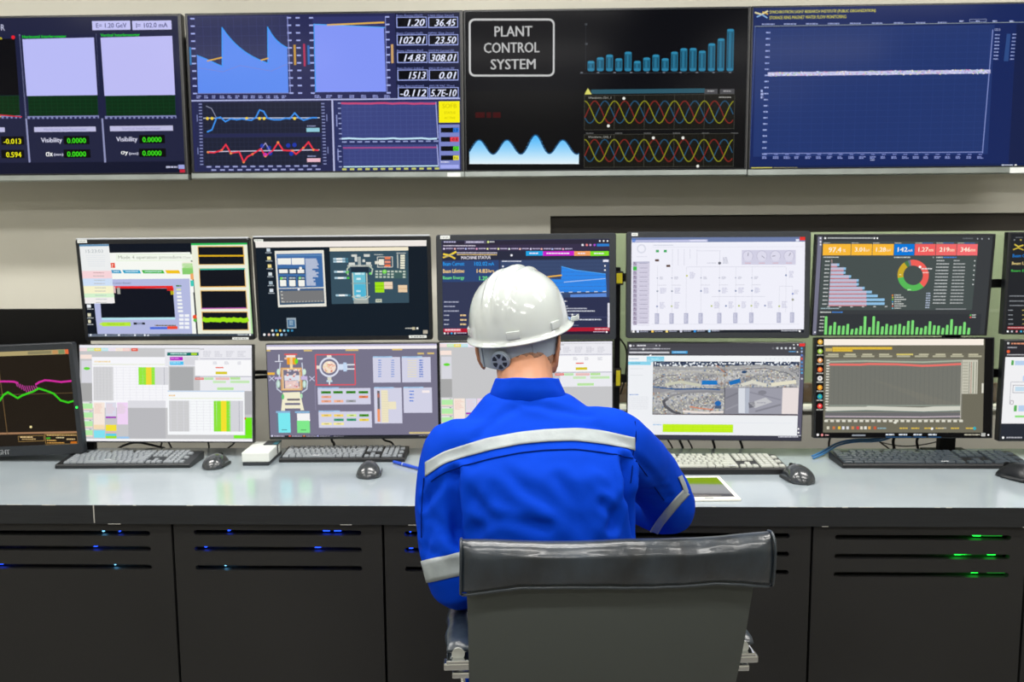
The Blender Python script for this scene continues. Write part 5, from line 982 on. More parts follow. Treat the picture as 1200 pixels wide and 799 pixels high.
cabs = [([(128, 531, 2.86), (143, 523, 2.87), (160, 520.5, 2.87), (188, 528, 2.86)], 'black cable arching up behind the leftmost keyboard', .004),
        ([(176, 505, 2.82), (184, 520, 2.86), (187, 531, 2.9)], 'short black cable dropping left of a crossing cable above the leftmost keyboard', .003),
        ([(198, 505, 2.82), (192, 519, 2.86), (203, 531, 2.9)], 'black cable slanting over the right half of the leftmost keyboard', .003),
        ([(236, 505, 2.82), (239, 520, 2.86), (246, 531, 2.9)], 'black cable dropping right of the leftmost keyboard', .003),
        ([(276, 508, 2.82), (270, 522, 2.86), (262, 533, 2.9)], 'black cable slanting down left of the small white box', .003),
        ([(386, 500, 2.82), (389, 516, 2.86), (392, 524, 2.9)], 'black cable stub above the middle of the second keyboard', .0045),
        ([(440, 505, 2.82), (448, 518, 2.86), (462, 524, 2.9)], 'black cable loop above the right end of the second keyboard', .0035),
        ([(778, 500, 2.82), (784, 517, 2.86), (789, 530, 2.9)], 'leftmost black cable between the security camera monitor and the white keyboard', .0028),
        ([(796, 500, 2.82), (798, 517, 2.86), (801, 530, 2.9)], 'second black cable above the white keyboard, thicker than its left neighbour', .0045),
        ([(804, 500, 2.82), (808, 517, 2.86), (812, 530, 2.9)], 'thin slanted black cable above the left half of the white keyboard', .0028),
        ([(836, 500, 2.82), (837.5, 517, 2.86), (838, 530, 2.9)], 'upright black cable above the middle of the white keyboard', .0045),
        ([(869.5, 500, 2.82), (870, 517, 2.86), (870.5, 530, 2.9)], 'upright black cable above the right half of the white keyboard', .0045),
        ([(977, 505, 2.82), (976, 519, 2.86), (971, 533, 2.9)], 'black cable crossing behind the blue cable at its left', .0035),
        ([(1031, 505, 2.82), (1036, 520, 2.86), (1046, 533, 2.9)], 'thin grey cable slanting down behind the blue cable', .0028),
        ([(1056, 505, 2.82), (1052, 518, 2.86), (1048, 532, 2.9)], 'thick black cable dropping behind the right keyboard, nearest the blue cable', .005),
        ([(1085, 505, 2.82), (1080, 518, 2.86), (1076, 532, 2.9)], 'thick black cable dropping just left of the broad black post', .0045),
        ([(1034, 520, 2.87), (1060, 524, 2.88), (1085, 522, 2.88), (1104, 516, 2.87)], 'thin grey cable sagging sideways above the right keyboard', .002),
        ([(1134, 418, 2.86), (1146, 432, 2.87), (1156, 445, 2.87)], 'thin grey cable in the gap between the two rightmost lower monitors', .0025),
        ([(725, 395, 2.87), (734, 410, 2.88), (733, 440, 2.88), (727, 462, 2.87)], 'black cable bowing beside the monitor post right of the hard hat', .003)]
for k, (pts, lb, r_) in enumerate(cabs):
    P = [at(*q) for q in pts]
    if P[-1].z < DZ + .03 and P[-1].y >= 2.89:
        P.append(Vector((P[-1].x + .003, 2.92, .60))); P.append(Vector((P[-1].x, 2.92, .30)))
    P = [Vector((q.x, max(q.y, 2.825) if q.z > DZ + .03 else max(q.y, 2.895), q.z)) for q in P]
    o = obj('cable', tube_bm(P, r_, 8), 'cable_black', None, smooth=True); tag(o, lb, 'cable', CG)
P = [atz(953, 537, DZ + .004), atz(966, 531, DZ + .012), at(983, 521.5, 2.83), at(1003, 517.5, 2.84), at(1029, 516.5, 2.85), at(1046, 510, 2.86), at(1052, 490, 2.86)]
b = tube_bm([p + Vector((0, .012, .004)) for p in P], .0035, 8, bm=tube_bm(P, .0035, 8))
o = obj('blue_cable', b, 'cable_blue', None, smooth=True); tag(o, 'blue twin network cable arching up from the desk behind the right keyboard', 'cable')

# ---------------------------------------------------------------- keyboards
ROWS = [
    [(0, 1)] + [(2 + i, 1) for i in range(4)] + [(6.5 + i, 1) for i in range(4)] + [(11 + i, 1) for i in range(4)] + [(15.25 + i, 1) for i in range(3)] + [(18.5 + i, 1) for i in range(3)],
    [(i, 1) for i in range(13)] + [(13, 2)] + [(15.25 + i, 1) for i in range(3)] + [(18.5 + i, 1) for i in range(4)],
    [(0, 1.5)] + [(1.5 + i, 1) for i in range(12)] + [(13.5, 1.5)] + [(15.25 + i, 1) for i in range(3)] + [(18.5 + i, 1) for i in range(3)],
    [(0, 1.75)] + [(1.75 + i, 1) for i in range(11)] + [(12.75, 2.25)] + [(18.5 + i, 1) for i in range(4)],
    [(0, 2.25)] + [(2.25 + i, 1) for i in range(10)] + [(12.25, 2.75), (16.25, 1)] + [(18.5 + i, 1) for i in range(3)],
    [(0, 1.25), (1.25, 1.25), (2.5, 1.25), (3.75, 6.25), (10, 1.25), (11.25, 1.25), (12.5, 1.25), (13.75, 1.25)] + [(15.25 + i, 1) for i in range(3)] + [(18.5, 2), (20.5, 1), (21.5, 1)]]
KM = {}
def key_mesh(w, d, m, h):
    k = (round(w, 4), round(d, 4), m)
    if k not in KM:
        b = bmesh.new(); i = .0018
        loft([[(-w / 2, -d / 2, 0), (w / 2, -d / 2, 0), (w / 2, d / 2, 0), (-w / 2, d / 2, 0)], [(-w / 2 + i * .4, -d / 2 + i * .4, h * .7), (w / 2 - i * .4, -d / 2 + i * .4, h * .7), (w / 2 - i * .4, d / 2 - i * .4, h * .7), (-w / 2 + i * .4, d / 2 - i * .4, h * .7)], [(-w / 2 + i, -d / 2 + i, h), (w / 2 - i, -d / 2 + i, h), (w / 2 - i, d / 2 - i, h), (-w / 2 + i, d / 2 - i, h)]], bm=b)
        me = bpy.data.meshes.new('key'); b.to_mesh(me); b.free(); me.materials.append(MATS[m]); KM[k] = me
    return KM[k]
def keyboard(label, fl, fr, width, depth, basem, keym, h0=.014, h1=.026, mx=.006, my=.006, logo=None, keyh=.006):
    A, B = atz(*fl, DZ), atz(*fr, DZ)
    ang = math.atan2(B.y - A.y, B.x - A.x); c = (A + B) / 2
    t = thing('keyboard', label, 'keyboard', (c.x, c.y, DZ), ang, 'keyboards on the desk')
    w = width / 2; b = bmesh.new()
    pr = [(0, 0.002), (0.0015, 0), (depth - .002, 0), (depth, .002), (depth, h1 - .003), (depth - .003, h1), (.004, h0), (0, h0 - .003)]
    loft([[(x, y, z) for y, z in pr] for x in (-w, w)], bm=b)
    obj('keyboard_base', b, basem, t, bevel=.0012)
    U = (width - 2 * mx) / 22.5; V = (depth - 2 * my) / 6.1; sl = (h1 - h0) / depth; tilt = math.atan(sl)
    first = {}
    for r_, row in enumerate(ROWS):
        y = depth - my - V * (r_ + .5); z = h0 + sl * y - .0005
        for (x, wu) in row:
            me = key_mesh(wu * U - .0026, V - .0034, keym, keyh)
            if me.name not in first: o = bpy.data.objects.new('key', me); first[me.name] = o
            else: o = first[me.name].copy()
            o.parent = t; o.location = (-w + mx + (x + wu / 2) * U, y, z); o.rotation_euler = (tilt, 0, 0); COL.objects.link(o)
    if logo:
        x, yy, ww = logo
        obj('logo_plate', box(x - ww / 2, yy - .002, h0 + sl * yy + keyh - .0004, x + ww / 2, yy + .0025, h0 + sl * yy + keyh + .0004), 'white_ink', t)
    return t
keyboard('slate grey keyboard at far left, in front of the monitor of pale tables', (65, 549.5), (222, 548.5), .428, .128, 'kb_base', 'kb_key', mx=.022, logo=(-.058, .028, .022))
keyboard('dark keyboard second from left, tinted teal at one end by the screen above', (326, 542), (475, 541.5), .408, .120, 'kb_base_black', 'kb_key', mx=.008, logo=(-.085, .012, .02))
keyboard('off-white keyed keyboard partly behind the worker\'s right sleeve', (758, 556.5), (921, 556.2), .438, .150, 'kb_base_black', 'kb_key_white', h0=.02, h1=.026, logo=(.05, .01, .02))
keyboard('wide black keyboard at the right end of the desk', (990, 549), (1206, 549.5), .575, .130, 'kb_base_black', 'kb_key_dark', logo=(.03, .012, .022))

# ---------------------------------------------------------------- mice
def mouse(label, px, py, rot, s=1.0, basem='mouse_grey'):
    p = atz(px, py, DZ)
    t = thing('mouse', label, 'mouse', (p.x, p.y, DZ), R(rot), 'computer mice on the desk')
    L, Wd, H = .105 * s, .034 * s, .038 * s
    def prof(k, n, m=13):
        u = k / n; y = -L / 2 + L * u
        e = max(0.0, 1 - abs(2 * u - 1) ** 3.6) ** .5
        wd = Wd * (.86 + .14 * math.cos(math.pi * (u - .25) * 2)) * max(e, .05)
        hh = H * (math.sin(math.pi * min(1, (u * .8 + .12))) ** .8) * max(e, .06)
        out = []
        for j in range(m):
            a = math.pi * j / (m - 1); out.append((wd * math.cos(a), y, .0015 + hh * math.sin(a) ** .8))
        return out
    rings = [prof(k, 18) for k in range(19)]
    obj('mouse_shell', loft(rings), basem, t, smooth=True)
    b = bmesh.new()
    for sx in (-1, 1):
        q = [(sx * Wd * .985, -L * .25 + L * .5 * k / 6) for k in range(7)]
        loft([[(x, y, .003), (x - sx * .0002, y, .008), (x - sx * .002, y, .013)] for x, y in q], bm=b)
    obj('side_grip', b, 'mouse_side', t, smooth=True)
    b = bmesh.new(); cyl(b, (-.003, L * .27, H * .72), (1, 0, 0), .008 * s, .006, 16); obj('scroll_wheel', b, 'black', t, smooth='auto')
    b = tube_bm([(0, L * k / 10, .0024 + H * (math.sin(math.pi * min(1, ((k / 10 + .5) * .8 + .12))) ** .8) * max(0, 1 - abs(2 * (k / 10 + .5) - 1) ** 3.6) ** .5) for k in (1, 2, 3, 4)], .0006, 6); obj('button_gap', b, 'black', t)
mouse('grey mouse between the leftmost keyboard and the small white box', 254, 546, -8, 1.05)
mouse('grey mouse in front of the second keyboard, near the blue pen', 433, 556, 6, 1.12)
mouse('dark grey mouse at the right end of the white keyboard', 934, 562, 14, 1.2)
mouse('black mouse cut off at the right edge of the picture', 1194, 561, 35, 1.25, 'bezel')

# ---------------------------------------------------------------- white box, pen, tablet
A, B, C_ = atz(283.5, 546, DZ), atz(315.5, 546, DZ), atz(299.5, 517.5, DZ + .042)
ang = math.atan2(B.y - A.y, B.x - A.x); dirb = Vector((C_.x - A.x, C_.y - A.y)); wid = (B - A).length
yaw = math.atan2(-dirb.x, dirb.y)
t = thing('card_printer', 'small white box device with a black base beside the second keyboard', 'device', (A.x, A.y, DZ), yaw * .9)
ln_ = dirb.length
obj('base', box(.001, .001, 0, wid - .001, ln_, .012, .004), 'charcoal_plastic', t)
obj('housing', box(0, 0, .012, wid, ln_, .044, .004), 'white_plastic', t)
b = bmesh.new(); bx(b, wid * .48, ln_ * .62, .0438, wid + .0008, ln_ * .98, .047, .001); bx(b, wid - .0005, ln_ * .60, .016, wid + .0012, ln_ * .68, .0462, .0004)
obj('dark_cover', b, 'charcoal_plastic', t)
obj('cover_edge', box(wid * .84, ln_ * .62, .047, wid + .0008, ln_ * .98, .0482, .0004), 'teal_plastic', t)
obj('side_plate', box(wid - .0002, ln_ * .72, .016, wid + .0012, ln_ * .95, .038, .0005), 'white_plastic', t)
A, B = atz(461.5, 541, DZ + .006), atz(497, 550.5, DZ + .006)
d_ = (B - A); L = d_.length
t = thing('pen', 'blue pen lying on the desk beside the worker\'s left shoulder', 'pen', (A.x, A.y, DZ), math.atan2(d_.y, d_.x))
b = bmesh.new(); cyl(b, (0, 0, .0058), (1, 0, 0), .0048, .045, 16, .0056); obj('pen_cap', b, 'pen_blue', t, smooth='auto')
b = bmesh.new(); cyl(b, (.045, 0, .0058), (1, 0, 0), .0052, .003, 16); obj('ring', b, 'white_plastic', t, smooth='auto')
b = bmesh.new(); cyl(b, (.048, 0, .0058), (1, 0, 0), .0054, .085, 16, .0048); cyl(b, (.133, 0, .0058), (1, 0, 0), .0048, .014, 16, .001); obj('barrel', b, 'pen_blue', t, smooth='auto')
br, fr_ = atz(843, 557, DZ + .008), atz(869, 584, DZ + .008)
sv = (br - fr_); dep = sv.length; yaw = math.atan2(-sv.x, sv.y)
t = thing('tablet', 'white framed tablet lying on the desk in front of the white keyboard', 'tablet', (fr_.x, fr_.y, DZ), yaw)
obj('tablet_body', box(-.172, 0, 0, 0, dep, .0075, .003), 'tablet_white', t)
MATS['tablet_glass'] = mat('tablet_glass', '#060708', 0.03, spec=0.9, coat=1.0)
obj('tablet_screen', box(-.172 + .013, .02, .0074, -.013, dep - .02, .0079, .0002), 'tablet_glass', t)
obj('home_button', box(-.098, .006, .0074, -.074, .012, .0078, .0002), 'grey_ink', t)
o = obj('brand_letters', box(0, 0, 0, .001, .001, .001), 'white_ink', None)
bpy.data.objects.remove(o)
# raised letters on the left-hand monitor's lower bezel
v, f = text_tris('GHT', True)
a = to_local(M0, -2, 527); c2 = to_local(M0, 12.5, 532)
b = bmesh.new(); V = [b.verts.new((a.x + p[0] * (c2.x - a.x), -.0034, c2.z + p[1] * (a.z - c2.z))) for p in v]
for q in f: b.faces.new([V[i] for i in q])
obj('bezel_lettering', b, 'white_ink', t0_)

# ---------------------------------------------------------------- office chair
mat('leather', '#252E37', 0.32, spec=0.7, coat=0.25, nscale=12, namt=0.75, bump=0.8, bscale=11, bdist=0.011, stretch=(1, 1, .6))
mat('leather_piping', '#30383F', 0.35, spec=0.6)
mat('chair_shell', '#444947', 0.42, spec=0.45, bump=0.15, bscale=500, bdist=0.0004)
CH = thing('office_chair', 'low-backed black leather office chair with chrome arms, worker seated in it', 'office chair', (.102, 1.73, 0), R(4))
def back_pt(u, s, dy=0.0):
    """u across -1..1, s up 0..1 (z .47 to .955)"""
    z = .47 + .485 * s
    hw = .230 + .016 * min(1, s * 1.3) ** 1.2 + (.008 * max(0, s - .75) / .25)
    cxx = -.016 + .022 * s
    y = -.235 - .115 * s - .03 * math.sin(math.pi * min(1, s * 1.1)) + .020 * u * u
    return Vector((cxx + u * hw, y + dy, z))
rings = []
NS, NU = 26, 22
for k in range(NS + 1):
    s = k / NS
    ring = [back_pt(-1 + 2 * j / NU, s, -.007 * (1 - abs(-1 + 2 * j / NU) ** 8)) for j in range(NU + 1)] + [back_pt(1 - 2 * j / NU, s, .008) for j in range(NU + 1)]
    rings.append(ring)
obj('backrest', loft(rings), 'chair_shell', CH, smooth='auto')
# leather wrap over the top of the back
rnd = random.Random(8)
rings = []
NU = 48
for j in range(NU + 1):
    u = -1 + 2 * j / NU
    e = abs(u); hw_ = .2595; droop = .017 * max(0, (e - .62) / .38) ** 1.3 + .0015 * math.sin(u * 5)
    top = back_pt(u * .0, 1).z + .007 + .0012 * math.sin(u * 7 + 1) + .001 * u
    bot = .8845 - droop; cxx = .0075
    ring = []
    prof = [(-.034, bot), (-.041, bot + .006), (-.043, bot + .03), (-.041, bot + .058), (-.037, top - .018), (-.026, top - .005), (-.010, top), (.008, top - .004), (.018, top - .018), (.022, top - .05), (.018, bot + .01), (.012, bot)]
    for q, (yy, zz) in enumerate(prof):
        bulge = .0035 * noise.noise(Vector((u * 9, zz * 40, 3))) * (1 if q < 6 else .5)
        s = (zz - .47) / .485; base = -.235 - .115 * min(s, 1.05) + .02 * u * u
        ring.append(Vector((cxx + u * hw_ + (.004 if u > 0 else -.002) * (1 - (zz - bot) / (top - bot)) * e ** 4, base + yy * (1 - .15 * e ** 40) + bulge, zz)))
    rings.append(ring)
ends = lambda r_, s_: [[p + Vector((s_ * k_, 0, 0)) for p in r_] for k_ in (.0008, .0004)]
hr = obj('head_roll', loft(ends(rings[0], -1) + rings + ends(rings[-1], 1)[::-1]), 'leather', CH, smooth=True)
hr.modifiers.new('s', 'SUBSURF').levels = 1; hr.modifiers['s'].render_levels = 2
low = [r[0] + Vector((0, -.003, -.001)) for r in rings]
obj('piping', tube_bm(low, .0027, 8, smoothpath=False), 'leather_piping', hr, smooth=True)
for e in (0, -1):
    q = [p + Vector(((-.002, .002)[e], -.002, 0)) for p in rings[e][:8]]
    obj('piping', tube_bm(q, .0023, 8), 'leather_piping', hr, smooth=True)
b = bmesh.new()
for e, dx in ((0, .014), (-1, -.014)):
    for k in range(14):
        f_ = (k + .5) / 14; i = 1 + f_ * 4; i0 = int(i); p = rings[e][i0].lerp(rings[e][i0 + 1], i - i0)
        bx(b, p.x + dx - .0012, p.y - .0032, p.z - .0024, p.x + dx + .0012, p.y + .002, p.z + .0018)
obj('stitching', b, 'leather_piping', hr)
# seat, arms
rings = []
for k in range(13):
    f_ = k / 12; y = -.235 + .47 * f_; e = 1 - abs(2 * f_ - 1) ** 6
    h = .055 * max(.35, e); zc = .428 + .01 * math.cos(f_ * 3)
    rings.append([Vector((math.copysign(abs(math.cos(a)) ** .35, math.cos(a)) * .235, y, zc + math.copysign(abs(math.sin(a)) ** .6, math.sin(a)) * h * .6)) for a in [2 * math.pi * q / 28 for q in range(28)]])
obj('seat', loft(rings), 'leather', CH, smooth=True)
for sx in (-1, 1):
    ax = -.265 if sx < 0 else .266
    z0 = .690
    pr = []
    for k in range(15):
        f_ = k / 14; y = -.215 + .29 * f_; e = max(.25, 1 - abs(2 * f_ - 1) ** 7)
        pr.append([Vector((ax + math.cos(a) * .0255 * (.8 + .2 * e) + .002 * math.sin(k * 1.7), y, z0 + .014 + math.sin(a) * .017 * e)) for a in [2 * math.pi * q / 16 for q in range(16)]])
    ap = obj('arm_pad', loft(pr), 'leather', CH, smooth=True)
    b = bmesh.new(); cyl(b, (ax, -.2165, z0 + .008), (0, 1, 0), .012, .003, 20); obj('end_cap', b, 'kb_key_white', ap, smooth='auto')
    b = bmesh.new()
    bx(b, min(ax - sx * .03, ax + sx * .027), -.228, z0 - .018, max(ax - sx * .03, ax + sx * .027), -.205, z0 - .004, .003)
    bx(b, min(ax - sx * .034, ax + sx * .012), -.224, z0 - .036, max(ax - sx * .034, ax + sx * .012), -.208, z0 - .024, .003)
    bx(b, ax - .022, -.228, z0 - .006, ax + .022, .07, z0 + .001, .002)
    obj('arm_bracket', b, 'chrome', CH)
    b = tube_bm([(ax, .06, z0 - .004), (ax, .075, z0 - .03), (ax - sx * .004, .06, .55), (ax - sx * .012, .0, .452), (ax - sx * .03, -.05, .438)], .010, 12)
    tube_bm([(ax - sx * .03, -.215, z0 - .03), (ax - sx * .03, -.20, .58), (ax - sx * .03, -.14, .47), (ax - sx * .035, -.05, .438)], .009, 12, bm=b)
    obj('arm_loop', b, 'chrome', CH, smooth=True)
b = bmesh.new(); bx(b, -.09, -.12, .355, .09, .12, .405, .01); bx(b, -.235, -.062, .425, .235, -.038, .44, .003); obj('tilt_mechanism', b, 'charcoal_plastic', CH)
b = bmesh.new(); cyl(b, (0, 0, .12), (0, 0, 1), .026, .14, 24); cyl(b, (0, 0, .25), (0, 0, 1), .014, .12, 20); obj('gas_lift', b, 'chrome', CH, smooth='auto')
for k in range(5):
    a = R(90 + 72 * k + 20); d = Vector((math.cos(a), math.sin(a), 0))
    b = bmesh.new(); loft([[p0_ + Vector((-d.y * w_, d.x * w_, 0)) + Vector((0, 0, z_)) for w_, z_ in ((-1 * wd, 0), (wd, 0), (wd * .7, hh), (-wd * .7, hh))] for p0_, wd, hh in ((d * .02 + Vector((0, 0, .10)), .026, .045), (d * .18 + Vector((0, 0, .088)), .02, .03), (d * .29 + Vector((0, 0, .078)), .015, .018))], bm=b)
    obj('base_arm', b, 'chrome', CH)
    c3 = d * .285
    cs = obj('caster', tube_bm([c3 + Vector((0, 0, .08)), c3 + Vector((0, 0, .05))], .012, 10), 'charcoal_plastic', CH, smooth='auto')
    b = bmesh.new(); n_ = Vector((-d.y, d.x, 0))
    for sg in (-1, 1): cyl(b, c3 + n_ * (.006 * sg) + Vector((0, 0, .0285)), n_ * sg, .028, .014, 24)
    obj('wheel', b, 'black', cs, smooth='auto')

# ---------------------------------------------------------------- the worker
from mathutils.bvhtree import BVHTree
mat('skin', '#B88263', 0.5, spec=0.4, nscale=30, namt=0.06, bump=0.2, bscale=220, bdist=0.0006)
mat('hair', '#7E5B47', 0.75, nscale=160, namt=0.35, bump=0.6, bscale=900, bdist=0.0008)
mat('blue_cloth', '#003ABA', 0.82, spec=0.08, nscale=22, namt=0.03, bump=0.25, bscale=420, bdist=0.0006)
mat('blue_seam', '#001A66', 0.9, spec=0.05)
mat('reflective_tape', '#949DA0', 0.42, spec=0.5, nscale=28, namt=0.12, bump=0.5, bscale=60, bdist=0.002)
mat('helmet_white', '#C3CAC8', 0.14, spec=0.6, coat=0.7)
mat('helmet_grey', '#8995A0', 0.42)
mat('helmet_dark', '#1D252B', 0.5)
mat('eye_white', '#EDEAE4', 0.3)
mat('iris', '#2A1A12', 0.2)
mat('lip', '#A8655A', 0.5)
mat('shoe_black', '#17181A', 0.4)
def limb(bm, pts, rads, n=20, sub=5, flat=None):
    P = [Vector(p) for p in pts]; Q = []; RR = []
    for i in range(len(P) - 1):
        p0 = P[max(i - 1, 0)]; p1 = P[i]; p2 = P[i + 1]; p3 = P[min(i + 2, len(P) - 1)]
        for k in range(sub):
            t = k / sub
            Q.append(0.5 * ((2 * p1) + (-p0 + p2) * t + (2 * p0 - 5 * p1 + 4 * p2 - p3) * t * t + (-p0 + 3 * p1 - 3 * p2 + p3) * t ** 3))
            RR.append(rads[i] + (rads[i + 1] - rads[i]) * (t * t * (3 - 2 * t)))
    Q.append(P[-1]); RR.append(rads[-1])
    rings = []; side = None
    for i, p in enumerate(Q):
        d = (Q[min(i + 1, len(Q) - 1)] - Q[max(i - 1, 0)]).normalized()
        if side is None:
            side = d.cross(Vector((0, 0, 1)));
            if side.length < .1: side = d.cross(Vector((1, 0, 0)))
        side = (side - d * side.dot(d)).normalized(); u = side.cross(d)
        fl = flat or (1, 1)
        rings.append([p + (side * math.cos(a) * fl[0] + u * math.sin(a) * fl[1]) * RR[i] for a in [2 * math.pi * k / n for k in range(n)]])
    loft(rings, bm=bm)
    for q, r in ((Q[0], RR[0]), (Q[-1], RR[-1])):
        bmesh.ops.create_icosphere(bm, subdivisions=3, radius=r * .98 * min(flat or (1, 1)), matrix=Matrix.Translation(q))
def ell(cx, cy, cz, a, b, n=36, p=2.3, rot=0.0, tx=0.0, ty=0.0):
    out = []
    for k in range(n):
        t = 2 * math.pi * k / n; c, s = math.cos(t), math.sin(t)
        x = math.copysign(abs(c) ** (2 / p), c) * a; y = math.copysign(abs(s) ** (2 / p), s) * b
        X = x * math.cos(rot) - y * math.sin(rot); Y = x * math.sin(rot) + y * math.cos(rot)
        out.append(Vector((cx + X, cy + Y, cz + tx * x + ty * y)))
    return out
def remesh(bm, vox, smooth=4, name='tmp', lam=.5):
    me = bpy.data.meshes.new(name); bm.to_mesh(me); bm.free()
    o = bpy.data.objects.new(name, me); COL.objects.link(o)
    m = o.modifiers.new('r', 'REMESH'); m.mode = 'VOXEL'; m.voxel_size = vox
    if smooth: s = o.modifiers.new('s', 'SMOOTH'); s.iterations = smooth; s.factor = lam
    dg = bpy.context.evaluated_depsgraph_get(); dg.update()
    out = bpy.data.meshes.new_from_object(o.evaluated_get(dg)); bpy.data.objects.remove(o); return out
PER = thing('person', 'seated worker seen from behind in a blue coverall and white hard hat', 'person', (.07, 1.70, 0))
PT = Matrix.Translation((-.07, -1.70, 0))
# skeleton in world coordinates
SL, EL, WL = (-.172, 1.700, 1.020), (-.158, 1.625, .790), (-.128, 1.862, .768)
ML = (-.186, 1.665, .905)
SR, ER, WR = (.172, 1.735, 1.030), (.302, 1.935, .836), (.165, 2.150, .806)
MR = (.243, 1.835, .955)
NECK, HEAD = Vector((-.020, 1.806, 1.105)), Vector((-.038, 1.950, 1.245))
TOR = [(.085, 1.66, .47, .165, .120), (.082, 1.66, .56, .170, .125), (.066, 1.655, .66, .160, .118), (.042, 1.655, .77, .160, .115), (.018, 1.66, .87, .168, .118), (.006, 1.675, .95, .180, .120), (.002, 1.690, 1.005, .192, .114), (-.001, 1.712, 1.045, .188, .100), (-.005, 1.735, 1.078, .158, .084), (-.012, 1.757, 1.108, .122, .071), (-.018, 1.775, 1.135, .088, .062), (-.020, 1.785, 1.15, .062, .055)]
HIPL, HIPR = (.0, 1.68, .545), (.165, 1.68, .545)
KNL, KNR = (-.075, 2.085, .565), (.235, 2.075, .560)
ANL, ANR = (-.07, 2.06, .12), (.235, 2.05, .12)
def shrink(T, f): return [(x, y, z, a * f, b * f) for x, y, z, a, b in T]
# --- the body: one continuous skin surface
b = bmesh.new()
loft([ell(x, y, z, a, bb) for x, y, z, a, bb in shrink(TOR[:-1], .80)], bm=b)
limb(b, [NECK - Vector((0, .02, .05)), NECK, Vector((-.030, 1.892, 1.175)), HEAD - Vector((0, .02, .03))], [.062, .060, .062, .062])
limb(b, [(-.06, 1.70, 1.02), SL, ML, EL, WL], [.048, .040, .032, .029, .024]); limb(b, [(.06, 1.72, 1.03), SR, MR, ER, WR], [.048, .040, .032, .029, .024])
for H_, K_, A_ in ((HIPL, KNL, ANL), (HIPR, KNR, ANR)): limb(b, [H_, K_, (A_[0], A_[1] + .01, .33), A_], [.07, .05, .045, .034])
def hand(b, wrist, d, up, side, curl, thumb_side):
    """d forward, up = back of hand, side = toward the little finger"""
    Wv = Vector(wrist); d = Vector(d).normalized(); up = Vector(up); up = (up - d * up.dot(d)).normalized(); s = d.cross(up) * thumb_side
    palm = [Wv + d * .01, Wv + d * .05, Wv + d * .088]
    rings = []
    for i, (q, w_, t_) in enumerate(((0, .026, .018), (.02, .032, .016), (.05, .040, .015), (.085, .042, .012), (.094, .038, .009))):
        rings.append([Wv + d * q + s * math.cos(a) * w_ + up * math.sin(a) * t_ for a in [2 * math.pi * k / 16 for k in range(16)]])
    loft(rings, bm=b)
    lens = (.070, .080, .075, .058)
    for i, L_ in enumerate(lens):
        o = (i - 1.5) * .0215; base = Wv + d * (.082 - .004 * abs(i - 1)) - s * o * -1
        c = curl + i * .04; a1, a2, a3 = c * .6, c * 1.4, c * 2.0
        dr = lambda a: d * math.cos(a) - up * math.sin(a) + s * ((i - 1.5) * .10)
        p1 = base + dr(a1) * L_ * .45; p2 = p1 + dr(a2) * L_ * .32; p3 = p2 + dr(a3) * L_ * .23
        limb(b, [base - d * .02, base, p1, p2, p3], [.0095, .0092, .0084, .0078, .0066], n=10, sub=3)
    tb = Wv + d * .028 - s * .030
    t1 = tb + (d * .7 - s * .7 - up * .1).normalized() * .035; t2 = t1 + (d * .92 - s * .35 - up * .25).normalized() * .026
    limb(b, [Wv + d * .02 - s * .012, tb, t1, t2], [.014, .0125, .0098, .0078], n=10, sub=3)
hand(b, WL, (.08, 1, -.10), (0, .1, 1), None, .42, 1)
hand(b, WR, (-.30, 1, -.14), (-.1, .1, 1), None, .22, -1)
# head
HR_ = Matrix.Rotation(R(-20), 4, 'Z') @ Matrix.Rotation(R(-14), 4, 'X')
HM = Matrix.Translation(HEAD) @ HR_
def hp(x, y, z): return HM @ Vector((x, y, z))
hb = bmesh.new(); bmesh.ops.create_uvsphere(hb, u_segments=40, v_segments=28, radius=1)
for v in hb.verts:
    x, y, z = v.co
    w = .076 * (1 - .16 * max(0, -z) ** 1.4); dpt = .093 if y < 0 else .094
    yy = y * dpt * (1 + .03 * z)
    if z < -.2 and y < 0: yy *= 1 - .55 * min(1, (-z - .2) / .7)
    if z < -.1 and y > 0: yy *= 1 - .12 * min(1, (-z) / 1)
    v.co = HM @ Vector((x * w, yy, z * (.112 if z > 0 else .120)))
me_ = bpy.data.meshes.new('h'); hb.to_mesh(me_); hb.free(); b.from_mesh(me_); bpy.data.meshes.remove(me_)
limb(b, [hp(0, .086, .012), hp(0, .098, -.012), hp(0, .108, -.032), hp(0, .094, -.042)], [.006, .008, .011, .008], n=10)
for sx in (-1, 1): limb(b, [hp(sx * .006, .096, -.036), hp(sx * .014, .092, -.038)], [.007, .006], n=8)
limb(b, [hp(-.018, .084, -.068), hp(0, .091, -.066), hp(.018, .084, -.068)], [.005, .0065, .005], n=8)
limb(b, [hp(-.012, .080, -.103), hp(.012, .080, -.103)], [.016, .016], n=10)
def ep(x, y, z): return hp(x + math.copysign(.010, x), y, z * 1.12 - .030)
for sx in (-1, 1):
    limb(b, [hp(sx * .03, .085, .022), hp(sx * .045, .074, .018)], [.007, .006], n=8)
    # ears: rim, lobe and concha
    E = [ep(sx * .076, .004, -.046), ep(sx * .083, -.006, -.034), ep(sx * .089, -.017, -.010), ep(sx * .090, -.016, .014), ep(sx * .084, -.004, .026), ep(sx * .078, .008, .018)]
    limb(b, E, [.0065, .0062, .005, .005, .005, .0045], n=10)
    limb(b, [ep(sx * .078, .002, -.04), ep(sx * .082, -.006, -.01), ep(sx * .080, -.004, .016)], [.005, .006, .005], n=10, flat=(1, 1))
    limb(b, [ep(sx * .072, .0, -.03), ep(sx * .072, .002, .012)], [.010, .011], n=10)
body = remesh(b, .0042, 3)
obj('body', body, 'skin', PER, smooth=True, M=PT)
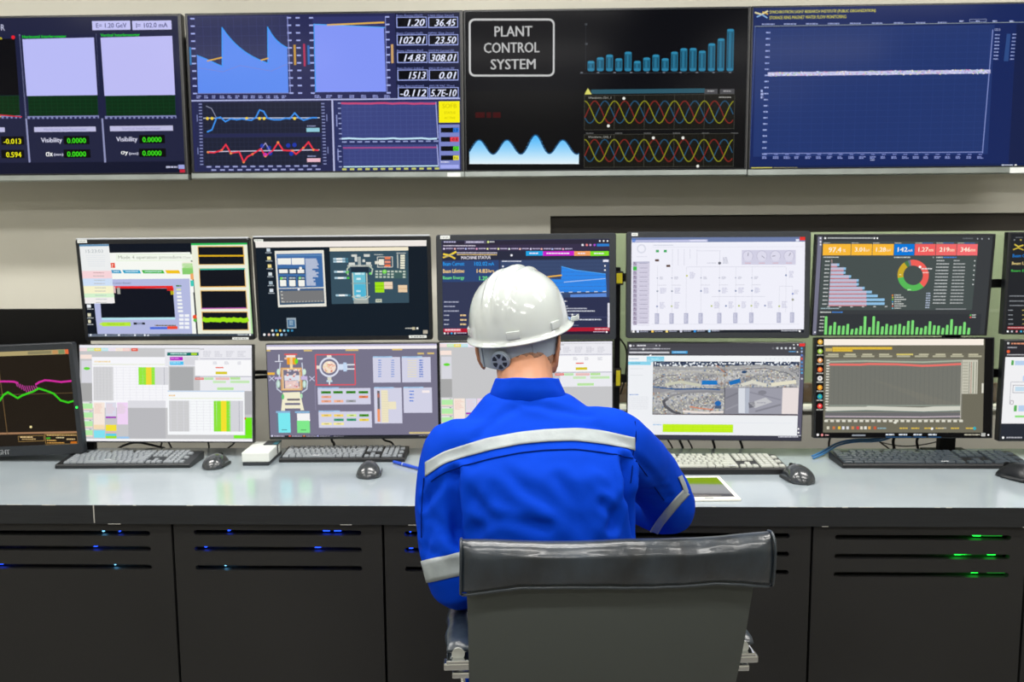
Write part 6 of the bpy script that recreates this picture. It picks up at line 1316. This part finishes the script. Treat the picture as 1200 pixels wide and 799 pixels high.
for sx in (-1, 1):
    e = bmesh.new(); bmesh.ops.create_uvsphere(e, u_segments=16, v_segments=12, radius=.0115, matrix=Matrix.Translation(hp(sx * .031, .078, .004))); eo = obj('eyeball', e, 'eye_white', PER, smooth=True, M=PT)
    e = bmesh.new(); bmesh.ops.create_uvsphere(e, u_segments=12, v_segments=8, radius=.0055, matrix=Matrix.Translation(hp(sx * .031, .0855, .004))); obj('iris', e, 'iris', eo, smooth=True)
    obj('eyebrow', tube_bm([hp(sx * .016, .091, .024), hp(sx * .03, .091, .028), hp(sx * .046, .080, .024)], .003, 8), 'hair', PER, smooth=True, M=PT)
obj('lips', tube_bm([hp(-.02, .0845, -.068), hp(-.008, .0945, -.066), hp(0, .0955, -.067), hp(.008, .0945, -.066), hp(.02, .0845, -.068)], .0036, 8), 'lip', PER, smooth=True, M=PT)
# short hair: a thin shell over the back and sides of the head
bvh_body = BVHTree.FromPolygons([v.co[:] for v in body.vertices], [tuple(p.vertices) for p in body.polygons])
hb = bmesh.new(); grid = []
for i in range(61):
    th = R(-150 + 300 * i / 60); row = []       # around, 0 = back of the head
    for j in range(25):
        side = abs(math.degrees(th)) / 150
        zl = -.110 if side < .3 else -.110 + (side - .3) / .33 * .082 if side < .63 else (-.028 + (side - .63) * .2)
        zz = zl + (.105 - zl) * j / 24
        dr = Vector((math.sin(th), -math.cos(th), 0)); o_ = HM @ Vector((0, 0, min(zz, .06))); dv = HR_.to_3x3() @ (dr * .2 + Vector((0, 0, max(0, zz - .06) * 3))).normalized()
        hit = bvh_body.ray_cast(o_ + dv * .145, -dv)
        p = hit[0] if hit[0] else o_ + dv * .07
        if hit[0] and (p - o_).length > .112: p = o_ + dv * .085
        row.append(hb.verts.new(p + dv * (.0005 + .0022 * min(1, j / 6))))
    grid.append(row)
for it in range(6):
    Q_ = [[v.co.copy() for v in r_] for r_ in grid]
    for i in range(61):
        for j in range(25):
            nb = [Q_[a_][c_] for a_, c_ in ((i - 1, j), (i + 1, j)) if 0 <= a_ < 61]
            grid[i][j].co = Q_[i][j] * .5 + sum(nb, Vector()) * (.5 / len(nb))
for i in range(60):
    for j in range(24):
        th = abs(-150 + 300 * (i + .5) / 60)
        if 74 < th < 104 and j < 15: continue
        hb.faces.new((grid[i][j], grid[i][j + 1], grid[i + 1][j + 1], grid[i + 1][j]))
for v in [v for v in hb.verts if not v.link_faces]: hb.verts.remove(v)
bmesh.ops.recalc_face_normals(hb, faces=hb.faces)
obj('hair', hb, 'hair', PER, smooth=True, M=PT)

# --- coverall
b = bmesh.new()
loft([ell(x, y, z, a, bb, p=2.5) for x, y, z, a, bb in TOR[:-1]], bm=b)
limb(b, [(-.08, 1.705, 1.025), (-.130, 1.702, 1.030), SL, ML, EL, Vector(EL).lerp(Vector(WL), .5), WL], [.066, .068, .066, .060, .058, .050, .040], n=24)
limb(b, [(.08, 1.738, 1.052), (.130, 1.738, 1.046), SR, MR, ER, Vector(ER).lerp(Vector(WR), .5), WR], [.066, .070, .067, .064, .062, .050, .040], n=24)
for H_, K_, A_ in ((HIPL, KNL, ANL), (HIPR, KNR, ANR)): limb(b, [H_, Vector(H_).lerp(Vector(K_), .5), K_, (A_[0], A_[1] + .012, .34), (A_[0], A_[1], .13)], [.098, .090, .072, .066, .060])
cov = remesh(b, .0065, 5)
co = np.array([v.co[:] for v in cov.vertices]); no = np.array([v.normal[:] for v in cov.vertices])
disp = np.zeros(len(co))
def crease(pts, width, depth, bulge=0.35):
    P = [np.array(p, float) for p in pts]; d = np.full(len(co), 9.0)
    for a, c in zip(P, P[1:]):
        ab = c - a; t = np.clip(((co - a) @ ab) / (ab @ ab), 0, 1); d = np.minimum(d, np.linalg.norm(co - (a + t[:, None] * ab), axis=1))
    global disp
    disp += -depth * np.exp(-(d / width) ** 2) + depth * bulge * np.exp(-((d - width * 2.1) / width) ** 2)
crease([at(530, 556, 1.61), at(529, 575, 1.60), at(533, 600, 1.60), at(538, 635, 1.6)], .012, .025)
crease([at(533, 552, 1.61), at(514, 566, 1.62), at(500, 590, 1.63)], .009, .010)
crease([at(506, 600, 1.6), at(520, 620, 1.6), at(530, 640, 1.6)], .008, .006)
crease([at(494, 640, 1.62), at(510, 648, 1.59), at(526, 645, 1.6)], .007, .005)
crease([at(499, 568, 1.64), at(505, 620, 1.6), at(498, 655, 1.6)], .007, .004)
crease([at(736, 540, 1.63), at(738, 575, 1.61), at(742, 605, 1.62), at(748, 635, 1.62)], .012, .034)
crease([at(738, 572, 1.61), at(728, 590, 1.58), at(716, 618, 1.57)], .010, .014)
crease([at(742, 535, 1.66), at(768, 560, 1.72), at(785, 585, 1.8)], .008, .005)
crease([at(742, 560, 1.66), at(760, 580, 1.72), at(768, 600, 1.78)], .010, .009)
crease([at(700, 545, 1.56), at(712, 580, 1.56), at(724, 620, 1.56)], .012, .006)
crease([at(560, 560, 1.56), at(590, 590, 1.55), at(640, 622, 1.54)], .014, .006)
crease([at(620, 548, 1.56), at(650, 590, 1.55), at(690, 625, 1.54)], .014, .005)
crease([at(600, 480, 1.70), at(580, 492, 1.68), at(560, 512, 1.65)], .010, .004)
crease([at(620, 474, 1.71), at(650, 480, 1.70), at(690, 484, 1.70)], .009, .004)
crease([at(560, 600, 1.56), at(600, 612, 1.55), at(640, 616, 1.55)], .009, .005)
for a_, w_, dp in (([(545, 575), (572, 600), (600, 628)], .011, .008), ([(552, 622), (590, 606), (630, 603)], .010, .007), ([(590, 545), (612, 570), (640, 590)], .012, .006), ([(655, 560), (672, 590), (680, 625)], .012, .007), ([(690, 540), (700, 560), (722, 580)], .009, .008),
                    ([(706, 590), (720, 604), (732, 628)], .008, .009), ([(575, 545), (560, 560), (548, 590)], .010, .006), ([(600, 640), (650, 628), (700, 632)], .012, .006), ([(630, 535), (700, 532), (730, 540)], .008, .004), ([(600, 452), (625, 458), (650, 455)], .006, .003)):
    crease([at(px, py, 1.575) for px, py in a_], w_, dp)
for k in range(5):
    a = Vector(SR).lerp(Vector(ER), .3 + .13 * k); crease([a + Vector((-.05, -.05, .01)), a + Vector((.0, -.06, .0)), a + Vector((.05, -.02, -.02))], .007, .0035)
for k in range(3):
    a = Vector(ML).lerp(Vector(EL), .1 + .2 * k); crease([a + Vector((-.05, -.04, .01 * k)), a + Vector((.0, -.06, -.008)), a + Vector((.05, -.03, .0))], .007, .003)
nz = np.array([noise.noise(Vector((p[0] * 9, p[1] * 9, p[2] * 6 + p[0] * 7))) + .5 * noise.noise(Vector((p[0] * 22 + 5, p[1] * 22, p[2] * 15 - p[0] * 14))) for p in co])
disp += nz * .0050
co2 = co + no * disp[:, None]
cov.vertices.foreach_set('co', co2.ravel()); cov.update()
CV = obj('coverall', cov, 'blue_cloth', PER, smooth=True, M=PT)
ss = CV.modifiers.new('s', 'SMOOTH'); ss.iterations = 2; ss.factor = .4
dg = bpy.context.evaluated_depsgraph_get(); ev = CV.evaluated_get(dg).to_mesh()
bvh = BVHTree.FromPolygons([(PT.inverted() @ v.co.to_4d().to_3d())[:] if False else v.co[:] for v in ev.vertices], [tuple(p.vertices) for p in ev.polygons])
CV.evaluated_get(dg).to_mesh_clear()
def strip(name, rows_, m, off=.0022, parent=CV):
    """rows_: list along the band of lists across it; each entry (origin, direction) cast onto the cloth"""
    b = bmesh.new(); G = []
    for r_ in rows_:
        g = []
        for o_, d in r_:
            h = bvh.ray_cast(o_, d.normalized(), 1.0)
            g.append((h[0] + h[1] * off) if h[0] else None)
        G.append(g)
    # fill misses, relax a little
    N, K = len(G), len(G[0])
    for j in range(K):
        for i in range(N):
            if G[i][j] is None:
                for q in range(1, N):
                    for ii in (i - q, i + q):
                        if 0 <= ii < N and G[ii][j] is not None: G[i][j] = G[ii][j].copy(); break
                    if G[i][j] is not None: break
    if any(x is None for g in G for x in g): return None
    closed = (G[0][0] - G[-1][0]).length < .004
    for it in range(4):
        H = [[p.copy() for p in g] for g in G]
        for i in range(N):
            a_, c_ = (i - 1, i + 1) if 0 < i < N - 1 else ((N - 2, 1) if closed else (i, i))
            for j in range(K): G[i][j] = H[i][j] * .4 + (H[a_][j] + H[c_][j]) * .3 if a_ != i else H[i][j]
    for i in range(N):
        for j in range(K):
            lo, nn, ix, ds = bvh.find_nearest(G[i][j])
            if lo is not None and (G[i][j] - lo).dot(nn) < off * .7: G[i][j] = lo + nn * off * .8
    V = [[b.verts.new(p) for p in g] for g in G]
    for i in range(N - 1):
        for j in range(K - 1):
            b.faces.new((V[i][j], V[i][j + 1], V[i + 1][j + 1], V[i + 1][j]))
    bmesh.ops.remove_doubles(b, verts=b.verts, dist=1e-6)
    bmesh.ops.recalc_face_normals(b, faces=b.faces)
    o = obj(name, b, m, parent, smooth=True)
    sd = o.modifiers.new('t', 'SOLIDIFY'); sd.thickness = .0012; sd.offset = 0
    return o
def interp(tab, x):
    for (x0, y0), (x1, y1) in zip(tab, tab[1:]):
        if x <= x1: return y0 + (y1 - y0) * max(0, (x - x0)) / (x1 - x0)
    return tab[-1][1]
TOP = [(497, 543), (520, 529), (545, 521), (575, 513), (610, 506.6), (640, 503.5), (675, 502), (708, 505), (744, 513)]
BOT = [(497, 560), (520, 544), (545, 536), (575, 528), (610, 521), (640, 518), (675, 517), (708, 521), (744, 527.7)]
# the tape's course across the back, laid on the cloth from behind
def back_rows(ft, n, x0, x1, k=7):
    rows_ = []
    for i in range(n):
        px = x0 + (x1 - x0) * i / (n - 1); r_ = []
        for j in range(k):
            f_ = j / (k - 1); py = interp(ft[0], px) * (1 - f_) + interp(ft[1], px) * f_
            d = ray(px, py).normalized(); r_.append((Vector((0, 0, CAMZ)) + d * 1.3, d))
        rows_.append(r_)
    return rows_
strip('reflective_tape', back_rows((TOP, BOT), 90, 499, 743.5), 'reflective_tape')
s1 = [(x, y + 9) for x, y in BOT]; s2 = [(x, y + 10.2) for x, y in BOT]
strip('seam', back_rows((s1, s2), 90, 505, 742, 2), 'blue_seam', .0012)
def ringband(axis_a, axis_b, t0, t1, name='reflective_tape', m='reflective_tape', n=96, off=.0024, k=6, rmax=.082):
    A, B = Vector(axis_a), Vector(axis_b); d = (B - A).normalized(); s = d.cross(Vector((0, 0, 1)))
    if s.length < .1: s = d.cross(Vector((1, 0, 0)))
    s.normalize(); u = s.cross(d); ok = []; rows_ = []
    for i in range(n):
        a = 2 * math.pi * i / n; e = s * math.cos(a) + u * math.sin(a); r_ = []; good = True
        for j in range(k):
            c = A + (B - A) * (t0 + (t1 - t0) * j / (k - 1)); h = bvh.ray_cast(c, e, rmax)
            if not h[0]: good = False; break
            r_.append((h[0] + e * .02, -e))
        rows_.append(r_ if good else None)
    if all(rows_): return strip(name, rows_ + [rows_[0]], m, off)
    st = next(i for i in range(n) if rows_[i] is None); best = []; cur = []
    for q in range(1, n + 1):
        r_ = rows_[(st + q) % n]
        if r_ is None:
            if len(cur) > len(best): best = cur
            cur = []
        else: cur.append(r_)
    if len(cur) > len(best): best = cur
    return strip(name, best, m, off)
ringband(ML, EL, .60, .94)
def pathstrip(path, wpx, m='reflective_tape', k=6, n=40):
    L = [0]
    for a_, c_ in zip(path, path[1:]): L.append(L[-1] + math.dist(a_, c_))
    rows_ = []
    for i in range(n):
        q = L[-1] * i / (n - 1); s_ = max(j for j in range(len(path) - 1) if L[j] <= q + 1e-9); f_ = (q - L[s_]) / (L[s_ + 1] - L[s_])
        (x0, y0), (x1, y1) = path[s_], path[s_ + 1]; px, py = x0 + (x1 - x0) * f_, y0 + (y1 - y0) * f_; l_ = math.dist(path[s_], path[s_ + 1]); nx, ny = -(y1 - y0) / l_, (x1 - x0) / l_
        r_ = []
        for j in range(k):
            o_ = wpx * (j / (k - 1) - .5); d = ray(px + nx * o_, py + ny * o_).normalized(); r_.append((Vector((0, 0, CAMZ)) + d * 1.3, d))
        rows_.append(r_)
    return strip('reflective_tape', rows_, m)
pathstrip([(758, 638), (765, 626), (774, 611), (785, 597), (795, 585), (804, 576)], 9.5)
pathstrip([(803.5, 577), (800, 567), (796, 558)], 5)
def seamline(pts, w=.0012):
    P = []
    for px, py in pts:
        d = ray(px, py).normalized(); h = bvh.ray_cast(Vector((0, 0, CAMZ)) + d * 1.3, d, .9)
        if h[0]: P.append(h[0] + h[1] * .0007)
    if len(P) > 1: obj('seam', tube_bm(P, w, 6), 'blue_seam', CV)
seamline([(744, 494), (745, 512), (742, 530), (741, 548), (739, 566)])
seamline([(497, 560), (495, 580), (494, 605), (494, 630)])
seamline([(745, 540), (757, 556), (768, 572), (778, 586)])
# collar
def cring(z, dy, a, bb, th, n=40, tilt=.30):
    return ell(-.021, 1.775 + dy, z, a, bb, n, 2.0, ty=-tilt)
rings = [ell(-.020, 1.778, 1.106, .080, .064, 48, 2.1, ty=-.30), ell(-.020, 1.780, 1.130, .083, .071, 48, 2.0, ty=-.30), ell(-.021, 1.785, 1.150, .073, .067, 48, 2.0, ty=-.22), ell(-.021, 1.787, 1.166, .068, .065, 48, 2.0, ty=-.18),
         ell(-.021, 1.787, 1.168, .065, .062, 48, 2.0, ty=-.18), ell(-.021, 1.785, 1.150, .066, .062, 48, 2.0, ty=-.22), ell(-.020, 1.780, 1.120, .078, .066, 48, 2.0, ty=-.30)]
for r_ in rings[:4]:
    for i, p in enumerate(r_): p += Vector((0, 0, .0015 * math.sin(i * .8))) + Vector((.0012 * math.sin(i * 1.3 + p.z * 80), 0, 0))
o = obj('collar', loft(rings, cap=False), 'blue_cloth', CV, smooth=True)
o.modifiers.new('s', 'SUBSURF').render_levels = 1
for (A_, B_, nm) in ((EL, WL, 0), (ER, WR, 0)):
    A2, B2 = Vector(A_), Vector(B_); d = (B2 - A2).normalized(); e = B2 + d * .012
    obj('cuff', tube_bm([B2 - d * .03, e], .0425, 20), 'blue_cloth', CV, smooth='auto')
# shoes
for (A_, nm) in ((ANL, 0), (ANR, 1)):
    rings = []
    for k in range(11):
        f_ = k / 10; y = A_[1] - .075 + .245 * f_; w_ = .036 + .012 * math.sin(math.pi * min(1, f_ * 1.15)); h = (.085 if f_ < .35 else .085 - .045 * (f_ - .35) / .65) * (1 if 0 < k < 10 else .75)
        if k in (0, 10): w_ *= .7
        rings.append([Vector((A_[0] + math.cos(a) * w_, y, .012 + h * .5 + math.sin(a) * h * .5)) for a in [2 * math.pi * q / 20 for q in range(20)]])
    sh = obj('shoe', loft(rings), 'shoe_black', PER, smooth=True, M=PT)
    obj('sole', box(A_[0] - .045, A_[1] - .082, 0, A_[0] + .045, A_[1] + .172, .018, .008), 'black', sh)

# --- hard hat
HHM = PT @ Matrix.Translation((-.041, 1.950, 1.2605)) @ Matrix.Rotation(R(-20), 4, 'Z') @ Matrix.Rotation(R(9), 4, 'X') @ Matrix.Rotation(R(-5), 4, 'Y')
def helm_bm(inner=0.0):
    b = bmesh.new(); n = 96; rings = []
    def rad(th):
        c, s = math.cos(th), math.sin(th)                # s>0 front
        return .1105, (.136 if s > 0 else .128)
    H = .133
    def pt(th, f, extra=0.0):
        a, bb = rad(th); z = H * math.sin(f * math.pi / 2) ** .98; q = math.cos(f * math.pi / 2) ** .80
        x, y = math.cos(th) * (a + extra) * q, math.sin(th) * (bb + extra) * q
        if not inner:
            # three raised ribs from front to back over the crown
            lift = 0
            for xc, wd, hh in ((0, .0120, .0085), (-.030, .0070, .0055), (.030, .0070, .0055)):
                lift += hh * math.exp(-(abs(x - xc) / wd) ** 4) * min(1, max(0, (z - .035) / .05))
            nv = Vector((x / (a * a), y / (bb * bb), z / (H * H))).normalized(); v = Vector((x, y, z)) + nv * lift
            # shallow side panels
            pa = abs(math.degrees(math.atan2(y, x))) 
            side = math.exp(-((abs(abs(x) - .085) / .018) ** 4)) * math.exp(-(abs(y - .0) / .075) ** 6) * math.exp(-((z - .06) / .045) ** 4)
            v += nv * (.0016 * side)
            return v
        return Vector((x, y, z))
    prof = []
    e = -inner
    for k in range(34):
        f = k / 33 * .985; prof.append([pt(2 * math.pi * i / n, f, e) for i in range(n)])
    def brim(w, z, fr):
        out = []
        for i in range(n):
            th = 2 * math.pi * i / n; a, bb = rad(th); s = math.sin(th)
            ww = w + fr * max(0, s) ** 3 * 1.0
            out.append(Vector((math.cos(th) * (a + ww), math.sin(th) * (bb + ww), z - .006 * max(0, s) ** 2 * (fr > 0))))
        return out
    if not inner:
        low = [brim(.0065, -.0145, .026), brim(.0095, -.0125, .032), brim(.0100, -.0105, .033), brim(.0080, -.0085, .030), brim(.0035, -.006, .014), brim(.0010, -.002, .002)]
        inn = [[Vector((p.x * .965, p.y * .965, p.z)) for p in brim(0, -.010, 0)]] 
        loft(inn + low + prof, cap=False, bm=b)
        top = b.verts.new((0, 0, H + .005)); last = b.verts[:]
    else:
        loft([brim(-inner, -.010, 0)] + prof, cap=False, bm=b)
        top = None
    b.verts.ensure_lookup_table()
    edges = [e_ for e_ in b.edges if len(e_.link_faces) == 1 and all(v.co.z > .1 for v in e_.verts)]
    if top is not None: b.verts.remove(top)
    bmesh.ops.holes_fill(b, edges=edges, sides=200)
    bmesh.ops.recalc_face_normals(b, faces=b.faces)
    return b
hh = bpy.data.objects.new('hard_hat', None); hh.empty_display_size = .05; COL.objects.link(hh); hh.parent = PER; hh.matrix_local = HHM
hh['label'] = 'white hard hat with a grey adjustable band'
hs = obj('shell', helm_bm(), 'helmet_white', hh, smooth=True); hs.modifiers.new('s', 'SUBSURF').render_levels = 1
obj('liner', helm_bm(.006), 'helmet_dark', hh, smooth=True)
def slot(th, w=.030, h=.017, z=.010):
    b = bmesh.new(); c, s = math.cos(th), math.sin(th); a, bb = .1105, (.136 if s > 0 else .128)
    M = Matrix.Translation((c * (a - .001), s * (bb - .001), z)) @ Matrix.Rotation(math.atan2(s * a, c * bb) , 4, 'Z')
    bx(b, -.004, -w / 2, -h / 2, .005, w / 2, h / 2, .002, M)
    obj('accessory_slot', b, 'helmet_white', hh, smooth='auto')
for d_ in (-72, -155, -20): slot(R(d_))
slot(R(200), .026)
# side lug, seen at the right of the brim
b = bmesh.new(); bx(b, .106, .060, -.008, .1235, .069, .003, .002); bx(b, .1195, .056, -.004, .1225, .073, .006, .001); obj('side_lug', b, 'helmet_white', hh)
# suspension band round the back of the head and its knob
def band(z0, z1, r0, r1, th0, th1, n=40, thick=.0025, drop=0.0):
    rings = []
    for i in range(n + 1):
        th = R(th0 + (th1 - th0) * i / n); dd = drop * max(0, math.cos(th + math.pi / 2)) ** 2
        c, s = math.cos(th), math.sin(th); ra, rb = r0
        rings.append([Vector((c * (ra + t_), s * (rb + t_), z - dd)) for t_, z in ((0, z0), (thick, z0), (thick, z1), (0, z1))])
    return loft(rings)
hb_ = obj('headband', band(-.058, -.010, (.092, .118), 0, -178, -2, drop=.008), 'helmet_grey', hh, smooth='auto')
for d_ in (-128, -47): obj('band_clip', band(-.060, -.010, (.093, .119), 0, d_ - 2, d_ + 2, 4, .0035, drop=.008), 'helmet_grey', hb_)
kn = bmesh.new(); kc = (0.0, -.124, -.042)
cyl(kn, kc, (0, -1, -.12), .0215, .012, 40); bmesh.ops.bevel(kn, geom=[e for e in kn.edges if e.calc_face_angle(0) > 1], offset=.002, segments=2, affect='EDGES')
kb = obj('adjustment_knob', kn, 'helmet_grey', hh, smooth='auto')
dirk = Vector((0, -1, -.12)).normalized(); up_k = Vector((0, -.12, 1)).normalized(); sk = dirk.cross(up_k)
b = bmesh.new()
for k in range(6):
    a0, a1 = R(60 * k + 9), R(60 * k + 51); base = Vector(kc) + dirk * .0118
    pts = [base + (sk * math.cos(a) + up_k * math.sin(a)) * r_ for r_, a in ((.0075, a0 + .12), (.0168, a0), (.0178, (a0 + a1) / 2), (.0168, a1), (.0075, a1 - .12))]
    f1 = [b.verts.new(p + dirk * .0012) for p in pts]; f0 = [b.verts.new(p) for p in pts]
    b.faces.new(f1)
    for q in range(5): b.faces.new((f0[q], f0[(q + 1) % 5], f1[(q + 1) % 5], f1[q]))
obj('knob_recesses', b, 'helmet_dark', kb)
